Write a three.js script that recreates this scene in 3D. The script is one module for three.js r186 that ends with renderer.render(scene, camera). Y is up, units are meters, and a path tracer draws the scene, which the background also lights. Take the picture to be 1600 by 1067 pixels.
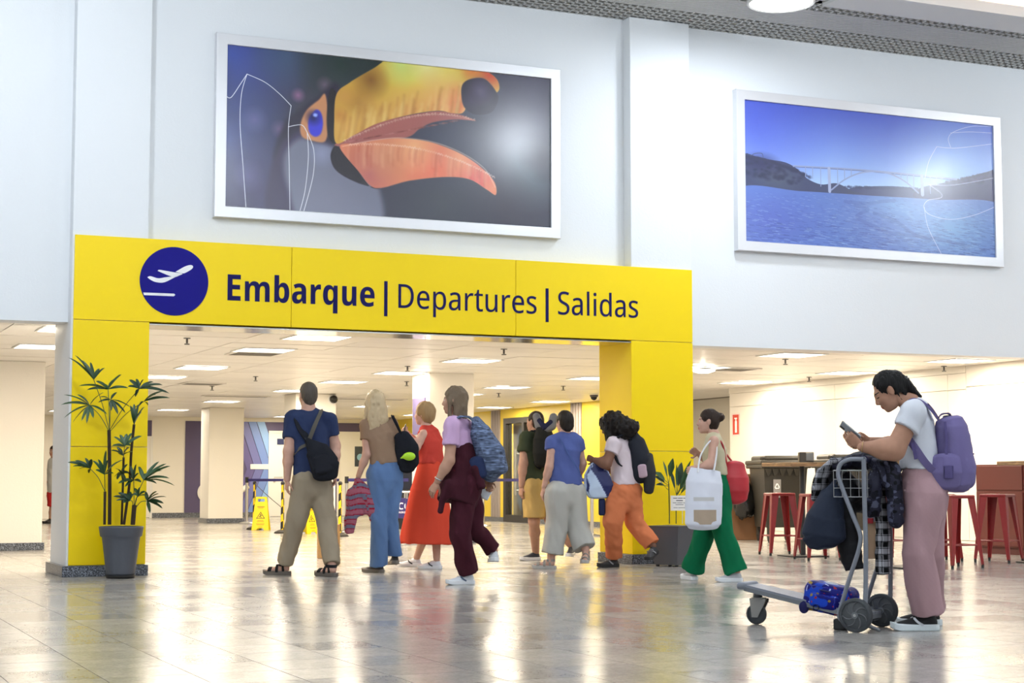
import * as THREE from 'three';
import { RoundedBoxGeometry } from 'three/addons/geometries/RoundedBoxGeometry.js';
import { mergeGeometries } from 'three/addons/utils/BufferGeometryUtils.js';
import { TextGeometry } from 'three/addons/geometries/TextGeometry.js';
import { FontLoader } from 'three/addons/loaders/FontLoader.js';
import { RectAreaLightUniformsLib } from 'three/addons/lights/RectAreaLightUniformsLib.js';

// ------------------------------------------------------------------ camera, exposure, light
const scene = new THREE.Scene();
const camera = new THREE.PerspectiveCamera(22.934, 1600 / 1067, 0.1, 120);
const CAM_H = 0.92, CAM_Z = 16.5424, YAW = THREE.MathUtils.degToRad(23.9106), PITCH = THREE.MathUtils.degToRad(4.7168);
camera.position.set(0, CAM_H, CAM_Z);
camera.rotation.set(PITCH, -YAW, 0, 'YXZ');
camera.updateMatrixWorld(true);
const renderer = new THREE.WebGLRenderer({ antialias: true });
renderer.toneMapping = THREE.LinearToneMapping;
renderer.toneMappingExposure = 1.7;
renderer.shadowMap.enabled = true;
renderer.outputColorSpace = THREE.SRGBColorSpace;
RectAreaLightUniformsLib.init();
scene.background = new THREE.Color(0x000000);

// lamps: colour and luminance (the lamps themselves are built with the ceilings)
const HALL_LIGHT = new THREE.Color().setRGB(0.83, 0.915, 1.0), HALL_POWER = 7.3;
const LOW_LIGHT = new THREE.Color().setRGB(1.0, 0.87, 0.68), LOW_POWER = 33;

// ------------------------------------------------------------------ measuring helpers
const FOC = 2630, V3 = (x, y, z) => new THREE.Vector3(x, y, z);
const cR = V3(Math.cos(YAW), 0, Math.sin(YAW)), cH = V3(Math.sin(YAW), 0, -Math.cos(YAW));   // right and level forward
const cF = cH.clone().multiplyScalar(Math.cos(PITCH)).add(V3(0, Math.sin(PITCH), 0));
const cU = cR.clone().cross(cF);
function rayDir(px, py) { return cF.clone().multiplyScalar(FOC).addScaledVector(cR, px - 800).addScaledVector(cU, 533.5 - py); }
function onGround(px, py, y = 0) { const d = rayDir(px, py), t = (y - CAM_H) / d.y; return camera.position.clone().addScaledVector(d, t); }
function atDepth(px, py, depth) { const d = rayDir(px, py), t = depth / d.dot(cH); return camera.position.clone().addScaledVector(d, t); }
function depthOf(p) { return p.clone().sub(camera.position).dot(cH); }

let seed = 7;
const rnd = () => { seed = (seed * 1664525 + 1013904223) >>> 0; return seed / 4294967296; };
const rr = (a, b) => a + (b - a) * rnd();
const lerp = (a, b, t) => a + (b - a) * t, clamp = (v, a = 0, b = 1) => Math.min(b, Math.max(a, v));
const sstep = (a, b, x) => { const t = clamp((x - a) / (b - a)); return t * t * (3 - 2 * t); };

// lattice noise, optionally periodic
function h3(x, y, z) { let n = Math.imul(x, 374761393) ^ Math.imul(y, 668265263) ^ Math.imul(z, 2147483647 - 62089911); n = Math.imul(n ^ (n >>> 13), 1274126177); return ((n ^ (n >>> 16)) >>> 0) / 4294967296; }
function noise3(x, y, z) {
  const xi = Math.floor(x), yi = Math.floor(y), zi = Math.floor(z), fx = x - xi, fy = y - yi, fz = z - zi;
  const u = fx * fx * (3 - 2 * fx), v = fy * fy * (3 - 2 * fy), w = fz * fz * (3 - 2 * fz);
  const L = (a, b, t) => a + (b - a) * t;
  return L(L(L(h3(xi, yi, zi), h3(xi + 1, yi, zi), u), L(h3(xi, yi + 1, zi), h3(xi + 1, yi + 1, zi), u), v),
    L(L(h3(xi, yi, zi + 1), h3(xi + 1, yi, zi + 1), u), L(h3(xi, yi + 1, zi + 1), h3(xi + 1, yi + 1, zi + 1), u), v), w);
}
function pnoise(x, y, p, s = 0) {   // periodic with period p
  const m = (a) => ((a % p) + p) % p, xi = Math.floor(x), yi = Math.floor(y), fx = x - xi, fy = y - yi;
  const u = fx * fx * (3 - 2 * fx), v = fy * fy * (3 - 2 * fy);
  return lerp(lerp(h3(m(xi), m(yi), s), h3(m(xi + 1), m(yi), s), u), lerp(h3(m(xi), m(yi + 1), s), h3(m(xi + 1), m(yi + 1), s), u), v);
}
function makeTex(n, fn, colour = true) {
  const d = new Uint8Array(n * n * 4);
  for (let j = 0; j < n; j++) for (let i = 0; i < n; i++) {
    const c = fn(i / n, j / n), o = (j * n + i) * 4;
    d[o] = clamp(c[0]) * 255; d[o + 1] = clamp(c[1]) * 255; d[o + 2] = clamp(c[2]) * 255; d[o + 3] = 255;
  }
  const t = new THREE.DataTexture(d, n, n, THREE.RGBAFormat);
  t.wrapS = t.wrapT = THREE.RepeatWrapping; t.magFilter = THREE.LinearFilter; t.minFilter = THREE.LinearMipmapLinearFilter; t.generateMipmaps = true;
  if (colour) t.colorSpace = THREE.SRGBColorSpace;
  t.needsUpdate = true; return t;
}
function rep(t, rx, ry = rx) { const c = t.clone(); c.repeat.set(rx, ry); c.needsUpdate = true; return c; }
const greyN = (n, oct, amp, mid = 0.5, s = 0) => makeTex(n, (u, v) => { let a = 0, w = 0, k = 1; for (const p of oct) { a += pnoise(u * p, v * p, p, s + p) * k; w += k; k *= 0.8; } const g = mid + (a / w - 0.5) * amp; return [g, g, g]; }, false);
const fineBump = greyN(256, [32, 64, 128], 1.6);
const weaveBump = makeTex(128, (u, v) => { const a = Math.sin(u * Math.PI * 64) * Math.sin(v * Math.PI * 64) * 0.25 + 0.5 + (pnoise(u * 16, v * 16, 16) - 0.5) * 0.5; return [a, a, a]; }, false);

// ------------------------------------------------------------------ materials
function mat(col, rough = 0.6, o = {}) {
  const { lin, ...r } = o;
  const m = new THREE.MeshPhysicalMaterial({ roughness: rough, ...r });
  if (Array.isArray(col)) m.color.setRGB(...col); else m.color.set(col);
  return m;
}
const fabric = (col, o = {}) => mat(col, 0.95, { specularIntensity: 0.35, bumpMap: weaveBump, bumpScale: 0.0008, ...o });
function tinted(base, spread, n, f) { return Array.from({ length: n }, (_, i) => f(base.map((c) => c * (1 + (h3(i, n, 5) - 0.5) * spread)), i)); }

// ------------------------------------------------------------------ object helpers
const taken = {};
function numbered(n) { if (taken[n] === undefined) { taken[n] = 0; return n; } taken[n]++; return n + '_' + String(taken[n]).padStart(3, '0'); }
function sh(o) { o.traverse((c) => { if (c.isMesh) { c.castShadow = true; c.receiveShadow = true; } }); return o; }
function thing(name, label, category, pos = [0, 0, 0], turn = 0, group) {
  const g = new THREE.Group(); g.name = numbered(name); scene.add(g);
  if (pos.isVector3) g.position.copy(pos); else g.position.set(...pos);
  g.rotation.y = turn; g.userData = { label, category }; if (group) g.userData.group = group;
  return g;
}
function part(name, geo, m, parent, label) {
  if (Array.isArray(geo)) geo = merge(geo);
  const o = new THREE.Mesh(geo, m); o.name = name; if (label) o.userData.label = label; o.castShadow = o.receiveShadow = true; parent.add(o); return o;
}
function struct(name, geo, m, label, category, parent = scene) {
  if (Array.isArray(geo)) geo = merge(geo);
  const o = new THREE.Mesh(geo, m); o.name = parent === scene ? numbered(name) : name; o.castShadow = o.receiveShadow = true;
  if (parent === scene) { o.userData.kind = 'structure'; if (label) o.userData.label = label; if (category) o.userData.category = category; }
  parent.add(o); return o;
}
function structGroup(name, label, category) { const g = new THREE.Group(); g.name = numbered(name); g.userData = { kind: 'structure', label, category }; scene.add(g); return g; }
function single(name, geo, m, label, category, group) { const o = part(name, geo, m, scene); o.name = numbered(name); o.userData = { label, category }; if (group) o.userData.group = group; return o; }
function merge(list) {
  const a = list.map((g) => { const k = g.index ? g.toNonIndexed() : g; for (const n of Object.keys(k.attributes)) if (!['position', 'normal', 'uv', 'color'].includes(n)) k.deleteAttribute(n); return k; });
  const hasC = a.some((g) => g.attributes.color);
  for (const g of a) {
    const n = g.attributes.position.count;
    if (!g.attributes.uv) g.setAttribute('uv', new THREE.BufferAttribute(new Float32Array(n * 2), 2));
    if (hasC && !g.attributes.color) g.setAttribute('color', new THREE.BufferAttribute(new Float32Array(n * 3).fill(1), 3));
  }
  return mergeGeometries(a, false);
}
// box from corner to corner, uv in metres
function box(x0, y0, z0, x1, y1, z1) { const g = new THREE.BoxGeometry(Math.abs(x1 - x0), Math.abs(y1 - y0), Math.abs(z1 - z0)); g.translate((x0 + x1) / 2, (y0 + y1) / 2, (z0 + z1) / 2); return metreUV(g); }
function rbox(x0, y0, z0, x1, y1, z1, r = 0.01, seg = 2) { const g = new RoundedBoxGeometry(Math.abs(x1 - x0), Math.abs(y1 - y0), Math.abs(z1 - z0), seg, r); g.translate((x0 + x1) / 2, (y0 + y1) / 2, (z0 + z1) / 2); return metreUV(g); }
function metreUV(g) {
  const p = g.attributes.position, n = g.attributes.normal, uv = new Float32Array(p.count * 2);
  for (let i = 0; i < p.count; i++) {
    const ax = Math.abs(n.getX(i)), ay = Math.abs(n.getY(i)), az = Math.abs(n.getZ(i));
    if (ax >= ay && ax >= az) { uv[2 * i] = p.getZ(i); uv[2 * i + 1] = p.getY(i); }
    else if (ay >= az) { uv[2 * i] = p.getX(i); uv[2 * i + 1] = p.getZ(i); }
    else { uv[2 * i] = p.getX(i); uv[2 * i + 1] = p.getY(i); }
  }
  g.setAttribute('uv', new THREE.BufferAttribute(uv, 2)); return g;
}
function cyl(r0, r1, y0, y1, x = 0, z = 0, seg = 24) { const g = new THREE.CylinderGeometry(r1, r0, y1 - y0, seg); g.translate(x, (y0 + y1) / 2, z); return g; }
function tubeG(pts, r, seg = 40, rad = 10, closed = false) { return new THREE.TubeGeometry(new THREE.CatmullRomCurve3(pts.map((p) => (p.isVector3 ? p : V3(...p))), closed, 'centripetal'), seg, r, rad, closed); }
function rod(a, b, r, rad = 10) { const va = a.isVector3 ? a : V3(...a), vb = b.isVector3 ? b : V3(...b), d = vb.clone().sub(va), g = new THREE.CylinderGeometry(r, r, d.length(), rad); g.applyQuaternion(new THREE.Quaternion().setFromUnitVectors(V3(0, 1, 0), d.clone().normalize())); g.translate((va.x + vb.x) / 2, (va.y + vb.y) / 2, (va.z + vb.z) / 2); return g; }
function lathe(pts, seg = 40) { return new THREE.LatheGeometry(pts.map((p) => new THREE.Vector2(p[0], p[1])), seg); }
function shapeOf(pts) { const s = new THREE.Shape(); pts.forEach((p, i) => (i ? s.lineTo(p[0], p[1]) : s.moveTo(p[0], p[1]))); s.closePath(); return s; }
function splineShape(pts, n = 60) { const c = new THREE.SplineCurve(pts.map((p) => new THREE.Vector2(p[0], p[1])).concat([new THREE.Vector2(...pts[0])])); return new THREE.Shape(c.getPoints(n)); }
function extrude(shape, depth, bevel = 0) { return new THREE.ExtrudeGeometry(shape, { depth, bevelEnabled: bevel > 0, bevelSize: bevel, bevelThickness: bevel, bevelSegments: 2, curveSegments: 16 }); }
function canvasTex(w, h, draw) { const c = document.createElement('canvas'); c.width = w; c.height = h; draw(c.getContext('2d'), w, h); const t = new THREE.CanvasTexture(c); t.colorSpace = THREE.SRGBColorSpace; return t; }
const fontBold = await new FontLoader().loadAsync('fonts/droid/droid_sans_bold.typeface.json');
const fontReg = await new FontLoader().loadAsync('fonts/droid/droid_sans_regular.typeface.json');
function textFit(str, font, x0, x1, y0, capH, depth = 0.004) {   // text fitted between x0 and x1 with its baseline at y0
  const g = new TextGeometry(str, { font, size: 1, depth: 1, curveSegments: 6, bevelEnabled: false });
  g.computeBoundingBox(); const b = g.boundingBox, e = new TextGeometry('E', { font, size: 1, depth: 1, curveSegments: 2 }); e.computeBoundingBox();
  g.translate(-b.min.x, 0, 0); g.scale((x1 - x0) / (b.max.x - b.min.x), capH / e.boundingBox.max.y, depth); g.translate(x0, y0, 0); return g;
}
// ================================================================== THE SETTING
// ---- floor: grey-beige polished tiles 0.423 m
const TILE = 0.423, TX0 = 1.477, TZ0 = 8.5;
const speck = (mid, amp, warm, s) => makeTex(256, (u, v) => {
  const a = pnoise(u * 128, v * 128, 128, s), b = pnoise(u * 40, v * 40, 40, s + 1), c = pnoise(u * 6, v * 6, 6, s + 2);
  const g = mid + (a - 0.5) * amp + (b - 0.5) * amp * 0.6 + (c - 0.5) * amp * 0.5; return [g * warm[0], g * warm[1], g * warm[2]];
});
const tileTex = speck(0.65, 0.08, [1.0, 0.975, 0.94], 3), tileRough = greyN(256, [4, 12, 40], 0.5, 0.5, 9);
const tileMats = [];
for (let i = 0; i < 8; i++) {
  const k = 0.96 + 0.07 * h3(i, 3, 1), w = (h3(i, 8, 1) - 0.5) * 0.02;
  const m = new THREE.MeshPhysicalMaterial({ map: tileTex, roughness: [0.19, 0.21, 0.17, 0.22, 0.2, 0.18, 0.21, 0.16][i], ior: 1.46, specularIntensity: 1 });
  m.color.setRGB(k * (1 + w), k, k * (1 - w)); tileMats.push(m);
}
const groutMat = mat([0.12, 0.11, 0.1], 0.8);
{
  const floor = structGroup('floor', 'grey beige polished stone tile floor of the airport hall', 'floor');
  part('slab', box(-12, -0.35, -27, 24, -0.006, 24), groutMat, floor);
  const g0 = box(-TILE / 2 + 0.0024, -0.006, -TILE / 2 + 0.0024, TILE / 2 - 0.0024, 0, TILE / 2 - 0.0024);
  const tiles = [], rest = [[], [], [], [], [], [], [], []];
  const inv = new THREE.Matrix4().multiplyMatrices(camera.projectionMatrix, camera.matrixWorldInverse);
  for (let i = -32; i < 53; i++) for (let j = -36; j < 84; j++) {
    const x = TX0 + (i + 0.5) * TILE, z = TZ0 - (j + 0.5) * TILE;
    if (x > 23.6 || x < -11.6 || z > 23.6 || z < -26.6) continue;
    const q = V3(x, 0, z).applyMatrix4(inv), infr = q.z < 1 && Math.abs(q.x) < 1.06 && q.y > -1.08 && q.y < 1;
    const d = V3(x, 0, z).sub(camera.position).length(), kind = Math.floor(h3(i + 100, j + 100, 2) * 8);
    tiles.push({ x, z, d: d + (infr && (z - CAM_Z) < -4 ? 0 : 1000), kind, i, j });
  }
  tiles.sort((a, b) => a.d - b.d);
  tiles.forEach((t, n) => {
    const rot = Math.floor(h3(t.i + 50, t.j + 50, 4) * 4);
    if (n < 300) { const m = part('tile', g0, tileMats[t.kind], floor); m.position.set(t.x, 0, t.z); m.rotation.y = rot * Math.PI / 2; }
    else { rest[t.kind].push(t); }
  });
  rest.forEach((list, k) => {   // tiles farther off: joined, one field of tiles for each stone tone
    const pos = [], nor = [], uv = [], src = g0.toNonIndexed(), P = src.attributes.position, U = src.attributes.uv, NN = src.attributes.normal;
    for (const t of list) for (let i = 0; i < P.count; i++) { if (NN.getY(i) < -0.5) continue; pos.push(P.getX(i) + t.x, P.getY(i), P.getZ(i) + t.z); nor.push(NN.getX(i), NN.getY(i), NN.getZ(i)); uv.push(U.getX(i) + t.x * 1.7, U.getY(i) + t.z * 1.3); }
    const g = new THREE.BufferGeometry(); g.setAttribute('position', new THREE.Float32BufferAttribute(pos, 3)); g.setAttribute('normal', new THREE.Float32BufferAttribute(nor, 3)); g.setAttribute('uv', new THREE.Float32BufferAttribute(uv, 2));
    const m = part('tile_field', g, tileMats[k], floor); m.userData.kind = 'stuff';
  });
}

// ---- walls
const paint = mat([0.78, 0.8, 0.82], 0.55, { bumpMap: rep(fineBump, 2), bumpScale: 0.0006 });
const cream = mat([0.86, 0.82, 0.74], 0.55, { bumpMap: rep(fineBump, 2), bumpScale: 0.0006 });
const creamPanel = mat([0.87, 0.83, 0.75], 0.4);
const yellowPaint = mat([0.82, 0.62, 0.05], 0.45);
const purplePaint = mat([0.095, 0.075, 0.17], 0.5);
const granite = new THREE.MeshPhysicalMaterial({ map: rep(makeTex(256, (u, v) => { const a = pnoise(u * 64, v * 64, 64, 1), b = pnoise(u * 110, v * 110, 110, 2); const g = 0.36 + (a - 0.5) * 0.55 + (b - 0.5) * 0.5; return [g * 0.96, g, g * 1.08]; }), 2.2), roughness: 0.28 });
const WZ = -0.18, CEIL = 2.5, TOP = 6.16;
struct('wall_front', box(-12, 2.46, WZ - 0.3, 24, 6.6, WZ), paint, 'tall white painted wall above the departure opening', 'wall');
struct('wall_left', box(-12.3, 0, WZ, -12, 6.6, 24), paint, 'white side wall of the hall', 'wall');
struct('wall_right', box(24, 0, WZ, 24.3, 6.6, 24), paint, 'white end wall of the hall', 'wall');
struct('wall_back', box(-12, 0, 24, 24, 6.6, 24.3), paint, 'white wall of the hall facing the gate', 'wall');
struct('wall_side', box(-5.3, 0, -27, -5, 3, WZ - 0.3), cream, 'cream wall at the end of the low area', 'wall');
// columns (white at the front, cream further in) with granite skirts
function column(x0, x1, z0, z1, top, m, label) {
  const g = structGroup('pillar', label, 'pillar');
  part('shaft', rbox(x0, 0.09, z0, x1, top, z1, 0.012), m, g);
  part('granite_skirt', rbox(x0 - 0.03, 0, z0 - 0.03, x1 + 0.03, 0.1, z1 + 0.03, 0.006), granite, g);
  return g;
}
column(2.67, 3.41, -0.97, -0.02, TOP, paint, 'white pillar behind the yellow gate post with the palm');
column(8.80, 9.575, -0.79, -0.02, TOP, paint, 'white pillar behind the yellow gate post with the square planter');
column(2.64, 3.40, -7.25, -6.5, CEIL, cream, 'cream pillar with granite skirt beyond the palm');
column(8.885, 9.6, -7.2, -6.5, CEIL, cream, 'white pillar with a purple sign on its side');
column(8.80, 9.57, -13.75, -13.0, CEIL, cream, 'cream pillar carrying a round black camera');
column(8.80, 9.57, -20.25, -19.5, CEIL, cream, 'cream pillar with granite skirt before the purple wall');

// ---- low ceiling of 0.65 x 1.3 m metal tiles
const ceilMats = [0.84, 0.87, 0.82, 0.88].map((k) => mat([k, k * 0.965, k * 0.91], 0.38));
{
  const c = structGroup('ceiling', 'low cream ceiling of long metal tiles', 'ceiling');
  part('slab', box(-5.3, CEIL + 0.012, -27, 17.5, CEIL + 0.3, WZ - 0.3), mat([0.25, 0.23, 0.2], 0.9), c);
  const g0 = box(-0.653 + 0.006, 0, -0.3255 + 0.008, 0.653 - 0.006, 0.012, 0.3255 - 0.008), far = [[], [], [], []], all = [];
  for (let i = -5; i < 12; i++) for (let j = 0; j < 41; j++) { const x = 2.265 + 1.306 * (i + 0.5), z = -0.46 - 0.651 * (j + 0.5); if (x < 17 && x > -5) all.push({ x, z, i, j, d: Math.hypot(x, z - CAM_Z) + (x < 1.2 ? 100 : 0) }); }
  all.sort((a, b) => a.d - b.d);
  all.forEach((t, n) => {
    const k = Math.floor(h3(t.i + 40, t.j, 6) * 4);
    if (n < 300) { const m = part('ceiling_tile', g0, ceilMats[k], c); m.position.set(t.x, CEIL + (h3(t.i, t.j, 8) - 0.5) * 0.004, t.z); }
    else { const g = g0.clone(); g.translate(t.x, CEIL, t.z); far[k].push(g); }
  });
  far.forEach((l, k) => { if (l.length) part('ceiling_tile_field', l, ceilMats[k], c).userData.kind = 'stuff'; });
}
// square light panels in the low ceiling
const lowGlow = new THREE.MeshStandardMaterial({ color: 0xffffff, emissive: new THREE.Color().setRGB(1, 0.93, 0.8), emissiveIntensity: 4 });
const whiteTrim = mat([0.8, 0.8, 0.78], 0.4);
const panels = [[5.55, -1.3], [5.5, -3.3], [5.57, -6.77], [5.53, -9.1], [8.5, -6.7], [8.5, -3.95], [8.46, -9.2], [8.5, -12.1], [8.34, -16.6], [8.34, -21.0], [11.8, -1.37], [11.98, -3.93], [11.7, -6.71], [11.5, -9.6], [11.7, -12.1], [11.84, -25.0 + 1.2], [14.4, -1.34], [14.5, -4.03], [14.44, -6.73], [14.38, -14.0], [14.4, -16.9], [14.4, -21.5], [2.98, -3.82], [5.6, -12.2], [5.6, -17], [6.2, -22.5], [2.9, -1.4], [1.2, -9.2], [-1, -3.9], [11.8, -17.5], [16.2, -17.2]];
panels.forEach(([x, z], i) => {
  const t = thing('ceiling_light', 'glowing square light panel set in the low cream ceiling', 'ceiling light', [x, CEIL, z], 0, 'light panels in the low ceiling');
  part('frame', [box(-0.33, -0.014, -0.33, 0.33, -0.001, -0.305), box(-0.33, -0.014, 0.305, 0.33, -0.001, 0.33), box(-0.33, -0.014, -0.305, -0.305, -0.001, 0.305), box(0.305, -0.014, -0.305, 0.33, -0.001, 0.305)], whiteTrim, t);
  part('lamp_diffuser', box(-0.305, -0.01, -0.305, 0.305, -0.001, 0.305), lowGlow, t);
  const l = new THREE.RectAreaLight(LOW_LIGHT, LOW_POWER, 0.6, 0.6); l.name = 'panel_light'; l.position.set(0, -0.018, 0); l.rotation.x = -Math.PI / 2; t.add(l);
});

// ---- walls of the low area
const RX = 15.15;
struct('wall_rear', box(-5, 0, -25.5, 18, 2.8, -25.2), cream, 'cream rear wall of the low area', 'wall');
{ // bright cream partition on the right, made of tall panels
  const g = structGroup('wall_cream', 'bright cream partition of tall panels behind the red stools', 'wall');
  part('backing', box(RX + 0.03, 0, -8.4, RX + 0.25, CEIL + 0.01, 24), cream, g);
  const zs = [-8.4, -5.28, -2.55, -2.15, -0.95, 0.4, 1.8, 3.2, 4.6, 6.0];
  for (let k = 0; k < zs.length - 1; k++) {
    if (k === 3 || k === 4) { part('door_leaf', box(RX, 0.1, zs[k] + 0.006, RX + 0.03, 2.2, zs[k + 1] - 0.006), creamPanel, g); part('panel', box(RX, 2.212, zs[k] + 0.004, RX + 0.03, CEIL, zs[k + 1] - 0.004), creamPanel, g); }
    else { part('panel', box(RX, 0.1, zs[k] + 0.004, RX + 0.03, 2.17, zs[k + 1] - 0.004), creamPanel, g); part('panel', box(RX, 2.178, zs[k] + 0.004, RX + 0.03, 2.4, zs[k + 1] - 0.004), creamPanel, g); part('cornice', box(RX - 0.01, 2.404, zs[k], RX + 0.03, CEIL, zs[k + 1]), creamPanel, g); }
  }
  part('granite_skirt', box(RX - 0.015, 0, -8.4, RX + 0.03, 0.09, 6), cream, g);
  struct('wall_recess', box(17, 0, -25.5, 17.2, 2.8, -8.2), cream, 'cream wall of the side passage', 'wall');
  struct('wall_passage', box(RX + 0.21, 0, -13.6, 17, 2.8, -13.3), cream, 'cream end wall of the side passage', 'wall');
}
{ // yellow wall with the dark glazed door
  const g = structGroup('wall_yellow', 'yellow wall around the dark framed glass door', 'wall');
  part('panel', box(RX, 0.1, -25.2, RX + 0.2, CEIL + 0.01, -18.0), yellowPaint, g);
  part('panel', box(RX, 0.1, -16.5, RX + 0.2, CEIL + 0.01, -13.3), yellowPaint, g);
  part('lintel', box(RX, 2.3, -18.0, RX + 0.2, CEIL + 0.01, -16.5), yellowPaint, g);
  part('granite_skirt', [box(RX - 0.02, 0, -25.2, RX + 0.2, 0.1, -18), box(RX - 0.02, 0, -16.5, RX + 0.2, 0.1, -13.3)], granite, g);
  const ribM = mat([0.32, 0.28, 0.27], 0.6);
  for (const z of [-18.75, -14.6]) for (let k = 0; k < 4; k++) part('rib', box(RX - 0.03, 0.1, z + k * 0.13, RX + 0.001, CEIL, z + k * 0.13 + 0.09), ribM, g);
  const d = structGroup('door_1', 'dark framed glass door in the yellow wall', 'door');
  const dk = mat([0.02, 0.018, 0.016], 0.4);
  part('frame', [box(RX - 0.05, 0, -18.0, RX + 0.1, 2.3, -17.86), box(RX - 0.05, 0, -16.64, RX + 0.1, 2.3, -16.5), box(RX - 0.05, 2.18, -17.86, RX + 0.1, 2.3, -16.64), box(RX - 0.05, 0, -17.86, RX + 0.1, 0.16, -16.64), box(RX - 0.05, 0.16, -17.0, RX + 0.1, 2.18, -16.88)], dk, d);
  part('pane', box(RX + 0.02, 0.16, -17.86, RX + 0.03, 2.18, -17.0), mat([0.95, 0.97, 0.95], 0.03, { transmission: 1, thickness: 0 }), d);
  part('pane', box(RX + 0.02, 0.16, -16.88, RX + 0.03, 2.18, -16.64), mat([0.95, 0.97, 0.95], 0.03, { transmission: 1, thickness: 0 }), d);
  part('push_bar', [rod([RX - 0.09, 0.6, -17.25], [RX - 0.09, 1.6, -17.25], 0.018), rod([RX - 0.09, 0.7, -17.25], [RX + 0.02, 0.7, -17.25], 0.01), rod([RX - 0.09, 1.5, -17.25], [RX + 0.02, 1.5, -17.25], 0.01)], mat([0.6, 0.6, 0.6], 0.3, { metalness: 1 }), d);
}
{ // rear wall: purple fields, chevron mural, white doors
  const Z = -25.2, blues = [[0.12, 0.10, 0.27], [0.15, 0.16, 0.40], [0.17, 0.27, 0.60], [0.27, 0.46, 0.80]];
  const pw = structGroup('wall_purple', 'purple wall field with blue chevron mural beside the white door', 'wall');
  part('purple_panel', box(9.59, 0.12, Z, 11.0, 2.4, Z + 0.02), purplePaint, pw);
  part('purple_panel', box(11.0, 0.12, Z, 15.15, 2.4, Z + 0.02), purplePaint, pw);
  part('purple_panel', box(8.1, 1.95, Z, 8.75, 2.4, Z + 0.02), purplePaint, pw);
  part('granite_skirt', box(8, 0, Z, 15.15, 0.12, Z + 0.04), granite, pw);
  for (let k = 0; k < 4; k++) {   // chevron bands pointing right
    const x = 10.75 + k * 0.22;
    part('chevron_band', extrude(shapeOf([[x, 2.4], [x + 0.2, 2.4], [x + 0.62, 1.2], [x + 0.2, 0.12], [x, 0.12], [x + 0.41, 1.2]]), 0.012 + k * 0.002).translate(0, 0, Z + 0.02), mat(blues[k], 0.45), pw);
  }
  const whiteM = mat([0.8, 0.79, 0.76], 0.45);
  part('mural_bar', rbox(11.25, 1.2, Z + 0.02, 11.75, 1.33, Z + 0.05, 0.01), whiteM, pw);
  part('mural_stroke', rod([10.95, 0.62, Z + 0.03], [11.2, 0.78, Z + 0.03], 0.07), whiteM, pw);
  part('mural_dot', cyl(0.25, 0.25, 0, 0.02, 0, 0, 32).rotateX(Math.PI / 2).translate(10.16, 0.62, Z + 0.02), whiteM, pw);
  for (const [n, x0, x1, lab] of [['door_2', 11.78, 12.72, 'white service door with a small blue plate beside the chevron mural'], ['door_3', 13.6, 15.0, 'white door with a small poster behind the blonde woman'], ['door_4', 8.1, 8.72, 'white framed door at the far end behind the palm']]) {
    const d = structGroup(n, lab, 'door'), y1 = n === 'door_4' ? 1.95 : 2.12;
    part('door_frame', [box(x0 - 0.06, 0, Z, x0, y1 + 0.06, Z + 0.06), box(x1, 0, Z, x1 + 0.06, y1 + 0.06, Z + 0.06), box(x0, y1, Z, x1, y1 + 0.06, Z + 0.06)], whiteM, d);
    part('door_leaf', box(x0, 0.01, Z + 0.02, x1, y1, Z + 0.045), n === 'door_4' ? cream : whiteM, d);
    if (n === 'door_2') {
      part('door_handle', [rod([x0 + 0.1, 1.0, Z + 0.05], [x0 + 0.1, 1.0, Z + 0.11], 0.012), rod([x0 + 0.1, 1.0, Z + 0.1], [x0 + 0.3, 1.0, Z + 0.1], 0.012), rod([x0 + 0.1, 0.9, Z + 0.045], [x0 + 0.1, 0.9, Z + 0.06], 0.03)], mat([0.5, 0.5, 0.5], 0.3, { metalness: 1 }), d);
      part('door_plate', box(x0 + 0.16, 1.83, Z + 0.045, x0 + 0.36, 1.98, Z + 0.055), mat([0.02, 0.03, 0.12], 0.4), d);
    }
    if (n === 'door_3') { part('door_poster', box(x0 + 0.42, 1.28, Z + 0.045, x0 + 0.72, 1.8, Z + 0.05), mat([0.02, 0.04, 0.08], 0.3), d); part('door_poster_print', cyl(0.09, 0.09, 0, 0.003, 0, 0, 24).rotateX(Math.PI / 2).translate(x0 + 0.57, 1.52, Z + 0.05), mat([0.25, 0.5, 0.7], 0.4), d); }
  }
}

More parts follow.
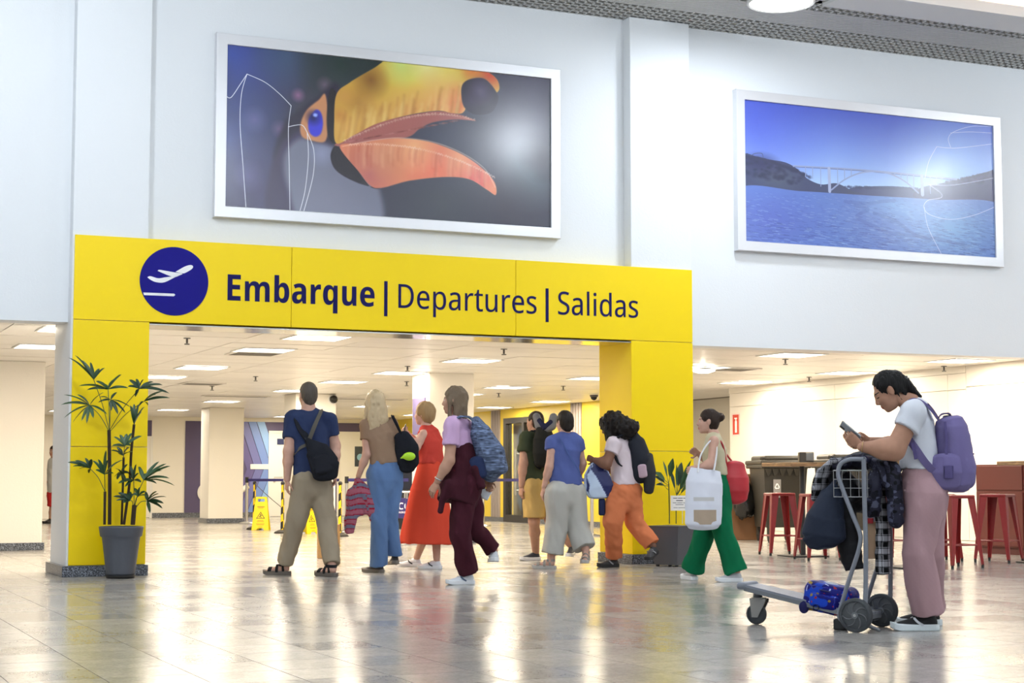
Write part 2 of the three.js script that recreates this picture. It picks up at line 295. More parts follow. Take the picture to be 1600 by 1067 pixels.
// ---- high hall ceiling: slab, egg-crate grid and slotted strips near the wall
const gridM = mat([0.55, 0.55, 0.54], 0.5), plenum = mat([0.45, 0.45, 0.45], 0.9), darkVoid = mat([0.14, 0.13, 0.12], 0.9);
struct('ceiling_hall', [box(-12, TOP + 0.35, WZ, 10.4, TOP + 0.6, 24), box(10.4, TOP + 0.35, WZ, 24, TOP + 0.6, 1.3), box(20, TOP + 0.35, 1.3, 24, TOP + 0.6, 24), box(10.4, TOP + 0.35, 9, 20, TOP + 0.6, 24)], plenum, 'grey slab above the hall ceiling grid', 'ceiling');
{
  const g = structGroup('ceiling_grid', 'grey open cell ceiling grid with slotted strips along the wall', 'ceiling');
  const cells = (x0, x1, z0, z1, p) => {
    const l = [], nz = Math.round((z1 - z0) / p), nx = Math.round((x1 - x0) / p);
    for (let k = 0; k <= nz; k++) l.push(box(x0, TOP, z0 + k * p - 0.011, x1, TOP + 0.075, z0 + k * p + 0.011));
    for (let k = 0; k <= nx; k++) l.push(box(x0 + k * p - 0.011, TOP, z0, x0 + k * p + 0.011, TOP + 0.075, z1));
    return l;
  };
  const stuff = (n, l) => { const m = part(n, l, gridM, g); m.userData.kind = 'stuff'; };
  stuff('open_cell_grid', cells(2, 20, WZ, 0.42, 0.1));
  for (let k = 0; k < 12; k++) part('slotted_strip', box(2, TOP, 0.44 + k * 0.046, 20, TOP + 0.04, 0.44 + k * 0.046 + 0.034), gridM, g);
  stuff('open_cell_grid', cells(2, 20, 1.0, 1.3, 0.1));
  stuff('open_cell_grid', cells(2, 10.5, 1.3, 3.1, 0.1));
}
{ // plain hall ceiling with a coffer lined in a warm tone at the right
  const cm = mat([0.68, 0.69, 0.70], 0.6), beige = mat([0.80, 0.66, 0.52], 0.7);
  struct('ceiling_plain', [box(-12, TOP, WZ, 2, TOP + 0.2, 24), box(20, TOP, WZ, 24, TOP + 0.2, 24), box(2, TOP, 3.1, 10.5, TOP + 0.2, 24), box(10.5, TOP, 9, 20, TOP + 0.2, 24)], cm, 'plain white part of the hall ceiling', 'ceiling');
  const g = structGroup('ceiling_coffer', 'white framed ceiling coffer lined in warm beige', 'ceiling');
  part('coffer_border', [box(10.5, TOP - 0.03, 1.3, 20, TOP + 0.05, 1.85), box(10.5, TOP - 0.03, 1.85, 11.05, TOP + 0.05, 9), box(11.05, TOP - 0.03, 8.4, 20, TOP + 0.05, 9)], cm, g);
  part('coffer_lip', [box(11.05, TOP + 0.05, 1.83, 20, TOP + 0.09, 1.85), box(11.03, TOP + 0.05, 1.83, 11.05, TOP + 0.09, 8.4)], cm, g);
  part('coffer_side', [box(10.5, TOP + 0.05, 1.3, 20, TOP + 0.75, 1.4), box(10.5, TOP + 0.05, 1.4, 10.6, TOP + 0.75, 9), box(10.6, TOP + 0.05, 8.9, 20, TOP + 0.75, 9), box(19.9, TOP + 0.05, 1.4, 20, TOP + 0.75, 8.9)], beige, g);
  part('coffer_lining', box(10.5, TOP + 0.75, 1.3, 20, TOP + 0.85, 9), beige, g);
  const led = new THREE.MeshStandardMaterial({ color: 0xffffff, emissive: new THREE.Color().setRGB(1, 0.85, 0.66), emissiveIntensity: 5 });
  const cove = thing('cove_light', 'warm light strip hidden in the ceiling coffer', 'ceiling light', [15.4, TOP + 0.05, 1.68]);
  part('lamp_strip', box(-4.3, 0.001, -0.03, 4.3, 0.012, 0.03), led, cove);
  const cl = new THREE.RectAreaLight(new THREE.Color().setRGB(1, 0.82, 0.62), 34, 8.6, 0.06); cl.name = 'cove_strip_light'; cl.position.set(0, 0.016, 0); cl.rotation.x = Math.PI / 2; cove.add(cl);
}
// round hall lamps
const hallGlow = new THREE.MeshStandardMaterial({ color: 0xffffff, emissive: new THREE.Color().setRGB(0.94, 0.97, 1), emissiveIntensity: 5 });
const lampSpots = [];
for (const [z, xs] of [[1.55, [9.8]], [3.2, [-5, 1.8, 17.6]], [5.2, [-5, 2.4, 9.8, 17.2]], [9, [-1.3, 6.1, 13.5, 20]], [12.8, [-1.3, 6.1, 17.2]], [16.6, [2.4, 9.8]], [20.4, [-1.3, 6.1, 13.5]]]) for (const x of xs) lampSpots.push([x, z]);
lampSpots.forEach(([x, z]) => {
  const low = TOP - 0.1;
  const first = x === 9.8 && z === 1.55;
  const t = thing('hall_lamp', first ? 'glowing round hall lamp hanging under the grid ceiling' : 'round hall lamp out over the open floor', 'ceiling lamp', [x, low, z], 0, 'round lamps of the hall ceiling');
  part('lamp_body', lathe([[0.001, 0.05], [0.2, 0.05], [0.36, 0.0], [0.36, -0.05], [0.345, -0.055], [0.335, -0.03], [0.001, -0.03]], 40), whiteTrim, t);
  part('lamp_stem', cyl(0.03, 0.03, 0.05, x > 17 && z < 9 ? 0.068 : 0.098, 0, 0, 12), whiteTrim, t);
  part('lamp_disc', lathe([[0.001, -0.062], [0.2, -0.06], [0.33, -0.045], [0.335, -0.032], [0.001, -0.031]], 40), hallGlow, t);
  let l;
  if (first) { l = new THREE.RectAreaLight(HALL_LIGHT, HALL_POWER * 7, 0.56, 0.56); l.position.set(0, -0.07, 0); l.rotation.x = -Math.PI / 2; }   // a lamp close to the wall that shines straight down
  else { l = new THREE.PointLight(HALL_LIGHT, HALL_POWER); l.position.set(0, -0.27, 0); l.castShadow = true; l.shadow.radius = 9; }
  l.name = 'hall_lamp_light'; t.add(l);
});
// ================================================================== THE YELLOW GATE
const gateYellow = mat([0.95, 0.68, 0.0], 0.42, { specularIntensity: 0.6 });
const signBlue = mat([0.006, 0.004, 0.2], 0.5, { specularIntensity: 0.3 }), signWhite = mat([0.85, 0.85, 0.85], 0.4), letterBlue = mat([0.006, 0.005, 0.09], 0.5, { specularIntensity: 0.3 });
{
  const g = thing('departure_gate', 'yellow clad portal with blue departure lettering and round aeroplane sign', 'gate', [0, 0, 0]);
  const P = (x0, y0, z0, x1, y1, z1) => rbox(x0 + 0.0025, y0 + 0.0025, z0, x1 - 0.0025, y1 - 0.0025, z1, 0.003, 1);
  for (const [a, b] of [[2.69, 4.87], [4.87, 7.38], [7.38, 9.575]]) part('beam_panel', P(a, 2.475, WZ, b, 3.305, 0), gateYellow, g);
  for (const [a, b] of [[0.105, 1.245], [1.245, 2.475]]) {
    part('post_panel', P(2.69, a, -0.02, 3.43, b, 0), gateYellow, g);
    part('post_panel', P(8.785, a, -0.02, 9.575, b, 0), gateYellow, g);
    part('post_side_panel', P(3.41, a, -0.79, 3.43, b, -0.02), gateYellow, g);
    part('post_side_panel', P(8.785, a, -0.79, 8.805, b, -0.02), gateYellow, g);
  }
  part('soffit', box(3.43, 2.448, -0.5, 8.785, 2.459, -0.0), mat([0.75, 0.72, 0.65], 0.12, { metalness: 0.9 }), g);
  part('post_skirt', rbox(2.63, 0, -0.99, 3.45, 0.104, 0.035, 0.006), granite, g);
  part('post_skirt', rbox(8.765, 0, -0.81, 9.6, 0.104, 0.035, 0.006), granite, g);
  const disc = part('round_sign', cyl(0.342, 0.342, 0, 0.006, 0, 0, 64).rotateX(Math.PI / 2).translate(3.665, 2.89, 0), signBlue, g);
  const lg = (pts, n) => extrude(splineShape(pts.map(([x, y]) => [3.665 + (x - 551) * 0.002, 2.89 + (257 - y) * 0.002 + (x - 551) * 0.00008]), n), 0.003).translate(0, 0, 0.006);
  part('aeroplane_body', lg([[417, 238], [432, 233], [470, 243], [505, 238], [545, 232], [586, 219], [548, 240], [500, 263], [460, 262], [432, 250]], 60), signWhite, disc);
  part('aeroplane_nose', lg([[556, 210], [600, 184], [630, 175], [643, 182], [636, 196], [606, 214], [590, 217]], 50), signWhite, disc);
  part('aeroplane_wing', lg([[467, 206], [475, 201], [510, 206], [552, 213], [590, 219], [575, 228], [552, 236], [520, 228]], 50), signWhite, disc);
  const sh2 = shapeOf([[398, 314], [550, 319], [557, 325], [550, 332], [402, 327]].map(([x, y]) => [3.665 + (x - 551) * 0.002, 2.89 + (257 - y) * 0.002 + (x - 551) * 0.00008]));
  part('runway_bar', extrude(sh2, 0.003).translate(0, 0, 0.006), signWhite, disc);
  part('lettering', textFit('Embarque', fontBold, 4.205, 5.765, 2.725, 0.262), letterBlue, g, 'bold dark blue word Embarque');
  part('lettering', box(5.872, 2.63, 0, 5.908, 2.998, 0.004), letterBlue, g, 'dark blue divider bar');
  part('lettering', textFit('Departures', fontReg, 6.03, 7.625, 2.725, 0.25), letterBlue, g, 'dark blue word Departures');
  part('lettering', box(7.735, 2.64, 0, 7.77, 3.008, 0.004), letterBlue, g, 'dark blue divider bar');
  part('lettering', textFit('Salidas', fontReg, 7.885, 8.875, 2.73, 0.25), letterBlue, g, 'dark blue word Salidas');
}

// ================================================================== POSTERS
const alu = mat([0.72, 0.72, 0.74], 0.38, { metalness: 0.55 });
function poster(x0, x1, y0, y1, tex, label) {
  const g = thing('framed_poster', label, 'poster', [(x0 + x1) / 2, (y0 + y1) / 2, WZ]), w = (x1 - x0) / 2, h = (y1 - y0) / 2, b = 0.105, d = 0.09;
  for (const s of [-1, 1]) {
    part('frame_bar', extrude(shapeOf([[-w, s * h], [w, s * h], [w - b, s * (h - b)], [-w + b, s * (h - b)]]), d - 0.012, 0.006).translate(0, 0, 0.006), alu, g);
    part('frame_bar', extrude(shapeOf([[s * w, -h], [s * w, h], [s * (w - b), h - b], [s * (w - b), -h + b]]), d - 0.012, 0.006).translate(0, 0, 0.006), alu, g);
  }
  const pg = new THREE.BoxGeometry(2 * (w - b) + 0.01, 2 * (h - b) + 0.01, 0.05); pg.translate(0, 0, 0.04);
  part('poster_print', pg, mat([1, 1, 1], 0.26, { map: tex, clearcoat: 0.42, clearcoatRoughness: 0.19 }), g);
}
function quadMap(TL, TR, BR, BL, W, H) {   // where a point of a slanted view of the print falls on the flat print
  return ([x, y]) => { const u = (x - (TL[0] + BL[0]) / 2) / ((TR[0] + BR[0] - TL[0] - BL[0]) / 2), t = lerp(TL[1], TR[1], u), b = lerp(BL[1], BR[1], u); return [u * W, (y - t) / (b - t) * H]; };
}
function painter(ctx, M) {
  const path = (pts, closed = true) => { const q = pts.map(M); ctx.beginPath(); const n = q.length; const at = (i) => (closed ? q[(i + n) % n] : q[clamp(i, 0, n - 1)]);
    ctx.moveTo(...q[0]); for (let i = 0; i < (closed ? n : n - 1); i++) { const p0 = at(i - 1), p1 = at(i), p2 = at(i + 1), p3 = at(i + 2); ctx.bezierCurveTo(p1[0] + (p2[0] - p0[0]) / 6, p1[1] + (p2[1] - p0[1]) / 6, p2[0] - (p3[0] - p1[0]) / 6, p2[1] - (p3[1] - p1[1]) / 6, p2[0], p2[1]); } if (closed) ctx.closePath(); };
  return {
    fill: (pts, c) => { path(pts); ctx.fillStyle = c; ctx.fill(); },
    line: (pts, c, w) => { path(pts, false); ctx.strokeStyle = c; ctx.lineWidth = w; ctx.lineJoin = 'round'; ctx.lineCap = 'round'; ctx.stroke(); },
    blob: (p, r, c, ry = 1) => { const [x, y] = M(p); ctx.save(); ctx.translate(x, y); ctx.scale(1, ry); const gr = ctx.createRadialGradient(0, 0, 0, 0, 0, r); gr.addColorStop(0, c); gr.addColorStop(1, c.replace(/[\d.]+\)$/, '0)')); ctx.fillStyle = gr; ctx.fillRect(-r, -r, 2 * r, 2 * r); ctx.restore(); },
    clip: (pts, f) => { ctx.save(); path(pts); ctx.clip(); f(); ctx.restore(); },
  };
}
const toucanTex = canvasTex(1408, 640, (ctx, W, H) => {
  ctx.fillStyle = '#3a3a4a'; ctx.fillRect(0, 0, W, H);
  const D = painter(ctx, quadMap([97, 75], [1495, 228], [1495, 868], [88, 773], W, H));
  for (const [p, r, c] of [[[120, 120], 330, 'rgba(58,78,160,1)'], [[110, 480], 300, 'rgba(52,70,140,0.9)'], [[330, 130], 160, 'rgba(64,92,120,0.6)'], [[560, 160], 210, 'rgba(32,52,48,0.95)'], [[700, 130], 160, 'rgba(28,44,40,0.9)'], [[230, 700], 260, 'rgba(70,62,104,0.8)'], [[1400, 300], 300, 'rgba(66,62,86,0.8)'], [[1400, 640], 170, 'rgba(84,100,108,0.9)'], [[1280, 780], 200, 'rgba(64,60,72,0.8)'], [[1000, 760], 280, 'rgba(70,74,82,0.9)'], [[1000, 500], 220, 'rgba(66,70,88,0.9)'], [[1450, 560], 120, 'rgba(52,48,62,0.9)'], [[210, 400], 60, 'rgba(110,106,160,0.6)'], [[190, 640], 70, 'rgba(110,104,160,0.5)'], [[385, 295], 34, 'rgba(160,110,150,0.8)'], [[495, 250], 40, 'rgba(110,90,110,0.8)'], [[310, 440], 40, 'rgba(120,96,140,0.7)']]) D.blob(p, r, c);
  ctx.filter = 'blur(9px)';
  // dark head and nape
  D.fill([[330, 420], [400, 350], [470, 300], [540, 240], [560, 300], [540, 430], [520, 560], [430, 560], [340, 600], [290, 560]], '#2a2438');
  D.fill([[270, 790], [270, 640], [300, 540], [340, 480], [420, 470], [440, 800]], '#3b3350');
  // pale throat
  D.fill([[330, 560], [390, 480], [470, 500], [540, 520], [590, 580], [660, 640], [730, 700], [722, 860], [430, 860], [350, 700]], '#77798c');
  D.blob([520, 740], 170, 'rgba(126,126,146,0.8)'); D.blob([485, 545], 60, 'rgba(150,156,190,0.8)');
  ctx.filter = 'blur(2.5px)';
  // orange skin and eye
  D.fill([[498, 292], [470, 315], [420, 360], [396, 420], [402, 470], [440, 488], [500, 490], [510, 400]], '#c98a5e');
  D.fill([[458, 358], [480, 370], [489, 415], [480, 460], [455, 472], [432, 450], [430, 400]], '#3b3bd0');
  D.blob([448, 390], 40, 'rgba(20,22,80,1)'); D.fill([[452, 372], [466, 376], [462, 388], [448, 384]], '#9fb4ff');
  // black band at the bill's root
  D.fill([[520, 270], [545, 300], [540, 420], [560, 500], [540, 505], [512, 470], [505, 380]], '#1e1a20');
  // inside of the upper bill
  ctx.filter = 'blur(1.5px)';
  D.fill([[545, 500], [700, 420], [860, 380], [1010, 365], [1150, 405], [1060, 400], [960, 412], [900, 440], [850, 474], [720, 490], [580, 512]], '#a65f58');
  for (let k = 0; k < 60; k++) { const u = h3(k, 31, 1), x = 580 + u * 480; D.line([[x, 498 - u * 95], [x + 20, 492 - u * 88]], h3(k, 31, 2) > 0.5 ? 'rgba(120,60,58,0.35)' : 'rgba(196,128,118,0.3)', 3 + 4 * h3(k, 31, 3)); }
  // upper bill
  const upper = [[545, 500], [536, 400], [545, 290], [600, 240], [700, 180], [790, 130], [980, 130], [1120, 185], [1200, 198], [1245, 230], [1256, 270], [1235, 290], [1180, 290], [1120, 330], [1090, 372], [1040, 372], [980, 362], [860, 378], [720, 415], [620, 465]];
  D.fill(upper, '#cf9f3c');
  D.clip(upper, () => {
    for (const [p, r, c] of [[[880, 230], 210, 'rgba(232,208,84,1)'], [[1000, 210], 150, 'rgba(238,222,110,1)'], [[820, 160], 110, 'rgba(206,224,124,0.95)'], [[930, 170], 90, 'rgba(240,238,170,0.7)'], [[690, 230], 90, 'rgba(122,80,30,0.85)'], [[640, 330], 80, 'rgba(150,100,36,0.6)'], [[575, 300], 60, 'rgba(206,150,66,0.9)'], [[590, 440], 100, 'rgba(230,176,92,0.95)'], [[700, 400], 110, 'rgba(222,170,92,0.8)'], [[1000, 345], 170, 'rgba(234,160,96,0.95)'], [[850, 375], 140, 'rgba(226,160,92,0.85)'], [[1080, 330], 100, 'rgba(232,130,84,0.9)'], [[1215, 205], 80, 'rgba(206,62,44,0.95)'], [[1130, 190], 60, 'rgba(214,110,50,0.8)'], [[560, 380], 40, 'rgba(190,120,50,0.6)']]) D.blob(p, r, c);
    ctx.filter = 'blur(4px)';
    for (let k = 0; k < 90; k++) { const u = h3(k, 41, 1), x = 550 + u * 560, y0 = 490 - u * 125, L = 30 + 110 * h3(k, 41, 2); D.line([[x, y0], [x + 8, y0 - L * 0.5], [x + 10 + 14 * h3(k, 41, 4), y0 - L]], h3(k, 41, 3) > 0.55 ? 'rgba(140,82,28,0.22)' : 'rgba(250,226,140,0.2)', 4 + 9 * h3(k, 41, 5)); }
    ctx.filter = 'blur(1.5px)';
  });
  D.fill([[1090, 250], [1130, 226], [1190, 228], [1240, 280], [1250, 320], [1220, 370], [1150, 380], [1100, 350], [1085, 300]], '#2d2638');
  D.blob([1170, 280], 70, 'rgba(96,84,116,0.85)'); D.blob([1130, 320], 50, 'rgba(60,50,80,0.8)');
  for (let k = 0; k < 46; k++) { const u = k / 45, x = 575 + u * 560, y = 490 - Math.sin(u * 2.15) * 124 + u * 18, q = 5 + 7 * h3(k, 51, 1); D.line([[x, y], [x + 4 + q * 0.5, y - q * 0.7], [x + 8, y + 2]], 'rgba(250,226,196,' + (0.35 + 0.5 * h3(k, 51, 2)) + ')', 2.5); }
  // lower bill
  const lower = [[560, 515], [640, 500], [760, 482], [860, 482], [970, 502], [1090, 550], [1180, 610], [1235, 670], [1240, 722], [1200, 700], [1120, 655], [1010, 645], [860, 660], [740, 690], [690, 680], [640, 620]];
  D.fill([[540, 512], [580, 540], [640, 620], [690, 685], [730, 692], [640, 670], [550, 620], [522, 560]], '#241e28');
  D.fill(lower, '#df8562');
  D.clip(lower, () => {
    for (const [p, r, c] of [[[690, 630], 130, 'rgba(186,104,98,0.95)'], [[760, 560], 120, 'rgba(210,140,100,0.85)'], [[960, 610], 140, 'rgba(238,124,96,0.95)'], [[1150, 665], 120, 'rgba(234,106,98,0.95)'], [[880, 515], 120, 'rgba(244,178,124,0.9)'], [[1080, 570], 90, 'rgba(244,168,124,0.8)'], [[640, 560], 80, 'rgba(200,120,96,0.8)'], [[1230, 700], 50, 'rgba(240,150,110,0.9)']]) D.blob(p, r, c);
    ctx.filter = 'blur(4px)';
    for (let k = 0; k < 70; k++) { const u = h3(k, 61, 1), x = 600 + u * 600, y0 = 500 + u * u * 120, L = 30 + 80 * h3(k, 61, 2); D.line([[x, y0], [x - 5, y0 + L * 0.5], [x - 4, y0 + L]], h3(k, 61, 3) > 0.5 ? 'rgba(160,66,46,0.2)' : 'rgba(252,200,160,0.2)', 4 + 8 * h3(k, 61, 5)); }
    ctx.filter = 'blur(1.5px)';
  });
  for (let k = 0; k < 60; k++) { const u = k / 59, x = 600 + u * 625, y = 508 - Math.sin(u * 1.6) * 26 + u * u * 165, q = 4 + 6 * h3(k, 71, 1); D.line([[x, y], [x + 5, y - q * 0.7], [x + 10, y + 3]], 'rgba(252,214,190,' + (0.4 + 0.5 * h3(k, 71, 2)) + ')', 2.6); }
  D.line([[570, 514], [700, 488], [820, 478], [960, 496], [1090, 545], [1190, 612], [1238, 690]], 'rgba(252,214,180,0.7)', 3);
  ctx.filter = 'none';
  for (const l of [[[95, 300], [115, 305], [150, 250], [177, 205]], [[177, 205], [250, 240], [310, 290], [357, 340]], [[177, 205], [156, 290], [152, 420], [166, 600], [180, 780]], [[357, 340], [347, 440], [352, 600], [357, 790]], [[347, 430], [400, 422], [422, 450]], [[422, 450], [452, 530], [450, 640], [412, 795]], [[424, 455], [430, 560], [418, 700], [396, 795]]]) D.line(l, 'rgba(240,242,250,0.95)', 2.6);
});
const bridgeTex = canvasTex(1408, 640, (ctx, W, H) => {
  const gr = ctx.createLinearGradient(0, 0, 0, H * 0.55); gr.addColorStop(0, '#4a5ec0'); gr.addColorStop(0.6, '#7f9be0'); gr.addColorStop(1, '#a9c6f0'); ctx.fillStyle = gr; ctx.fillRect(0, 0, W, H);
  const D = painter(ctx, quadMap([130, 120], [1442, 262], [1460, 962], [134, 872], W, H));
  D.blob([200, 250], 420, 'rgba(60,74,180,0.55)'); D.blob([1250, 480], 420, 'rgba(160,200,246,0.6)');
  // far bank, hills
  D.fill([[640, 610], [700, 585], [900, 580], [1040, 600], [1040, 660], [640, 640]], '#3d4570');
  D.fill([[120, 420], [200, 425], [260, 440], [340, 455], [400, 490], [450, 540], [520, 570], [600, 565], [680, 605], [700, 620], [120, 605]], '#3e4668');
  D.blob([300, 540], 150, 'rgba(90,100,110,0.5)', 0.5); D.blob([220, 460], 120, 'rgba(46,50,86,0.8)', 0.5);
  D.fill([[1010, 640], [1040, 590], [1180, 560], [1280, 540], [1400, 510], [1470, 510], [1470, 690], [1200, 660]], '#3a3862');
  for (let k = 0; k < 60; k++) { const u = h3(k, 2, 2), x = 135 + u * 300; D.blob([x, 430 + u * 60 + h3(k, 3, 3) * 90], 12 + 14 * h3(k, 4, 4), 'rgba(40,46,74,0.6)', 0.6); }
  for (let k = 0; k < 40; k++) { const u = h3(k, 5, 2); D.blob([1200 + u * 260, 560 - u * 40 + h3(k, 6, 3) * 30], 10 + 10 * h3(k, 7, 4), 'rgba(46,44,84,0.7)', 0.6); }
  D.line([[136, 424], [150, 408], [165, 420], [190, 408], [222, 408], [228, 430]], '#46506e', 3);
  // river
  D.fill([[100, 596], [420, 606], [760, 628], [1100, 650], [1500, 690], [1500, 1000], [100, 900]], '#5d78bd');
  D.clip([[100, 596], [420, 606], [760, 628], [1100, 650], [1500, 690], [1500, 1000], [100, 900]], () => {
    D.blob([1200, 800], 420, 'rgba(120,170,214,0.8)', 0.5); D.blob([260, 760], 380, 'rgba(84,96,180,0.7)', 0.5); D.blob([900, 680], 260, 'rgba(130,176,220,0.6)', 0.35);
    for (let k = 0; k < 1500; k++) { const y = 612 + Math.pow(h3(k, 9, 1), 0.8) * 330, x = 130 + h3(k, 9, 2) * 1330, s = (y - 590) / 330; const dark = h3(k, 9, 3) < 0.55 + 0.2 * (y > 760); D.line([[x, y], [x + 10 + 22 * s, y + 2 + 2 * s]], dark ? 'rgba(52,66,130,0.36)' : 'rgba(176,210,238,0.30)', 1 + 2.4 * s); }
    for (const l of [[[690, 680], [760, 700], [700, 740], [790, 790], [900, 830], [1100, 850], [1300, 900]], [[640, 660], [760, 670], [830, 660], [900, 655]], [[790, 720], [900, 760], [1000, 830], [1080, 860]]]) D.line(l, 'rgba(48,56,112,0.16)', 16);
  });
  for (let k = 0; k < 120; k++) { const u = h3(k, 12, 2), x = 640 + u * 420; D.blob([x, 588 + u * 10 - h3(k, 12, 3) * 8], 6 + 8 * h3(k, 12, 4), 'rgba(52,60,100,0.7)', 0.7); }
  for (let k = 0; k < 90; k++) { const u = h3(k, 13, 2), x = 134 + u * 330, y = 424 + Math.pow(u, 1.5) * 110; D.blob([x, y], 7 + 9 * h3(k, 13, 4), 'rgba(50,56,86,0.85)', 0.8); }
  for (let k = 0; k < 70; k++) { const u = h3(k, 14, 2), x = 1180 + u * 290, y = 560 - u * 55; D.blob([x, y], 6 + 8 * h3(k, 14, 4), 'rgba(50,48,84,0.9)', 0.8); }
  // bridge
  const steel = '#8f9cc4';
  D.line([[380, 474], [560, 484], [740, 496], [900, 510], [1060, 526], [1240, 545]], steel, 9); D.line([[380, 478], [740, 500], [1240, 550]], '#5c6796', 3);
  D.line([[572, 598], [640, 545], [720, 510], [800, 502], [880, 515], [960, 556], [1030, 616]], steel, 7);
  D.line([[560, 486], [562, 606]], '#a3add0', 16); D.line([[1050, 526], [1052, 624]], '#98a2c8', 18);
  for (const [x, a, b] of [[440, 478, 530], [476, 480, 540], [517, 483, 580], [604, 488, 562], [640, 490, 538], [675, 492, 522], [905, 512, 520], [938, 515, 540], [972, 518, 560], [1006, 522, 585], [1095, 532, 620], [1130, 536, 575], [1160, 539, 560], [1200, 544, 556]]) D.line([[x, a], [x, b]], steel, 4);
  for (const l of [[[1442, 268], [1330, 266], [1230, 295], [1200, 330], [1212, 376]], [[1212, 300], [1320, 295], [1442, 302]], [[1135, 372], [1240, 380], [1442, 360]], [[1135, 372], [1090, 450], [1066, 540]], [[1088, 572], [1220, 575], [1448, 540]], [[1088, 572], [1150, 615], [1158, 635], [1140, 645], [1080, 655], [1058, 690], [1090, 730], [1200, 755], [1330, 735], [1450, 692]], [[1060, 690], [1080, 800], [1150, 940]]]) D.line(l, 'rgba(214,220,246,0.85)', 2.4);
});
poster(4.085, 7.96, 3.585, 5.475, toucanTex, 'large framed photograph of a toucan with open orange bill');
poster(10.245, 14.11, 3.585, 5.475, bridgeTex, 'large framed photograph of an arch bridge over a blue river');

// ================================================================== PLANTS
const potGrey = mat([0.075, 0.082, 0.1], 0.55, { bumpMap: fineBump, bumpScale: 0.0006 }), soil = mat([0.05, 0.035, 0.025], 1);
const leafMats = [[0.022, 0.06, 0.022], [0.03, 0.085, 0.03], [0.016, 0.045, 0.02], [0.05, 0.11, 0.035]].map((c) => mat(c, 0.42, { side: THREE.DoubleSide }));
function blade(a, b, w, droop = 0.12, n = 7, ovate = 0.45, strap = false) {   // a folded leaf blade from a to b
  const d = b.clone().sub(a), L = d.length(), up = V3(0, 0.6, 0).addScaledVector(cH, -0.75 * h3(Math.round(b.x * 900), Math.round(b.y * 900), 3) - 0.15), side = d.clone().cross(up).normalize(); if (side.lengthSq() < 0.1) side.set(1, 0, 0);
  const nrm = side.clone().cross(d).normalize(), pos = [], idx = [];
  for (let i = 0; i <= n; i++) {
    const t = i / n, c = a.clone().lerp(b, t).add(V3(0, L * droop * 4 * t * (1 - t), 0));
    const ww = w * (t < ovate ? Math.pow(t / ovate, 0.6) * 0.92 + 0.08 : Math.pow(Math.max(0, (1 - t) / (1 - ovate)), strap ? 0.4 : 0.75)) + 0.0006;
    const l = c.clone().addScaledVector(side, -ww / 2).addScaledVector(nrm, ww * 0.22), r = c.clone().addScaledVector(side, ww / 2).addScaledVector(nrm, ww * 0.22);
    pos.push(...l.toArray(), ...c.toArray(), ...r.toArray());
    if (i) { const k = (i - 1) * 3; idx.push(k, k + 1, k + 3, k + 1, k + 4, k + 3, k + 1, k + 2, k + 4, k + 2, k + 5, k + 4); }
  }
  const g = new THREE.BufferGeometry(); g.setAttribute('position', new THREE.Float32BufferAttribute(pos, 3)); g.setIndex(idx); g.computeVertexNormals(); return g;
}
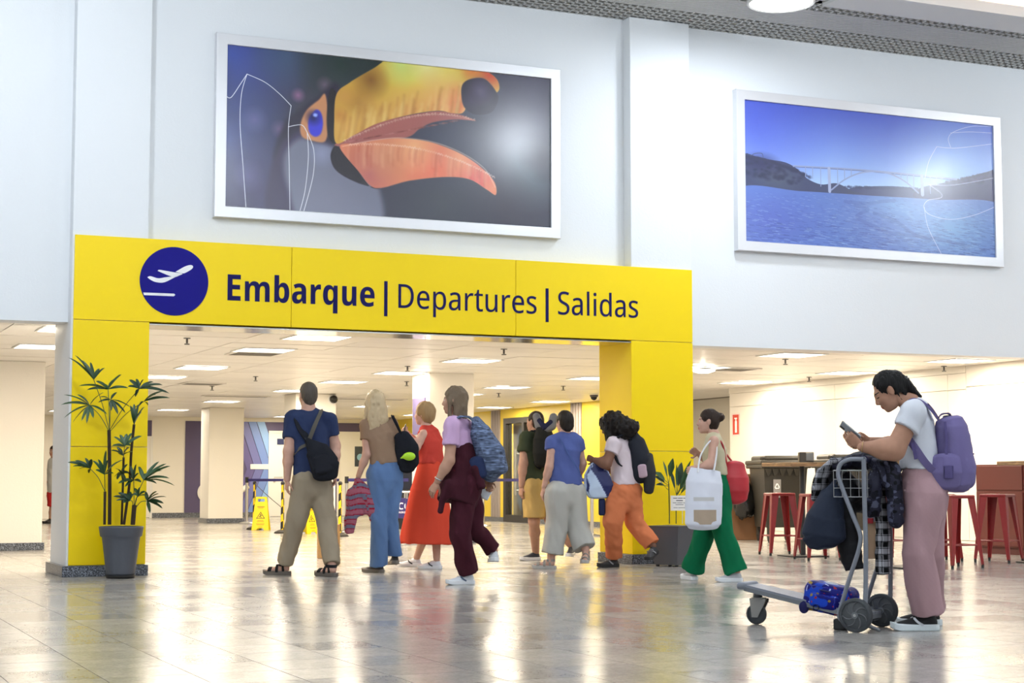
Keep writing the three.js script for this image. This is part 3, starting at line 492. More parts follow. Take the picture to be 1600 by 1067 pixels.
{
  const base = onGround(188, 903), D0 = depthOf(base);
  const t = thing('potted_palm', 'tall bamboo palm in a round dark grey pot before the yellow post', 'potted plant', base);
  part('pot', lathe([[0.001, 0.02], [0.128, 0.02], [0.135, 0.05], [0.178, 0.385], [0.195, 0.395], [0.208, 0.475], [0.208, 0.485], [0.196, 0.487], [0.186, 0.44], [0.001, 0.44]], 48), potGrey, t);
  part('saucer', lathe([[0.001, 0], [0.13, 0], [0.14, 0.028], [0.133, 0.03], [0.125, 0.012], [0.001, 0.012]], 40), mat([0.02, 0.02, 0.02], 0.5), t);
  part('soil', cyl(0.19, 0.19, 0.43, 0.45, 0, 0, 32), soil, t);
  const Q = (zx, zy, dz = 0) => atDepth(60 + zx / 2.808, 540 + zy / 2.808, D0 - dz).sub(base);
  const bark = mat([0.06, 0.035, 0.02], 0.9, { bumpMap: rep(fineBump, 1, 6), bumpScale: 0.004 });
  for (const [pts, r] of [[[[312, 785, 0], [313, 600, 0], [310, 370, 0.02]], 0.017], [[[290, 785, 0.06], [292, 640, 0.05]], 0.013], [[[365, 785, -0.03], [370, 640, -0.04], [374, 490, -0.05]], 0.011], [[[375, 785, 0.02], [400, 600, 0.04], [408, 460, 0.05], [420, 345, 0.05]], 0.013], [[[414, 785, 0.08], [421, 700, 0.1]], 0.022]]) part('stem', tubeG(pts.map((p) => Q(...p)), r, 24, 10), bark, t);
  const fans = [[[243, 150], [312, 375], [[130, 52], [160, 42], [185, 62], [228, 72], [292, 97], [205, 90], [268, 100]]],
    [[306, 192], [312, 370], [[338, 146], [175, 178], [252, 156], [365, 126], [286, 168], [395, 186], [212, 195]]],
    [[442, 190], [312, 372], [[398, 150], [430, 145], [462, 150], [505, 158], [545, 172], [575, 210], [425, 225], [392, 180], [520, 190]]],
    [[462, 245], [318, 372], [[578, 230], [545, 200], [515, 215], [480, 262], [440, 268]]],
    [[225, 262], [308, 372], [[98, 260], [110, 216], [112, 318], [148, 342], [212, 342], [242, 318], [302, 302], [286, 206], [170, 215], [190, 330]]],
    [[318, 238], [312, 372], [[382, 296], [405, 272], [350, 302], [320, 286], [262, 250], [270, 226], [345, 205]]],
    [[420, 348], [420, 352], [[403, 262], [420, 255], [440, 258], [466, 268], [455, 290]]],
    [[378, 442], [374, 490], [[330, 400], [358, 390], [388, 386], [412, 382], [455, 396], [322, 440], [405, 440]]],
    [[372, 482], [374, 495], [[318, 460], [345, 445], [398, 448], [415, 468], [350, 470]]],
    [[228, 540], [292, 640], [[128, 512], [160, 504], [205, 492], [232, 498], [180, 540], [222, 560], [150, 530]]],
    [[290, 566], [292, 640], [[238, 504], [262, 498], [298, 458], [306, 500], [352, 508], [372, 502], [250, 545], [330, 560]]],
    [[362, 560], [372, 640], [[340, 540], [345, 588], [392, 520], [400, 560], [385, 600], [335, 575]]],
    [[418, 590], [420, 700], [[400, 520], [430, 520], [440, 560], [350, 605], [380, 620], [452, 600], [395, 560]]],
    [[462, 590], [422, 705], [[440, 530], [470, 560], [530, 508], [562, 518], [580, 528], [598, 615], [575, 582], [545, 548], [520, 606]]],
    [[402, 680], [418, 710], [[328, 662], [350, 645], [378, 648], [402, 640], [370, 690], [340, 680], [420, 650]]],
    [[478, 682], [424, 715], [[520, 640], [550, 692], [562, 664], [490, 735], [528, 650], [545, 715], [470, 640], [505, 660]]],
    [[440, 660], [421, 705], [[420, 625], [445, 620], [470, 640], [480, 660], [415, 650]]]];
  fans.forEach(([c, s, tips], fi) => {
    const dz = h3(fi, 3, 7) * 0.28 - 0.06, C = Q(c[0], c[1], dz), S = Q(s[0], s[1], 0.02), list = [];
    tips.forEach((tp, k) => { const T = Q(tp[0], tp[1], dz + (h3(fi, k, 5) - 0.4) * 0.22); list.push(blade(C, T, 0.032 + 0.012 * h3(fi, k, 9), 0.07, 8, 0.4, true)); });
    list.push(tubeG([S, S.clone().lerp(C, 0.5).add(V3(0, 0.03, 0)), C], 0.0035, 10, 6));
    part('fan_leaf', list, leafMats[fi % 3], t);
  });
}
{
  const base = onGround(1052, 884.5), D0 = depthOf(base);
  const t = thing('potted_shrub', 'young broad leaved plant in a square tapered grey planter with a white card', 'potted plant', base);
  const Q = (zx, zy, dz = 0) => atDepth(1010 + zx / 3.555, 620 + zy / 3.555, D0 - dz).sub(base);
  const taper = (w0, w1, y0, y1) => { const g = new THREE.CylinderGeometry(w1 / Math.SQRT2, w0 / Math.SQRT2, y1 - y0, 4, 1).toNonIndexed(); g.computeVertexNormals(); g.rotateY(Math.PI / 4); g.translate(0, (y0 + y1) / 2, 0); return g; };
  const pot = part('planter', [taper(0.29, 0.4, 0.02, 0.42), taper(0.41, 0.415, 0.42, 0.435)], mat([0.075, 0.078, 0.09], 0.5), t); pot.rotation.y = -YAW + Math.PI / 4 + 0.1;
  const feet = []; for (const a of [0, 1, 2, 3]) feet.push(cyl(0.02, 0.02, 0, 0.025, 0.17 * Math.cos(a * Math.PI / 2 + 0.3), 0.17 * Math.sin(a * Math.PI / 2 + 0.3), 10)); part('planter_feet', feet, mat([0.02, 0.02, 0.02], 0.6), t);
  const so = part('soil', taper(0.385, 0.385, 0.4, 0.425), soil, t); so.rotation.y = pot.rotation.y;
  const stemM = mat([0.05, 0.07, 0.025], 0.7);
  part('stem', tubeG([Q(128, 705), Q(127, 600), Q(124, 480)], 0.006, 12, 6), stemM, t); part('stem', tubeG([Q(165, 705, 0.05), Q(165, 620, 0.05), Q(168, 540, 0.05)], 0.005, 12, 6), stemM, t);
  for (const [a, b, w] of [[[124, 478], [148, 340], 0.075], [[124, 480], [40, 418], 0.07], [[122, 490], [42, 440], 0.05], [[120, 495], [50, 490], 0.05], [[124, 480], [92, 355], 0.03], [[170, 540], [196, 362], 0.09], [[168, 540], [168, 375], 0.03], [[172, 540], [250, 350], 0.04], [[174, 540], [250, 385], 0.05], [[172, 545], [240, 425], 0.09], [[168, 550], [130, 400], 0.04], [[126, 520], [60, 465], 0.04], [[168, 560], [262, 470], 0.06]]) {
    const k = Math.round(a[0] + b[1]), A = Q(a[0], a[1]), B = Q(b[0], b[1], (h3(k, 2, 2) - 0.5) * 0.2), M = A.clone().lerp(B, 0.25);
    part('leaf', [blade(M, B, w, 0.05, 8, 0.5), rod(A, M, 0.003, 5)], leafMats[1 + (k % 3) % 3], t);
  }
  const card = canvasTex(256, 240, (c) => { c.fillStyle = '#f4efe9'; c.fillRect(0, 0, 256, 240); c.fillStyle = '#4a4550'; for (const [x, y, w, h] of [[36, 36, 60, 11], [104, 36, 70, 11], [182, 36, 40, 11], [80, 72, 96, 14], [30, 112, 54, 8], [92, 112, 80, 8], [180, 112, 44, 8], [70, 140, 116, 8], [40, 190, 60, 7], [108, 190, 104, 7]]) c.fillRect(x, y, w, h); });
  const cg = new THREE.BoxGeometry(0.19, 0.16, 0.004), sign = part('plant_card', cg, mat([1, 1, 1], 0.5, { map: card }), t, 'white card with small print'); sign.position.copy(Q(184, 590, 0.16)); sign.rotation.y = -YAW;
  part('card_stake', rod(Q(200, 630, 0.155), Q(200, 704, 0.12), 0.004, 6), mat([0.7, 0.68, 0.6], 0.6), t);
}

// ================================================================== STOOLS, TABLES, BINS
const redMetal = mat([0.27, 0.012, 0.012], 0.4, { clearcoat: 0.2, clearcoatRoughness: 0.3 }), blackRub = mat([0.015, 0.015, 0.015], 0.6);
function tri(a, b, c) { return [...a, ...b, ...c]; }
function plate(pts, th) { // a flat quad plate of 4 corner points with thickness
  const [a, b, c, d] = pts.map((p) => V3(...p)), n = b.clone().sub(a).cross(d.clone().sub(a)).normalize().multiplyScalar(th / 2), q = [];
  const f = [a, b, c, d].map((p) => p.clone().add(n)), r = [a, b, c, d].map((p) => p.clone().sub(n));
  const quad = (p0, p1, p2, p3) => q.push(...p0.toArray(), ...p1.toArray(), ...p2.toArray(), ...p0.toArray(), ...p2.toArray(), ...p3.toArray());
  quad(f[0], f[1], f[2], f[3]); quad(r[3], r[2], r[1], r[0]); for (let i = 0; i < 4; i++) { const j = (i + 1) % 4; quad(f[i], r[i], r[j], f[j]); }
  const g = new THREE.BufferGeometry(); g.setAttribute('position', new THREE.Float32BufferAttribute(q, 3)); g.computeVertexNormals(); return g;
}
function makeStool() {
  const t = new THREE.Group(), H = 0.765, a = 0.145, b = 0.205;
  part('seat', [rbox(-0.155, H - 0.035, -0.155, 0.155, H, 0.155, 0.014, 3), new THREE.TorusGeometry(0.022, 0.004, 6, 16).rotateX(Math.PI / 2).translate(0, H + 0.001, 0)], redMetal, t);
  for (const sx of [-1, 1]) for (const sz of [-1, 1]) {
    const top = [sx * a, H - 0.02, sz * a], bot = [sx * b, 0.03, sz * b], wt = 0.085, wb = 0.028;
    const m = part('leg', [plate([top, [top[0] - sx * wt, top[1], top[2]], [bot[0] - sx * wb, bot[1], bot[2]], bot], 0.004), plate([top, [top[0], top[1], top[2] - sz * wt], [bot[0], bot[1], bot[2] - sz * wb], bot], 0.004), rod(top, bot, 0.007, 8)], redMetal, t);
    part('foot', rod([bot[0] - sx * 0.008, 0.0, bot[2] - sz * 0.008], [bot[0] - sx * 0.008, 0.04, bot[2] - sz * 0.008], 0.015, 10), blackRub, m);
  }
  const y = 0.24, e = lerp(b, a, (y - 0.03) / (H - 0.05)) - 0.012;
  for (const [p, q] of [[[-e, y, -e], [e, y, -e]], [[e, y, -e], [e, y, e]], [[e, y, e], [-e, y, e]], [[-e, y, e], [-e, y, -e]]]) part('crossbar', rod(p, q, 0.008, 8), redMetal, t);
  return t;
}
{
  const spots = [[1219, 867, 0.2, 'red metal bar stool beside the recycling bin and bar table'], [1277, 874.5, 0.25, 'red metal bar stool half hidden behind the hanging dark bag'], [1391, 877, 0.5, 'red metal bar stool seen behind the trolley posts'], [1493, 886.5, 0.42, 'red metal bar stool directly behind the pink trousers'], [1466, 876, 0.2, 'red metal bar stool mostly hidden behind the other stools'], [1561, 878, 0.9, 'red metal bar stool before the dark red cabinet']];
  const proto = makeStool();
  spots.forEach(([px, py, turn, label], i) => { const o = i ? proto.clone() : proto; o.name = numbered('bar_stool'); o.position.copy(onGround(px, py)); o.position.y = 0; o.rotation.y = -YAW + turn; o.userData = { label, category: 'bar stool', group: 'red bar stools' }; scene.add(o); });
  const wood = mat([0.6, 0.34, 0.14], 0.45, { map: makeTex(128, (u, v) => { const a = 0.72 + 0.3 * (pnoise(u * 4, v * 48, 4 * 12, 3) - 0.5) + 0.14 * (pnoise(u * 16, v * 64, 64, 4) - 0.5); return [a, a, a]; }) }), dkMetal = mat([0.02, 0.02, 0.022], 0.45);
  [[1255, 869.5, 'tall bar table with tan wooden top before the recycling bins'], [1420, 887, 'tall bar table hidden behind the woman and trolley'], [1634, 880, 'tall bar table by the dark red cabinet']].forEach(([px, py, label]) => {
    const t = thing('bar_table', label, 'table', onGround(px, py), -YAW + 0.35, 'tall bar tables'); t.position.y = 0;
    part('table_top', rbox(-0.36, 1.09, -0.36, 0.36, 1.135, 0.36, 0.008), wood, t);
    part('pole', cyl(0.032, 0.032, 0.02, 1.09, 0, 0, 20), dkMetal, t); part('base_plate', rbox(-0.23, 0.0, -0.23, 0.23, 0.018, 0.23, 0.006), dkMetal, t);
  });
  const nt = onGround(1255, 869.5); const n = thing('napkin_dispenser', 'small dark dispenser box standing on the bar table', 'dispenser', V3(nt.x, 1.135, nt.z).addScaledVector(cR, 0.05), -YAW);
  part('body', rbox(-0.09, 0, -0.06, 0.09, 0.13, 0.06, 0.012), mat([0.05, 0.042, 0.03], 0.4), n); part('front_plate', rbox(-0.012, 0.02, 0.05, 0.085, 0.12, 0.07, 0.006), mat([0.25, 0.24, 0.22], 0.2, { metalness: 0.6 }), n);
}
const binM = mat([0.03, 0.026, 0.019], 0.45), binDark = mat([0.03, 0.027, 0.02], 0.5);
function wheelie(px, py, w, label, handleSide) {
  const t = thing('wheeled_bin', label, 'bin', onGround(px, py), -YAW + 0.1, 'large wheeled bins by the cream wall'); t.position.y = 0;
  const d = 0.9, fr = (y, ww, dd) => [[-ww / 2, y, dd / 2], [ww / 2, y, dd / 2], [ww / 2, y, -dd / 2], [-ww / 2, y, -dd / 2]];
  const a = fr(0.22, w * 0.84, d * 0.8), b = fr(1.1, w, d), q = [];
  for (let i = 0; i < 4; i++) { const j = (i + 1) % 4; q.push(...a[i], ...a[j], ...b[j], ...a[i], ...b[j], ...b[i]); }
  q.push(...a[0], ...a[2], ...a[1], ...a[0], ...a[3], ...a[2]);
  const g = new THREE.BufferGeometry(); g.setAttribute('position', new THREE.Float32BufferAttribute(q, 3)); g.computeVertexNormals();
  part('body', g, binM, t);
  const rim = [rbox(-w / 2 - 0.05, 1.1, -d / 2 - 0.05, w / 2 + 0.05, 1.16, d / 2 + 0.05, 0.02)];
  part('rim', rim, binM, t);
  for (let k = 0; k < 6; k++) { const x = -w / 2 + 0.06 + k * (w - 0.12) / 5; part('rim_rib', plate([[x - 0.055, 1.1, d / 2 + 0.02], [x + 0.055, 1.1, d / 2 + 0.02], [x + 0.012, 0.99, d / 2 - 0.005], [x - 0.012, 0.99, d / 2 - 0.005]], 0.04), binM, t); }
  part('lid', [rbox(-w / 2 - 0.06, 1.155, -d / 2 - 0.06, w / 2 + 0.06, 1.22, d / 2 + 0.06, 0.025), rbox(-w / 2 + 0.02, 1.2, -d / 2, w / 2 - 0.02, 1.29, d / 2 - 0.04, 0.04, 3), rbox(-w / 2 - 0.03, 1.2, -0.2, -w / 2 + 0.16, 1.27, 0.35, 0.02)], binM, t);
  for (const [x, z] of [[-w * 0.33, d * 0.36], [w * 0.33, d * 0.36], [-w * 0.33, -d * 0.36], [w * 0.33, -d * 0.36]]) { const f = part('caster', [rbox(x - 0.04, 0.1, z - 0.05, x + 0.04, 0.24, z + 0.05, 0.01)], binDark, t); part('wheel', new THREE.CylinderGeometry(0.095, 0.095, 0.05, 24).rotateZ(Math.PI / 2).translate(x, 0.095, z), blackRub, f); }
  return t;
}
{
  const b1 = wheelie(1217, 846, 0.66, 'large dark wheeled bin with a white recycling sticker'); wheelie(1324, 852, 0.66, 'large dark wheeled bin behind the tan bar table');
  const st = canvasTex(128, 256, (c) => { c.fillStyle = '#8a8785'; c.fillRect(0, 0, 128, 256); c.strokeStyle = '#f2f2f2'; c.lineWidth = 13; c.translate(64, 100); for (let k = 0; k < 3; k++) { c.save(); c.rotate(k * 2.094); c.beginPath(); c.moveTo(-16, -36); c.lineTo(8, -36); c.lineTo(26, -6); c.stroke(); c.fillStyle = '#f2f2f2'; c.beginPath(); c.moveTo(40, -12); c.lineTo(14, 2); c.lineTo(34, 20); c.fill(); c.restore(); } c.fillStyle = '#f2f2f2'; for (const [x, w] of [[-34, 14], [-16, 12], [0, 14], [18, 16]]) c.fillRect(x, 84, w, 13); });
  const s = part('recycling_sticker', new THREE.BoxGeometry(0.115, 0.27, 0.004), mat([1, 1, 1], 0.4, { map: st }), b1, 'grey sticker with white recycling arrows'); s.position.set(-0.13, 0.8, 0.437); s.rotation.x = 0.05;
  const c = thing('brown_cabinet', 'low brown cabinet with bagged black plastic beside the bins', 'cabinet', onGround(1158, 843), -YAW); c.position.y = 0;
  part('body', rbox(-0.3, 0, -0.25, 0.24, 0.62, 0.25, 0.01), mat([0.19, 0.085, 0.03], 0.6), c); part('top_board', rbox(-0.32, 0.98, -0.27, 0.36, 1.02, 0.27, 0.01), mat([0.32, 0.16, 0.06], 0.5), c); part('rear_panel', rbox(-0.3, 0.6, -0.27, 0.34, 0.99, -0.23, 0.01), mat([0.19, 0.085, 0.03], 0.6), c);
  // crumpled black rubbish bag on it
  const bg = new THREE.SphereGeometry(1, 40, 30), p = bg.attributes.position;
  for (let i = 0; i < p.count; i++) { const v = V3(p.getX(i), p.getY(i), p.getZ(i)), n = 0.86 + 0.34 * (noise3(v.x * 3 + 9, v.y * 3, v.z * 3) - 0.5) + 0.2 * Math.abs(noise3(v.x * 8, v.y * 8 + 4, v.z * 8) - 0.5); p.setXYZ(i, v.x * 0.17 * n * (1 - 0.25 * v.y), v.y * 0.36 * n, v.z * 0.17 * n * (1 - 0.25 * v.y)); }
  bg.computeVertexNormals();
  const bag = single('rubbish_bag', bg, mat([0.01, 0.01, 0.01], 0.25), 'crumpled black plastic rubbish bag on the brown cabinet', 'bag'); const bp = onGround(1177, 843); bag.position.set(bp.x, 0.9, bp.z).addScaledVector(cR, -0.2).addScaledVector(cH, -0.47); bag.position.y = 0.62 + 0.02;
  const kp = onGround(1612, 866), k = thing('red_cabinet', 'dark red cabinet at the edge by the cream wall', 'cabinet', kp, 0); k.position.y = 0; const rm = mat([0.12, 0.015, 0.008], 0.5);
  part('body', rbox(-0.35, 0.08, -0.6, 0.35, 1.12, 0.3, 0.01), rm, k); part('plinth', box(-0.33, 0, -0.58, 0.33, 0.08, 0.28), mat([0.1, 0.02, 0.015], 0.6), k); part('door', rbox(-0.366, 0.1, -0.58, -0.35, 0.78, 0.28, 0.005), rm, k); part('drawer', rbox(-0.366, 0.8, -0.58, -0.35, 1.1, 0.28, 0.005), rm, k);
}
{ // fire extinguisher sign on the cream wall
  const s = canvasTex(64, 128, (c) => { c.fillStyle = '#d8482f'; c.fillRect(0, 0, 64, 128); c.strokeStyle = '#fff'; c.lineWidth = 4; c.strokeRect(3, 3, 58, 122); c.fillStyle = '#fff'; c.fillRect(24, 44, 18, 68); c.fillRect(28, 26, 10, 20); c.fillRect(20, 24, 24, 7); });
  const g = new THREE.BoxGeometry(0.24, 0.37, 0.006); const o = single('extinguisher_sign', g, mat([1, 1, 1], 0.5, { map: s }), 'small red fire extinguisher sign on the cream wall', 'sign'); o.position.set(RX - 0.004, 1.87, -8.19); o.rotation.y = -Math.PI / 2;
  const q = single('pillar_sign', box(8.86, 1.6, -7.12, 8.885, 2.14, -6.62), purplePaint, 'purple sign panel on the side of the white pillar', 'sign');
}
// ---- ceiling fittings
{
  const spM = mat([0.09, 0.085, 0.08], 0.4);
  for (const [x, z] of [[4.26, -1.99], [6.81, -8.46], [6.84, -11.31], [8.12, -5.35], [9.38, -8.78], [8.11, -1.99], [12.15, -11.46], [12.23, -8.92], [12.16, -2.07], [14.61, -5.17], [14.93, -2.34]]) {
    const t = thing('sprinkler', 'small fire sprinkler head on the low ceiling', 'sprinkler', [x, CEIL, z], 0, 'sprinkler heads in the low ceiling');
    part('stem', cyl(0.012, 0.012, -0.06, 0, 0, 0, 10), spM, t); part('rosette', cyl(0.04, 0.04, -0.008, 0, 0, 0, 16), spM, t); part('deflector', cyl(0.03, 0.03, -0.075, -0.065, 0, 0, 12), spM, t);
  }
  for (const [x, z, w, d, lab] of [[5.54, -3.8, 0.56, 0.6, 'dark air vent beside a light panel'], [6.5, -10.6, 0.6, 0.5, 'dark air vent further into the low ceiling'], [8.05, -14.4, 1.2, 0.25, 'long dark slot vent in the low ceiling'], [12.55, -4.0, 0.55, 0.5, 'dark air vent in the ceiling near the cream wall'], [10.6, -14.4, 1.6, 0.25, 'long dark slot vent before the camera pillar']]) {
    const t = thing('ceiling_vent', lab, 'vent', [x, CEIL, z]);
    part('backing', box(-w / 2, -0.003, -d / 2, w / 2, 0, d / 2), darkVoid, t); const n = Math.round(d / 0.045), vm = mat([0.3, 0.28, 0.25], 0.5);
    for (let k = 0; k < n; k++) part('slat', box(-w / 2, -0.016, -d / 2 + k * 0.045, w / 2, -0.004, -d / 2 + k * 0.045 + 0.012), vm, t);
    part('frame', [box(-w / 2 - 0.03, -0.018, -d / 2 - 0.03, w / 2 + 0.03, -0.002, -d / 2), box(-w / 2 - 0.03, -0.018, d / 2, w / 2 + 0.03, -0.002, d / 2 + 0.03), box(-w / 2 - 0.03, -0.018, -d / 2, -w / 2, -0.002, d / 2), box(w / 2, -0.018, -d / 2, w / 2 + 0.03, -0.002, d / 2)], ceilMats[0], t);
  }
  const dc = onGround(928, 617, CEIL); const dome = thing('dome_camera', 'small black dome camera on the low ceiling', 'camera', dc); part('housing', cyl(0.07, 0.08, -0.04, 0, 0, 0, 20), spM, dome); part('dome', new THREE.SphereGeometry(0.06, 20, 12, 0, Math.PI * 2, Math.PI / 2, Math.PI / 2).translate(0, -0.04, 0), mat([0.01, 0.01, 0.01], 0.1), dome);
  const pc = thing('bullet_camera', 'round black camera on the cream pillar face', 'camera', [9.5, 2.4, -13.0]); part('mount', rod([0, 0, 0], [0, 0, 0.04], 0.09, 20), whiteTrim, pc); part('lens', new THREE.SphereGeometry(0.075, 20, 14).translate(0, 0, 0.06), mat([0.01, 0.01, 0.01], 0.15), pc);
  const el = thing('emergency_light', 'small lit lamp on a dark bracket beside the right gate post', 'lamp', onGround(1099, 572, 2.5)); part('bracket', [cyl(0.05, 0.05, -0.03, 0, 0, 0, 16), cyl(0.12, 0.12, -0.05, -0.03, 0, 0, 20)], spM, el); part('lamp_glass', lathe([[0.001, -0.1], [0.08, -0.095], [0.16, -0.07], [0.16, -0.052], [0.001, -0.05]], 24), lowGlow, el);
  const ell = new THREE.PointLight(LOW_LIGHT, 0.07); ell.position.set(0, -0.13, 0); ell.castShadow = true; ell.name = 'emergency_lamp_light'; el.add(ell);
}
// ---- wet floor boards, striped posts, belts
const wetY = mat([0.9, 0.72, 0.01], 0.4);
function wetFloor(px, py, w, h, turn, label) {
  const t = thing('wet_floor_board', label, 'sign board', onGround(px, py), -YAW + turn, 'yellow wet floor boards'); t.position.y = 0;
  const tex = canvasTex(256, 512, (c) => { c.fillStyle = '#f6d600'; c.fillRect(0, 0, 256, 512); c.fillStyle = '#8a5a10'; c.fillRect(74, 146, 108, 12); c.fillRect(90, 166, 76, 7); c.strokeStyle = '#2a2408'; c.lineWidth = 9; c.beginPath(); c.moveTo(128, 236); c.lineTo(186, 330); c.lineTo(70, 330); c.closePath(); c.stroke(); c.beginPath(); c.arc(128, 270, 8, 0, 7); c.fillStyle = '#2a2408'; c.fill(); c.lineWidth = 10; c.beginPath(); c.moveTo(126, 280); c.lineTo(120, 300); c.lineTo(142, 318); c.moveTo(120, 298); c.lineTo(104, 312); c.moveTo(126, 282); c.lineTo(150, 290); c.stroke(); c.fillStyle = '#b06a10'; for (const [x, y, ww] of [[84, 362, 88], [76, 378, 104], [66, 412, 124], [76, 428, 104], [100, 462, 60]]) c.fillRect(x, y, ww, 7); });
  const s = new THREE.Shape([[-w * 0.33, h], [w * 0.33, h], [w * 0.5, 0], [w * 0.22, 0], [w * 0.16, 0.035], [-w * 0.16, 0.035], [-w * 0.22, 0], [-w * 0.5, 0]].map((p) => new THREE.Vector2(...p)));
  const ho = new THREE.Path([[-w * 0.2, h * 0.86], [w * 0.2, h * 0.86], [w * 0.2, h * 0.95], [-w * 0.2, h * 0.95]].map((p) => new THREE.Vector2(...p))); s.holes.push(ho);
  const g = extrude(s, 0.012), uv = g.attributes.uv, ps = g.attributes.position; for (let i = 0; i < uv.count; i++) uv.setXY(i, ps.getX(i) / w + 0.5, ps.getY(i) / h);
  const m = mat([1, 1, 1], 0.4, { map: tex });
  const f = part('front_leaf', g, m, t); f.rotation.x = -0.2; f.position.z = 0.13; const b = part('rear_leaf', g.clone(), wetY, t); b.rotation.x = 0.2; b.rotation.y = 0; b.position.z = -0.13;
  part('hinge', rod([-w * 0.3, h * 0.975, 0], [w * 0.3, h * 0.975, 0], 0.012, 8), wetY, t);
}
wetFloor(408, 828, 0.32, 0.62, 0, 'yellow folding wet floor board standing by the cream pillar');
wetFloor(481, 834, 0.3, 0.6, 0.9, 'yellow folding wet floor board seen between the khaki trouser legs');
const stripe = canvasTex(64, 256, (c) => { c.fillStyle = '#151515'; c.fillRect(0, 0, 64, 256); c.fillStyle = '#f0cc10'; for (let k = -1; k < 4; k++) { c.beginPath(); c.moveTo(0, k * 80 + 40); c.lineTo(64, k * 80); c.lineTo(64, k * 80 + 40); c.lineTo(0, k * 80 + 80); c.fill(); } });
[[397, 827, 'yellow and black striped barrier post by the wet floor board'], [441, 833, 'yellow and black striped barrier post beside the man in khaki trousers'], [531, 838, 'yellow and black striped barrier post between the man and blonde woman']].forEach(([px, py, lab], i) => {
  const t = thing('barrier_post', lab, 'barrier post', onGround(px, py), 0.2 * i, 'striped barrier posts'); t.position.y = 0;
  part('pole', new THREE.CylinderGeometry(0.024, 0.032, 0.82, 16).translate(0, 0.45, 0), mat([1, 1, 1], 0.5, { map: stripe }), t); part('cap', new THREE.SphereGeometry(0.036, 14, 10).translate(0, 0.87, 0), blackRub, t); part('base', lathe([[0.001, 0.06], [0.06, 0.06], [0.13, 0.03], [0.15, 0], [0.001, 0]], 24), mat([0.05, 0.045, 0.04], 0.7), t);
  if (i === 0) { const to = onGround(441, 833).sub(onGround(397, 827)).applyAxisAngle(V3(0, 1, 0), 0); part('chain', tubeG([[0, 0.87, 0], [to.x * 0.4, 0.68, to.z * 0.4], [to.x * 0.96, 0.45, to.z * 0.96]], 0.006, 20, 6), blackRub, t); }
});
const steel = mat([0.62, 0.62, 0.62], 0.28, { metalness: 1 }), belt = mat([0.03, 0.025, 0.16], 0.6);
function stanchion(px, py, toPx, toPy, label) {
  const p = onGround(px, py), t = thing('belt_post', label, 'belt post', p, 0, 'purple belt posts'); t.position.y = 0;
  part('pole', cyl(0.03, 0.03, 0.03, 0.97, 0, 0, 18), steel, t); part('base', lathe([[0.001, 0.045], [0.04, 0.045], [0.15, 0.02], [0.17, 0], [0.001, 0]], 28), steel, t); part('belt_head', cyl(0.036, 0.036, 0.87, 0.99, 0, 0, 18), blackRub, t);
  if (toPx) { const q = onGround(toPx, toPy).sub(p); q.multiplyScalar(1 - 0.05 / q.length()); part('belt', plate([[0, 0.955, 0], [q.x, 0.955, q.z], [q.x, 0.9, q.z], [0, 0.9, 0]], 0.003), belt, t, 'dark purple belt'); }
}
stanchion(925, 838, 755, 822, 'steel belt post beside the orange trousers'); stanchion(755, 822, 644, 822, 'steel belt post behind the blue grey backpack'); stanchion(541, 831, 641, 834, 'steel belt post between the navy shirt and blonde hair'); stanchion(385, 818, 532, 822, 'steel belt post at the corner of the cream pillar');
{ // purple sign stands by the queue and a black totem
  const tx = canvasTex(256, 192, (c) => { c.fillStyle = '#342a6e'; c.fillRect(0, 0, 256, 192); c.fillStyle = '#f4f2fa'; c.font = 'bold 92px sans-serif'; c.textAlign = 'right'; c.fillText('CCR', 236, 108); c.font = 'bold 26px sans-serif'; c.fillText('AEROPORTOS', 236, 146); });
  [[632, 848, 'purple sign panel on a steel queue stand behind the blue jeans'], [655, 851, 'purple sign panel on a steel queue stand behind the red skirt']].forEach(([px, py, lab]) => {
    const t = thing('queue_sign', lab, 'sign stand', onGround(px, py), -YAW, 'purple queue signs'); t.position.y = 0;
    part('sign_panel', rbox(-0.2, 0.36, -0.012, 0.2, 0.66, 0.012, 0.004), purplePaint, t); const f = part('sign_print', new THREE.PlaneGeometry(0.39, 0.29).translate(0, 0.51, 0.0135), mat([1, 1, 1], 0.5, { map: tx }), t);
    for (const x of [-0.18, 0, 0.18]) part('upright', rod([x, 0.02, 0], [x, 0.75, 0], 0.011, 8), steel, t);
    part('top_rail', rod([-0.2, 0.75, 0], [0.2, 0.75, 0], 0.014, 8), steel, t); part('foot_rail', rbox(-0.2, 0, -0.15, 0.2, 0.02, 0.15, 0.004), steel, t); part('yellow_tag', box(0.02, 0.22, -0.005, 0.16, 0.3, 0.013), wetY, t);
  });
  const k = thing('information_totem', 'black information totem behind the shoulder bag', 'totem', onGround(632, 826), -YAW + 0.2); k.position.y = 0; part('body', rbox(-0.16, 0.0, -0.1, 0.16, 1.65, 0.1, 0.01), mat([0.012, 0.012, 0.014], 0.3), k); part('screen', rbox(-0.13, 0.75, 0.1, 0.13, 1.5, 0.106, 0.002), mat([0.02, 0.02, 0.03], 0.08), k);
}
// ================================================================== SOFT SHAPES: bodies, clothes, bags
const smin = (a, b, k) => { if (k <= 0) return Math.min(a, b); const h = Math.max(k - Math.abs(a - b), 0) / k; return Math.min(a, b) - h * h * k * 0.25; };
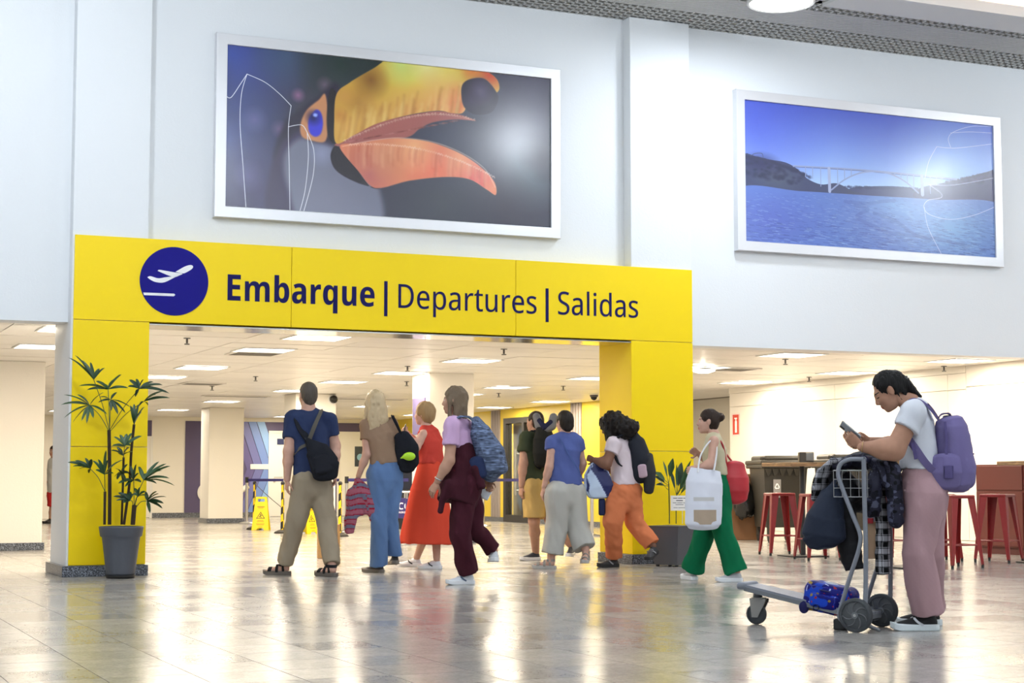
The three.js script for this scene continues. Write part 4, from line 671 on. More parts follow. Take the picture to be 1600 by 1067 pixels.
// primitives: { f(x, y, z), c: centre, r: bounding radius }
function cap(a, b, ra, rb) {
  const ax = a.x, ay = a.y, az = a.z, bx = b.x - ax, by = b.y - ay, bz = b.z - az, l2 = bx * bx + by * by + bz * bz || 1e-9;
  return { c: a.clone().lerp(b, 0.5), r: Math.sqrt(l2) / 2 + Math.max(ra, rb), f(x, y, z) { const px = x - ax, py = y - ay, pz = z - az, t = clamp((px * bx + py * by + pz * bz) / l2), qx = px - bx * t, qy = py - by * t, qz = pz - bz * t; return Math.sqrt(qx * qx + qy * qy + qz * qz) - (ra + (rb - ra) * t); } };
}
function ell2(s, f, w, d) { const k0 = Math.hypot(s / w, f / d), k1 = Math.hypot(s / (w * w), f / (d * d)); return k1 < 1e-6 ? -Math.min(w, d) : k0 * (k0 - 1) / k1; }
// tube of elliptical sections: st = [[pos, halfWidth, halfDepth], ...]; flat ends by default at start / end
function tub(st, side, flat0 = true, flat1 = true) {
  const segs = [], cen = V3(0, 0, 0); st.forEach((s) => cen.add(s[0])); cen.multiplyScalar(1 / st.length); let R = 0; st.forEach((s) => (R = Math.max(R, s[0].distanceTo(cen) + Math.max(s[1], s[2]))));
  for (let i = 0; i + 1 < st.length; i++) {
    const [a, w0, d0] = st[i], [b, w1, d1] = st[i + 1], ax = b.clone().sub(a), L = ax.length(); ax.normalize();
    const s = side.clone().addScaledVector(ax, -side.dot(ax)).normalize(), fr = ax.clone().cross(s);
    segs.push({ a, ax, L, s, fr, w0, d0, w1, d1, i0: i > 0, i1: i + 2 < st.length, c0: i === 0 && flat0, c1: i + 2 === st.length && flat1 });
  }
  return { c: cen, r: R, f(x, y, z) {
    let best = 1e9;
    for (const g of segs) {
      const px = x - g.a.x, py = y - g.a.y, pz = z - g.a.z, u = px * g.ax.x + py * g.ax.y + pz * g.ax.z, t = clamp(u / g.L);
      const w = g.w0 + (g.w1 - g.w0) * t, d = g.d0 + (g.d1 - g.d0) * t, s = px * g.s.x + py * g.s.y + pz * g.s.z, fr = px * g.fr.x + py * g.fr.y + pz * g.fr.z, ov = u < 0 ? -u : u > g.L ? u - g.L : 0;
      let e;
      if (ov === 0 || (u < 0 ? g.c0 : g.c1)) { e = ell2(s, fr, w, d); if (ov > 0) e = e > 0 ? Math.hypot(e, ov) : ov; else if (g.c0 && u < g.L / 2) e = Math.max(e, -u); else if (g.c1 && u > g.L / 2) e = Math.max(e, u - g.L); }
      else { const inn = u < 0 ? g.i0 : g.i1, m = Math.min(w, d, inn ? 0.5 * g.L : 9), k0 = Math.hypot(s / w, fr / d, ov / m), k1 = Math.hypot(s / (w * w), fr / (d * d), ov / (m * m)); e = k0 * (k0 - 1) / Math.max(k1, 1e-6); }
      if (e < best) best = e;
    }
    return best;
  } };
}
function ellip(c, rx, ry, rz, B) { // B: [right, up, forward]
  const [X, Y, Z] = B || [V3(1, 0, 0), V3(0, 1, 0), V3(0, 0, 1)];
  return { c, r: Math.max(rx, ry, rz), f(x, y, z) { const px = x - c.x, py = y - c.y, pz = z - c.z, a = px * X.x + py * X.y + pz * X.z, b = px * Y.x + py * Y.y + pz * Y.z, d = px * Z.x + py * Z.y + pz * Z.z; const k0 = Math.hypot(a / rx, b / ry, d / rz), k1 = Math.hypot(a / (rx * rx), b / (ry * ry), d / (rz * rz)); return k1 < 1e-6 ? -Math.min(rx, ry, rz) : k0 * (k0 - 1) / k1; } };
}
function rbx(c, hx, hy, hz, rad, B) {
  const [X, Y, Z] = B || [V3(1, 0, 0), V3(0, 1, 0), V3(0, 0, 1)];
  return { c, r: Math.hypot(hx, hy, hz), f(x, y, z) { const px = x - c.x, py = y - c.y, pz = z - c.z, a = Math.abs(px * X.x + py * X.y + pz * X.z) - hx + rad, b = Math.abs(px * Y.x + py * Y.y + pz * Y.z) - hy + rad, d = Math.abs(px * Z.x + py * Z.y + pz * Z.z) - hz + rad; return Math.hypot(Math.max(a, 0), Math.max(b, 0), Math.max(d, 0)) + Math.min(Math.max(a, b, d), 0) - rad; } };
}
function field(prims, k = 0.03, cut = [], kc = 0.01, disp = null) {
  return (x, y, z) => {
    let d = 1e9;
    for (const p of prims) { const dx = x - p.c.x, dy = y - p.c.y, dz = z - p.c.z, lo = Math.sqrt(dx * dx + dy * dy + dz * dz) - p.r; if (lo > d + k && lo > 0) continue; d = smin(d, p.f(x, y, z), p.k ?? k); }
    for (const p of cut) d = -smin(-d, p.f(x, y, z), kc);
    if (disp && d < 0.08 && d > -0.08) d += disp(x, y, z);
    return d;
  };
}
function boundsOf(prims, pad) { const lo = V3(1e9, 1e9, 1e9), hi = V3(-1e9, -1e9, -1e9); for (const p of prims) { lo.min(p.c.clone().subScalar(p.r)); hi.max(p.c.clone().addScalar(p.r)); } return [lo.subScalar(pad), hi.addScalar(pad)]; }
function nets(F, lo, hi, cell, colour) {
  const nx = Math.ceil((hi.x - lo.x) / cell) + 1, ny = Math.ceil((hi.y - lo.y) / cell) + 1, nz = Math.ceil((hi.z - lo.z) / cell) + 1;
  const g = new Float32Array(nx * ny * nz), B = 6, sx = 1, sy = nx, sz = nx * ny, R = B * cell * 0.87 * 1.7 + cell;
  for (let k = 0; k < nz; k += B) for (let j = 0; j < ny; j += B) for (let i = 0; i < nx; i += B) {
    const i1 = Math.min(i + B, nx), j1 = Math.min(j + B, ny), k1 = Math.min(k + B, nz);
    const c = F(lo.x + (i + i1 - 1) / 2 * cell, lo.y + (j + j1 - 1) / 2 * cell, lo.z + (k + k1 - 1) / 2 * cell), skip = Math.abs(c) > R;
    for (let z = k; z < k1; z++) for (let y = j; y < j1; y++) for (let x = i; x < i1; x++) g[x + y * sy + z * sz] = skip ? c : F(lo.x + x * cell, lo.y + y * cell, lo.z + z * cell);
  }
  const vid = new Int32Array(nx * ny * nz).fill(-1), pos = [], idx = [];
  const E = [[0, 1], [0, 2], [0, 4], [1, 3], [1, 5], [2, 3], [2, 6], [3, 7], [4, 5], [4, 6], [5, 7], [6, 7]], off = [0, sx, sy, sx + sy, sz, sx + sz, sy + sz, sx + sy + sz];
  for (let z = 0; z < nz - 1; z++) for (let y = 0; y < ny - 1; y++) for (let x = 0; x < nx - 1; x++) {
    const o = x + y * sy + z * sz; let m = 0; for (let c = 0; c < 8; c++) if (g[o + off[c]] < 0) m |= 1 << c;
    if (m === 0 || m === 255) continue;
    let px = 0, py = 0, pz = 0, n = 0;
    for (const [a, b] of E) { const ia = (m >> a) & 1, ib = (m >> b) & 1; if (ia === ib) continue; const va = g[o + off[a]], vb = g[o + off[b]], t = va / (va - vb); px += lerp(a & 1, b & 1, t); py += lerp((a >> 1) & 1, (b >> 1) & 1, t); pz += lerp(a >> 2, b >> 2, t); n++; }
    vid[o] = pos.length / 3; pos.push(lo.x + (x + px / n) * cell, lo.y + (y + py / n) * cell, lo.z + (z + pz / n) * cell);
  }
  const quad = (a, b, c, d, flip) => { if (a < 0 || b < 0 || c < 0 || d < 0) return; if (flip) idx.push(a, c, b, a, d, c); else idx.push(a, b, c, a, c, d); };
  for (let z = 1; z < nz - 1; z++) for (let y = 1; y < ny - 1; y++) for (let x = 1; x < nx - 1; x++) {
    const o = x + y * sy + z * sz, s0 = g[o] < 0;
    if (s0 !== g[o + sx] < 0) quad(vid[o - sy - sz], vid[o - sz], vid[o], vid[o - sy], !s0);
    if (s0 !== g[o + sy] < 0) quad(vid[o - sx - sz], vid[o - sx], vid[o], vid[o - sz], !s0);
    if (s0 !== g[o + sz] < 0) quad(vid[o - sx - sy], vid[o - sy], vid[o], vid[o - sx], !s0);
  }
  const G = new THREE.BufferGeometry(); G.setAttribute('position', new THREE.Float32BufferAttribute(pos, 3)); G.setIndex(idx); G.computeVertexNormals();
  if (colour) { const c = new Float32Array(pos.length); for (let i = 0; i < pos.length; i += 3) { const q = colour(pos[i], pos[i + 1], pos[i + 2]); c[i] = q[0]; c[i + 1] = q[1]; c[i + 2] = q[2]; } G.setAttribute('color', new THREE.BufferAttribute(c, 3)); }
  return metreUV(G);
}
function soft(prims, cell, k = 0.03, o = {}) { const F = field(prims, k, o.cut || [], o.kc ?? 0.01, o.disp), [lo, hi] = boundsOf(prims, cell * 3 + (o.pad || 0)); return nets(F, lo, hi, cell, o.colour); }
const folds = (amp, fx, fy, s = 0) => (x, y, z) => amp * ((noise3(x * fx + s, y * fy, z * fx + s) - 0.5) * 2 + (noise3(x * fx * 2.1 + y * fy * 1.3 + s, y * fy * 1.7, z * fx * 2.1) - 0.5));
function ribbon(pts, w, th, side, n = 40) {   // a flat strap swept along pts; side: across the strap
  const c = new THREE.CatmullRomCurve3(pts, false, 'centripetal'), pos = [], idx = [];
  for (let i = 0; i <= n; i++) { const p = c.getPoint(i / n), t = c.getTangent(i / n), s = side.clone().addScaledVector(t, -side.dot(t)).normalize(), nn = t.clone().cross(s); for (const [a, b] of [[-1, -1], [1, -1], [1, 1], [-1, 1]]) pos.push(...p.clone().addScaledVector(s, a * w / 2).addScaledVector(nn, b * th / 2).toArray()); if (i) for (let q = 0; q < 4; q++) { const A = (i - 1) * 4 + q, Bq = (i - 1) * 4 + (q + 1) % 4; idx.push(A, Bq, A + 4, Bq, Bq + 4, A + 4); } }
  const e = n * 4; idx.push(0, 2, 1, 0, 3, 2, e, e + 1, e + 2, e, e + 2, e + 3);
  let g = new THREE.BufferGeometry(); g.setAttribute('position', new THREE.Float32BufferAttribute(pos, 3)); g.setIndex(idx); g = g.toNonIndexed(); g.computeVertexNormals(); return metreUV(g);
}
const camV = (r, u, t) => cR.clone().multiplyScalar(r).add(V3(0, u, 0)).addScaledVector(cH, -t);   // right, up, toward the camera
const faceDir = (a) => { const r = a * Math.PI / 180; return camV(-Math.sin(r), 0, -Math.cos(r)); };     // 0: away, 90: to the left
const leftDir = (a) => { const r = a * Math.PI / 180; return camV(-Math.cos(r), 0, Math.sin(r)); };

// ------------------------------------------------------------------ head, hand, shoe
const skinMat = new THREE.MeshPhysicalMaterial({ vertexColors: true, roughness: 0.6, specularIntensity: 0.5 });
function headPrims(c, fwd, up, s) {
  const right = up.clone().cross(fwd).normalize(), B = [right, up, fwd];
  const P = (x, y, z) => c.clone().addScaledVector(right, x * s).addScaledVector(up, y * s).addScaledVector(fwd, z * s), E = (x, y, z, a, b, d) => ellip(P(x, y, z), a * s, b * s, d * s, B);
  const L = (p, k) => Object.assign(p, { k: k * s });
  const pr = [E(0, 0.032, -0.016, 0.073, 0.088, 0.092), L(E(0, -0.025, 0.016, 0.061, 0.085, 0.076), 0.03), L(E(0, -0.082, 0.046, 0.036, 0.026, 0.034), 0.04), L(E(0, -0.098, 0.068, 0.019, 0.014, 0.016), 0.02), L(E(0, -0.05, 0.06, 0.034, 0.034, 0.03), 0.02),
    L(E(0, 0.024, 0.078, 0.045, 0.014, 0.012), 0.02), L(E(0.034, -0.028, 0.06, 0.022, 0.024, 0.022), 0.025), L(E(-0.034, -0.028, 0.06, 0.022, 0.024, 0.022), 0.025),
    L(cap(P(0, 0.014, 0.086), P(0, -0.026, 0.103), 0.009 * s, 0.0128 * s), 0.014), L(E(0.011, -0.035, 0.096, 0.008, 0.007, 0.01), 0.006), L(E(-0.011, -0.035, 0.096, 0.008, 0.007, 0.01), 0.006),
    L(E(0, -0.0585, 0.0905, 0.022, 0.0065, 0.0105), 0.004), L(E(0, -0.0715, 0.089, 0.019, 0.0075, 0.0105), 0.004),
    L(E(0.031, 0.004, 0.074, 0.0135, 0.0115, 0.0135), 0.003), L(E(-0.031, 0.004, 0.074, 0.0135, 0.0115, 0.0135), 0.003),
    L(E(0.074, -0.004, -0.006, 0.009, 0.031, 0.019), 0.008), L(E(-0.074, -0.004, -0.006, 0.009, 0.031, 0.019), 0.008), L(E(0.08, 0.006, -0.012, 0.006, 0.02, 0.012), 0.006), L(E(-0.08, 0.006, -0.012, 0.006, 0.02, 0.012), 0.006)];
  const cut = [E(0.034, 0.009, 0.1, 0.019, 0.012, 0.014), E(-0.034, 0.009, 0.1, 0.019, 0.012, 0.014)];
  return { pr, cut, P, B, right };
}
function headGeo(c, fwd, up, s, skin, hairC, cell, lookDown) {
  const h = headPrims(c, fwd, up, s), eyes = [h.P(0.031, 0.004, 0.074), h.P(-0.031, 0.004, 0.074)];
  const core = field(h.pr.slice(0, 13), 0.03 * s, h.cut, 0.006 * s), lids = field(h.pr.slice(13), 0.003 * s);
  const F = (x, y, z) => smin(core(x, y, z), lids(x, y, z), 0.004 * s), [lo, hi] = boundsOf(h.pr, 0.02);
  const q = V3(0, 0, 0);
  return nets(F, lo, hi, cell, (x, y, z) => {
    q.set(x, y, z).sub(c); const a = q.dot(h.right) / s, b = q.dot(up) / s, d = q.dot(fwd) / s, n = 0.94 + 0.12 * noise3(x * 60, y * 60, z * 60);
    let col = skin.map((v) => v * n); const ax = Math.abs(a);
    if (d > 0.06) {
      if (b < -0.053 && b > -0.081 && ax < 0.024 - Math.abs(b + 0.066) * 0.5) col = [skin[0] * 0.9, skin[1] * 0.55, skin[2] * 0.55];
      if (Math.abs(b - 0.028 + (ax - 0.034) * (ax - 0.034) * 9) < 0.0032 && ax > 0.014 && ax < 0.055) col = hairC.map((v) => v * 1.1 + 0.004);
      const ey = Math.hypot(ax - 0.031, (b - 0.004) * 1.5);
      if (lookDown ? (ey < 0.016 && b < 0.003 && b > -0.004) : (ey < 0.0125)) col = lookDown ? [0.02, 0.015, 0.012] : (Math.hypot(ax - 0.031, b - 0.004) < 0.006 ? [0.02, 0.015, 0.01] : [0.62, 0.6, 0.58]);
    }
    return col;
  });
}
function handPrims(w, dir, palm, sz, curl, thumbSide, thumbIn = 0.3, spread = 1) {   // wrist, towards the fingers, palm normal
  dir = dir.clone().normalize(); palm = palm.clone().addScaledVector(dir, -palm.dot(dir)).normalize(); const s = dir.clone().cross(palm).multiplyScalar(thumbSide);
  const P = (a, b, c) => w.clone().addScaledVector(dir, a * sz).addScaledVector(s, b * sz).addScaledVector(palm, c * sz);
  const palmP = [tub([[P(-0.03, 0, 0), 0.026 * sz, 0.021 * sz], [P(0.02, 0, 0), 0.03 * sz, 0.018 * sz], [P(0.06, 0, 0), 0.04 * sz, 0.015 * sz], [P(0.092, 0, 0), 0.038 * sz, 0.011 * sz]], s, false, false), ellip(P(0.035, 0.024, 0.008), 0.017 * sz, 0.017 * sz, 0.017 * sz)];
  const fingers = [], tips = [];
  [[0.029, 0.076, 0.088], [0.0105, 0.084, 0.094], [-0.009, 0.078, 0.09], [-0.027, 0.06, 0.082]].forEach(([b, L, a], i) => {
    let p = P(a, b, 0), ang = 0; const lens = [0.45, 0.3, 0.25], rs = [0.0088, 0.008, 0.0074, 0.0062], c = Array.isArray(curl[i]) ? curl[i] : [curl[i], curl[i] * 1.1, curl[i] * 0.7];
    for (let j = 0; j < 3; j++) { ang += c[j]; const dd = dir.clone().multiplyScalar(Math.cos(ang)).addScaledVector(palm, Math.sin(ang)).addScaledVector(s, b * 2.2 * spread * Math.cos(ang)), q = p.clone().addScaledVector(dd.normalize(), L * lens[j] * sz); fingers.push(cap(p, q, rs[j] * sz, rs[j + 1] * sz)); p = q; }
    tips.push(p);
  });
  let p = P(0.022, 0.026, 0.006), d = dir.clone().multiplyScalar(0.62).addScaledVector(s, 0.68).addScaledVector(palm, thumbIn).normalize();
  [[0.044, 0.0125, 0.0105], [0.034, 0.0105, 0.009], [0.027, 0.009, 0.0065]].forEach(([L, a, b], j) => { const q = p.clone().addScaledVector(d, L * sz); fingers.push(cap(p, q, a * sz, b * sz)); p = q; d = d.clone().addScaledVector(s, -0.32).addScaledVector(dir, 0.2).addScaledVector(palm, 0.1).normalize(); });
  return { palmP, fingers, tips, thumb: p };
}
function handGeo(h, skin, cell) { const A = field(h.palmP, 0.012), Bf = field(h.fingers, 0.0015), F = (x, y, z) => smin(A(x, y, z), Bf(x, y, z), 0.009), [lo, hi] = boundsOf(h.palmP.concat(h.fingers), cell * 3); return nets(F, lo, hi, cell, (x, y, z) => { const n = 0.93 + 0.14 * noise3(x * 90, y * 90, z * 90); return [skin[0] * n, skin[1] * n * 0.98, skin[2] * n * 0.97]; }); }
// shoe in local space: heel at z = 0, toe at z = 1 (unit length), sole on y = 0
const shoeUpper = (() => {
  const pr = [tub([[V3(0, 0.16, 0.14), 0.13, 0.17], [V3(0, 0.17, 0.3), 0.135, 0.19], [V3(0, 0.13, 0.55), 0.15, 0.14], [V3(0, 0.1, 0.8), 0.155, 0.1], [V3(0, 0.085, 0.9), 0.12, 0.075]], V3(1, 0, 0), false, false), cap(V3(0, 0.2, 0.2), V3(0, 0.36, 0.2), 0.13, 0.125)];
  return soft(pr, 0.025, 0.06, { cut: [{ f: (x, y) => y - 0.07 }], kc: 0.005 });
})();
const shoeSole = (() => { const s = splineShape([[0, -0.02], [0.13, 0.05], [0.14, 0.25], [0.135, 0.45], [0.17, 0.72], [0.12, 0.95], [0, 1.01], [-0.12, 0.95], [-0.17, 0.72], [-0.135, 0.45], [-0.14, 0.25], [-0.13, 0.05]], 50); const g = extrude(s, 0.1, 0.02); g.rotateX(Math.PI / 2); g.translate(0, 0.12, 0); const p = g.attributes.position; for (let i = 0; i < p.count; i++) { const z = p.getZ(i); if (z > 0.8) p.setY(i, p.getY(i) + (z - 0.8) * (z - 0.8) * 1.2); } g.computeVertexNormals(); return g; })();
const shoeStripes = [1, -1].map((q) => ribbon([V3(q * 0.15, 0.12, 0.35), V3(q * 0.158, 0.2, 0.48), V3(q * 0.115, 0.275, 0.54)], 0.05, 0.02, V3(0, 0.2, 1), 10));
const shoeLaces = [0.44, 0.52, 0.6].map((z) => tubeG([[-0.09, 0.29 - (z - 0.44) * 0.5, z], [0, 0.315 - (z - 0.44) * 0.55, z + 0.01], [0.09, 0.29 - (z - 0.44) * 0.5, z]], 0.016, 8, 5));
function shoe(parent, heel, toe, len, up, sole, stripe) {
  const g = new THREE.Mesh(shoeUpper, up); g.name = 'shoe'; const z = toe.clone().sub(heel).normalize(), x = V3(0, 1, 0).cross(z).normalize(), y = z.clone().cross(x);
  g.matrixAutoUpdate = true; g.quaternion.setFromRotationMatrix(new THREE.Matrix4().makeBasis(x, y, z)); g.position.copy(heel); g.scale.setScalar(len); g.castShadow = g.receiveShadow = true; parent.add(g);
  part('sole', shoeSole, sole, g); if (stripe) { for (const q of shoeStripes) part('side_stripe', q, stripe, g); for (const q of shoeLaces) part('lace', q, stripe, g); }
  return g;
}
// sports sandal: sole and straps round a bare foot
function sandal(parent, heel, toe, len, strapM, soleM) {
  const z = toe.clone().sub(heel).normalize(), x = V3(0, 1, 0).cross(z).normalize(), y = z.clone().cross(x);
  const g = new THREE.Mesh(shoeSole, soleM); g.name = 'sandal'; g.quaternion.setFromRotationMatrix(new THREE.Matrix4().makeBasis(x, y, z)); g.position.copy(heel); g.scale.setScalar(len); g.castShadow = g.receiveShadow = true; parent.add(g);
  const arc = (zz, h, w, wd) => ribbon([V3(-w, 0.1, zz), V3(-w * 1.0, h * 0.62, zz), V3(0, h, zz + 0.02), V3(w * 1.0, h * 0.62, zz), V3(w, 0.1, zz)], wd, 0.03, V3(0, 0, 1), 20);
  part('strap', [arc(0.72, 0.27, 0.165, 0.13), arc(0.45, 0.36, 0.145, 0.1), ribbon([V3(-0.14, 0.36, 0.35), V3(-0.13, 0.36, 0.12), V3(0, 0.36, 0.03), V3(0.13, 0.36, 0.12), V3(0.14, 0.36, 0.35)], 0.1, 0.03, V3(0, 1, 0), 20), ribbon([V3(-0.14, 0.1, 0.2), V3(-0.145, 0.4, 0.22)], 0.08, 0.03, V3(0, 0, 1), 4), ribbon([V3(0.14, 0.1, 0.2), V3(0.145, 0.4, 0.22)], 0.08, 0.03, V3(0, 0, 1), 4)], strapM, g);
}
function footPrims(heel, toe, len) { const z = toe.clone().sub(heel).normalize(), x = V3(0, 1, 0).cross(z).normalize(), y = z.clone().cross(x), P = (a, b, c) => heel.clone().addScaledVector(x, a * len).addScaledVector(y, b * len).addScaledVector(z, c * len); const o = [cap(P(0, 0.22, 0.14), P(0, 0.21, 0.5), 0.1 * len, 0.085 * len), cap(P(0.02, 0.2, 0.4), P(0.06, 0.17, 0.8), 0.075 * len, 0.05 * len), cap(P(-0.03, 0.2, 0.4), P(-0.06, 0.165, 0.74), 0.075 * len, 0.045 * len), cap(P(0, 0.24, 0.22), P(0, 0.55, 0.2), 0.1 * len, 0.12 * len)]; for (let k = 0; k < 5; k++) o.push(Object.assign(cap(P(0.1 - k * 0.05, 0.165, 0.78 - k * 0.03), P(0.11 - k * 0.052, 0.155, 0.93 - k * 0.045), 0.03 * len, 0.026 * len), { k: 0.006 })); return o; }
// hair on the head: a cap cut by the face, plus extra locks
function hairGeo(c, fwd, up, s, extra, cell, hl = {}, J = null) {
  const right = up.clone().cross(fwd).normalize(), B = [right, up, fwd], P = (x, y, z) => c.clone().addScaledVector(right, x * s).addScaledVector(up, y * s).addScaledVector(fwd, z * s);
  const t = hl.thick ?? 0.012, pr = [ellip(P(0, 0.034, -0.018), (0.073 + t) * s, (0.088 + t) * s, (0.092 + t) * s, B), ellip(P(0, -0.01, -0.045), (0.066 + t) * s, (0.085 + t * 0.6) * s, (0.056 + t) * s, B)];
  const cut = [ellip(P(0, -0.055, 0.085), 0.075 * s, (hl.brow ?? 0.11) * s, (hl.face ?? 0.085) * s, B), rbx(P(0, -0.16, 0.03), 0.2 * s, (hl.nape ?? 0.08) * s, 0.09 * s, 0.02, B)];
  if (hl.ears) for (const q of [1, -1]) cut.push(ellip(P(0.085 * q, -0.012, -0.002), 0.03 * s, 0.036 * s, 0.026 * s, B));
  const base = field(pr, 0.02, cut, 0.008), ex = extra(P, B, J), all = pr.concat(ex), EX = ex.length ? field(ex, hl.k ?? 0.02) : () => 1e9, d = hl.curl ?? 1;
  const F = (x, y, z) => { let v = smin(base(x, y, z), EX(x, y, z), 0.015); if (v < 0.03 && v > -0.03) { const a = (x - c.x) * right.x + (z - c.z) * right.z, b = (x - c.x) * fwd.x + (z - c.z) * fwd.z; v += 0.0035 * d * (noise3(a * 170 / d, y * 16 * d, b * 170 / d) - 0.5) * 2 + 0.006 * (hl.wave ?? 0.5) * (noise3(a * 40, y * 26, b * 40) - 0.5) * 2; } return v; };
  const [lo, hi] = boundsOf(all, 0.03); return nets(F, lo, hi, cell);
}
const hairMat = (c) => mat(c, 0.5, { specularIntensity: 0.35 });
// ================================================================== PEOPLE
function figure(o) {
  const [x0, y0, sc] = o.crop, px = (x) => x0 + x / sc, py = (y) => y0 + y / sc;
  const base = onGround(px(o.base[0]), py(o.base[1])), D0 = depthOf(base); base.y = 0;
  const J = (x, y, dz = 0) => atDepth(px(x), py(y), D0 - dz).sub(base), G = (x, y) => onGround(px(x), py(y)).sub(base);
  const side = leftDir(o.a), fwd = faceDir(o.a), t = thing('person', o.label, 'person', base), cell = o.cell || 0.011, fine = o.fine || 0.005;
  const K = { J, G, side, fwd, t, base, D0, px, py };
  const sk = o.skin, bodyPr = [], shirtPr = [], trouPr = [];
  // torso: [x, y, halfWidth, halfDepth, dz]
  const tor = o.torso.map(([x, y, w, d, dz = 0]) => [J(x, y, dz), w, d]);
  bodyPr.push(tub(tor.map(([p, w, d]) => [p, w - 0.02, d - 0.02]), side, false, false));
  const hd = o.head, hc = J(hd.at[0], hd.at[1], hd.at[2] || 0), hf = (() => { const f = faceDir(hd.a ?? o.a), p = (hd.down || 0) * Math.PI / 180; return f.multiplyScalar(Math.cos(p)).add(V3(0, -Math.sin(p), 0)); })();
  const hu = V3(0, 1, 0).addScaledVector(hf, -hf.y).normalize(), hs = hd.s || 1;
  const neckTop = hc.clone().addScaledVector(hu, -0.05 * hs).addScaledVector(hf, -0.018 * hs);
  bodyPr.push(cap(neckTop, tor[0][0].clone(), (hd.neck || 0.05) * hs, (hd.neck || 0.05) * 1.12));
  // arms
  const handGs = [];
  for (const k of ['armL', 'armR']) {
    const A = o[k]; if (!A) continue; const p = A.p.map((q) => J(...q)), r = A.r || [0.05, 0.041, 0.03];
    bodyPr.push(cap(p[0], p[1], r[0], r[1] * 1.06), cap(p[1], p[1].clone().lerp(p[2], 0.35), r[1], r[1] * 1.02), cap(p[1].clone().lerp(p[2], 0.35), p[2], r[1] * 1.0, r[2]));
    const sl = A.sleeve ?? 0.5, e = sl <= 1 ? p[0].clone().lerp(p[1], sl) : p[1].clone().lerp(p[2], sl - 1), sr = A.sr || [r[0] + 0.018, r[1] + 0.026];
    if (sl > 0) { shirtPr.push(tub([[p[0].clone().lerp(p[1], -0.05), sr[0], sr[0]], [e, sr[1], sr[1]]], side, false, true)); }
    shirtPr.push(cap(tor[0][0].clone().add(V3(0, -0.035, 0)), p[0], 0.05, (sl > 0 ? sr[0] : r[0]) * 0.92)); bodyPr.push(cap(tor[0][0].clone().add(V3(0, -0.045, 0)), p[0], 0.04, r[0] * 0.9));
    if (A.hand !== false) { const d = A.dir ? camV(...A.dir) : p[2].clone().sub(p[1]).normalize(), palm = A.palm ? camV(...A.palm) : side.clone().multiplyScalar(k === 'armL' ? -1 : 1); const h = handPrims(p[2].clone().addScaledVector(d, 0.012), d, palm, A.size || 0.92, A.curl || [0.35, 0.4, 0.45, 0.5], A.thumb || (k === 'armL' ? 1 : -1), A.thumbIn); handGs.push(handGeo(h, sk, o.handCell || 0.0055)); K[k + 'Hand'] = h; }
    K[k] = p;
  }
  // legs
  for (const k of ['legL', 'legR']) {
    const L = o[k]; if (!L) continue; const hip = J(...L.hip), knee = J(...L.knee), heel = L.lift ? J(...L.heel) : G(...L.heel); if (!L.lift) heel.y = 0;
    const toe = L.toe ? (L.lift ? G(...L.toe) : (() => { const q = G(...L.toe); q.y = 0; return q; })()) : heel.clone().add(faceDir(L.a ?? o.a)); if (L.lift && L.toe) toe.y = 0.02;
    const len = L.len || o.shoeLen || 0.27, z = toe.clone().sub(heel).normalize(), x = V3(0, 1, 0).cross(z).normalize(), y = z.clone().cross(x), ank = heel.clone().addScaledVector(y, 0.36 * len).addScaledVector(z, 0.2 * len);
    const r = L.r || [0.085, 0.055, 0.036];
    bodyPr.push(cap(hip, knee, r[0], r[1]), cap(knee, knee.clone().lerp(ank, 0.35), r[1] * 0.95, r[1] * 0.98), cap(knee.clone().lerp(ank, 0.35), ank, r[1] * 0.96, r[2]));
    if (o.foot === 'sandal') { bodyPr.push(...footPrims(heel, heel.clone().addScaledVector(z, len), len)); sandal(t, heel, toe, len, o.shoeM[0], o.shoeM[1]); } else shoe(t, heel, toe, len, ...(o.shoeM || [blackRub, whiteTrim]));
    const w = L.w; if (w) { const end = L.end ?? 1; const ke = (u) => (u <= 1 ? hip.clone().lerp(knee, u) : knee.clone().lerp(ank, u - 1)); const st = [[hip, w[0], w[0] * 1.05]]; if (end <= 1) st.push([ke(end), w[1], w[1]]); else { st.push([hip.clone().lerp(knee, 0.55), lerp(w[0], w[1], 0.62), lerp(w[0], w[1], 0.62)], [knee, w[1], w[1]], [ke(1 + (end - 1) * 0.6), lerp(w[1], w[2], 0.55), lerp(w[1], w[2], 0.6)], [knee.clone().lerp(ank, end - 1), w[2], w[2] * 1.06]); } trouPr.push(tub(st, side, false, true)); }
    K[k] = { hip, knee, ank, heel };
  }
  const bodyG = [soft(bodyPr, cell, 0.035, { colour: (x, y, z) => { const n = 0.93 + 0.14 * noise3(x * 40, y * 40, z * 40); return [sk[0] * n, sk[1] * n, sk[2] * n]; } }), headGeo(hc, hf, hu, hs, sk, o.hairC, fine, o.lookDown), ...handGs];
  part('body', bodyG, skinMat, t);
  // clothes
  const n1 = o.shirtLen ?? tor.length;
  if (o.shirt) part(o.shirtName || 'shirt', soft([tub(tor.slice(0, n1).map(([p, w, d], i) => (i ? [p, w, d] : [p.clone().add(V3(0, -0.012, 0)), Math.min(w, 0.085), Math.min(d, 0.075)])), side, true, true), ...shirtPr, ...(o.shirtExtra ? o.shirtExtra(K) : [])], cell * 0.92, 0.03, { disp: o.fold || folds(0.011, 12, 8, o.a) }), o.shirt, t);
  if (o.trousers) { const pe = o.pelvis.map(([x, y, w, d, dz = 0]) => [J(x, y, dz), w, d]); part(o.trouName || 'trousers', soft([tub(pe, side, true, o.trouName === 'skirt'), ...trouPr], cell * 0.92, o.tk ?? 0.03, { disp: o.foldT || folds(0.014, 11, 6, o.a + 3) }), o.trousers, t); }
  part('hair', hairGeo(hc, hf, hu, hs, o.hair || (() => []), fine * 1.1, o.hairO || {}, J), hairMat(o.hairC), t);
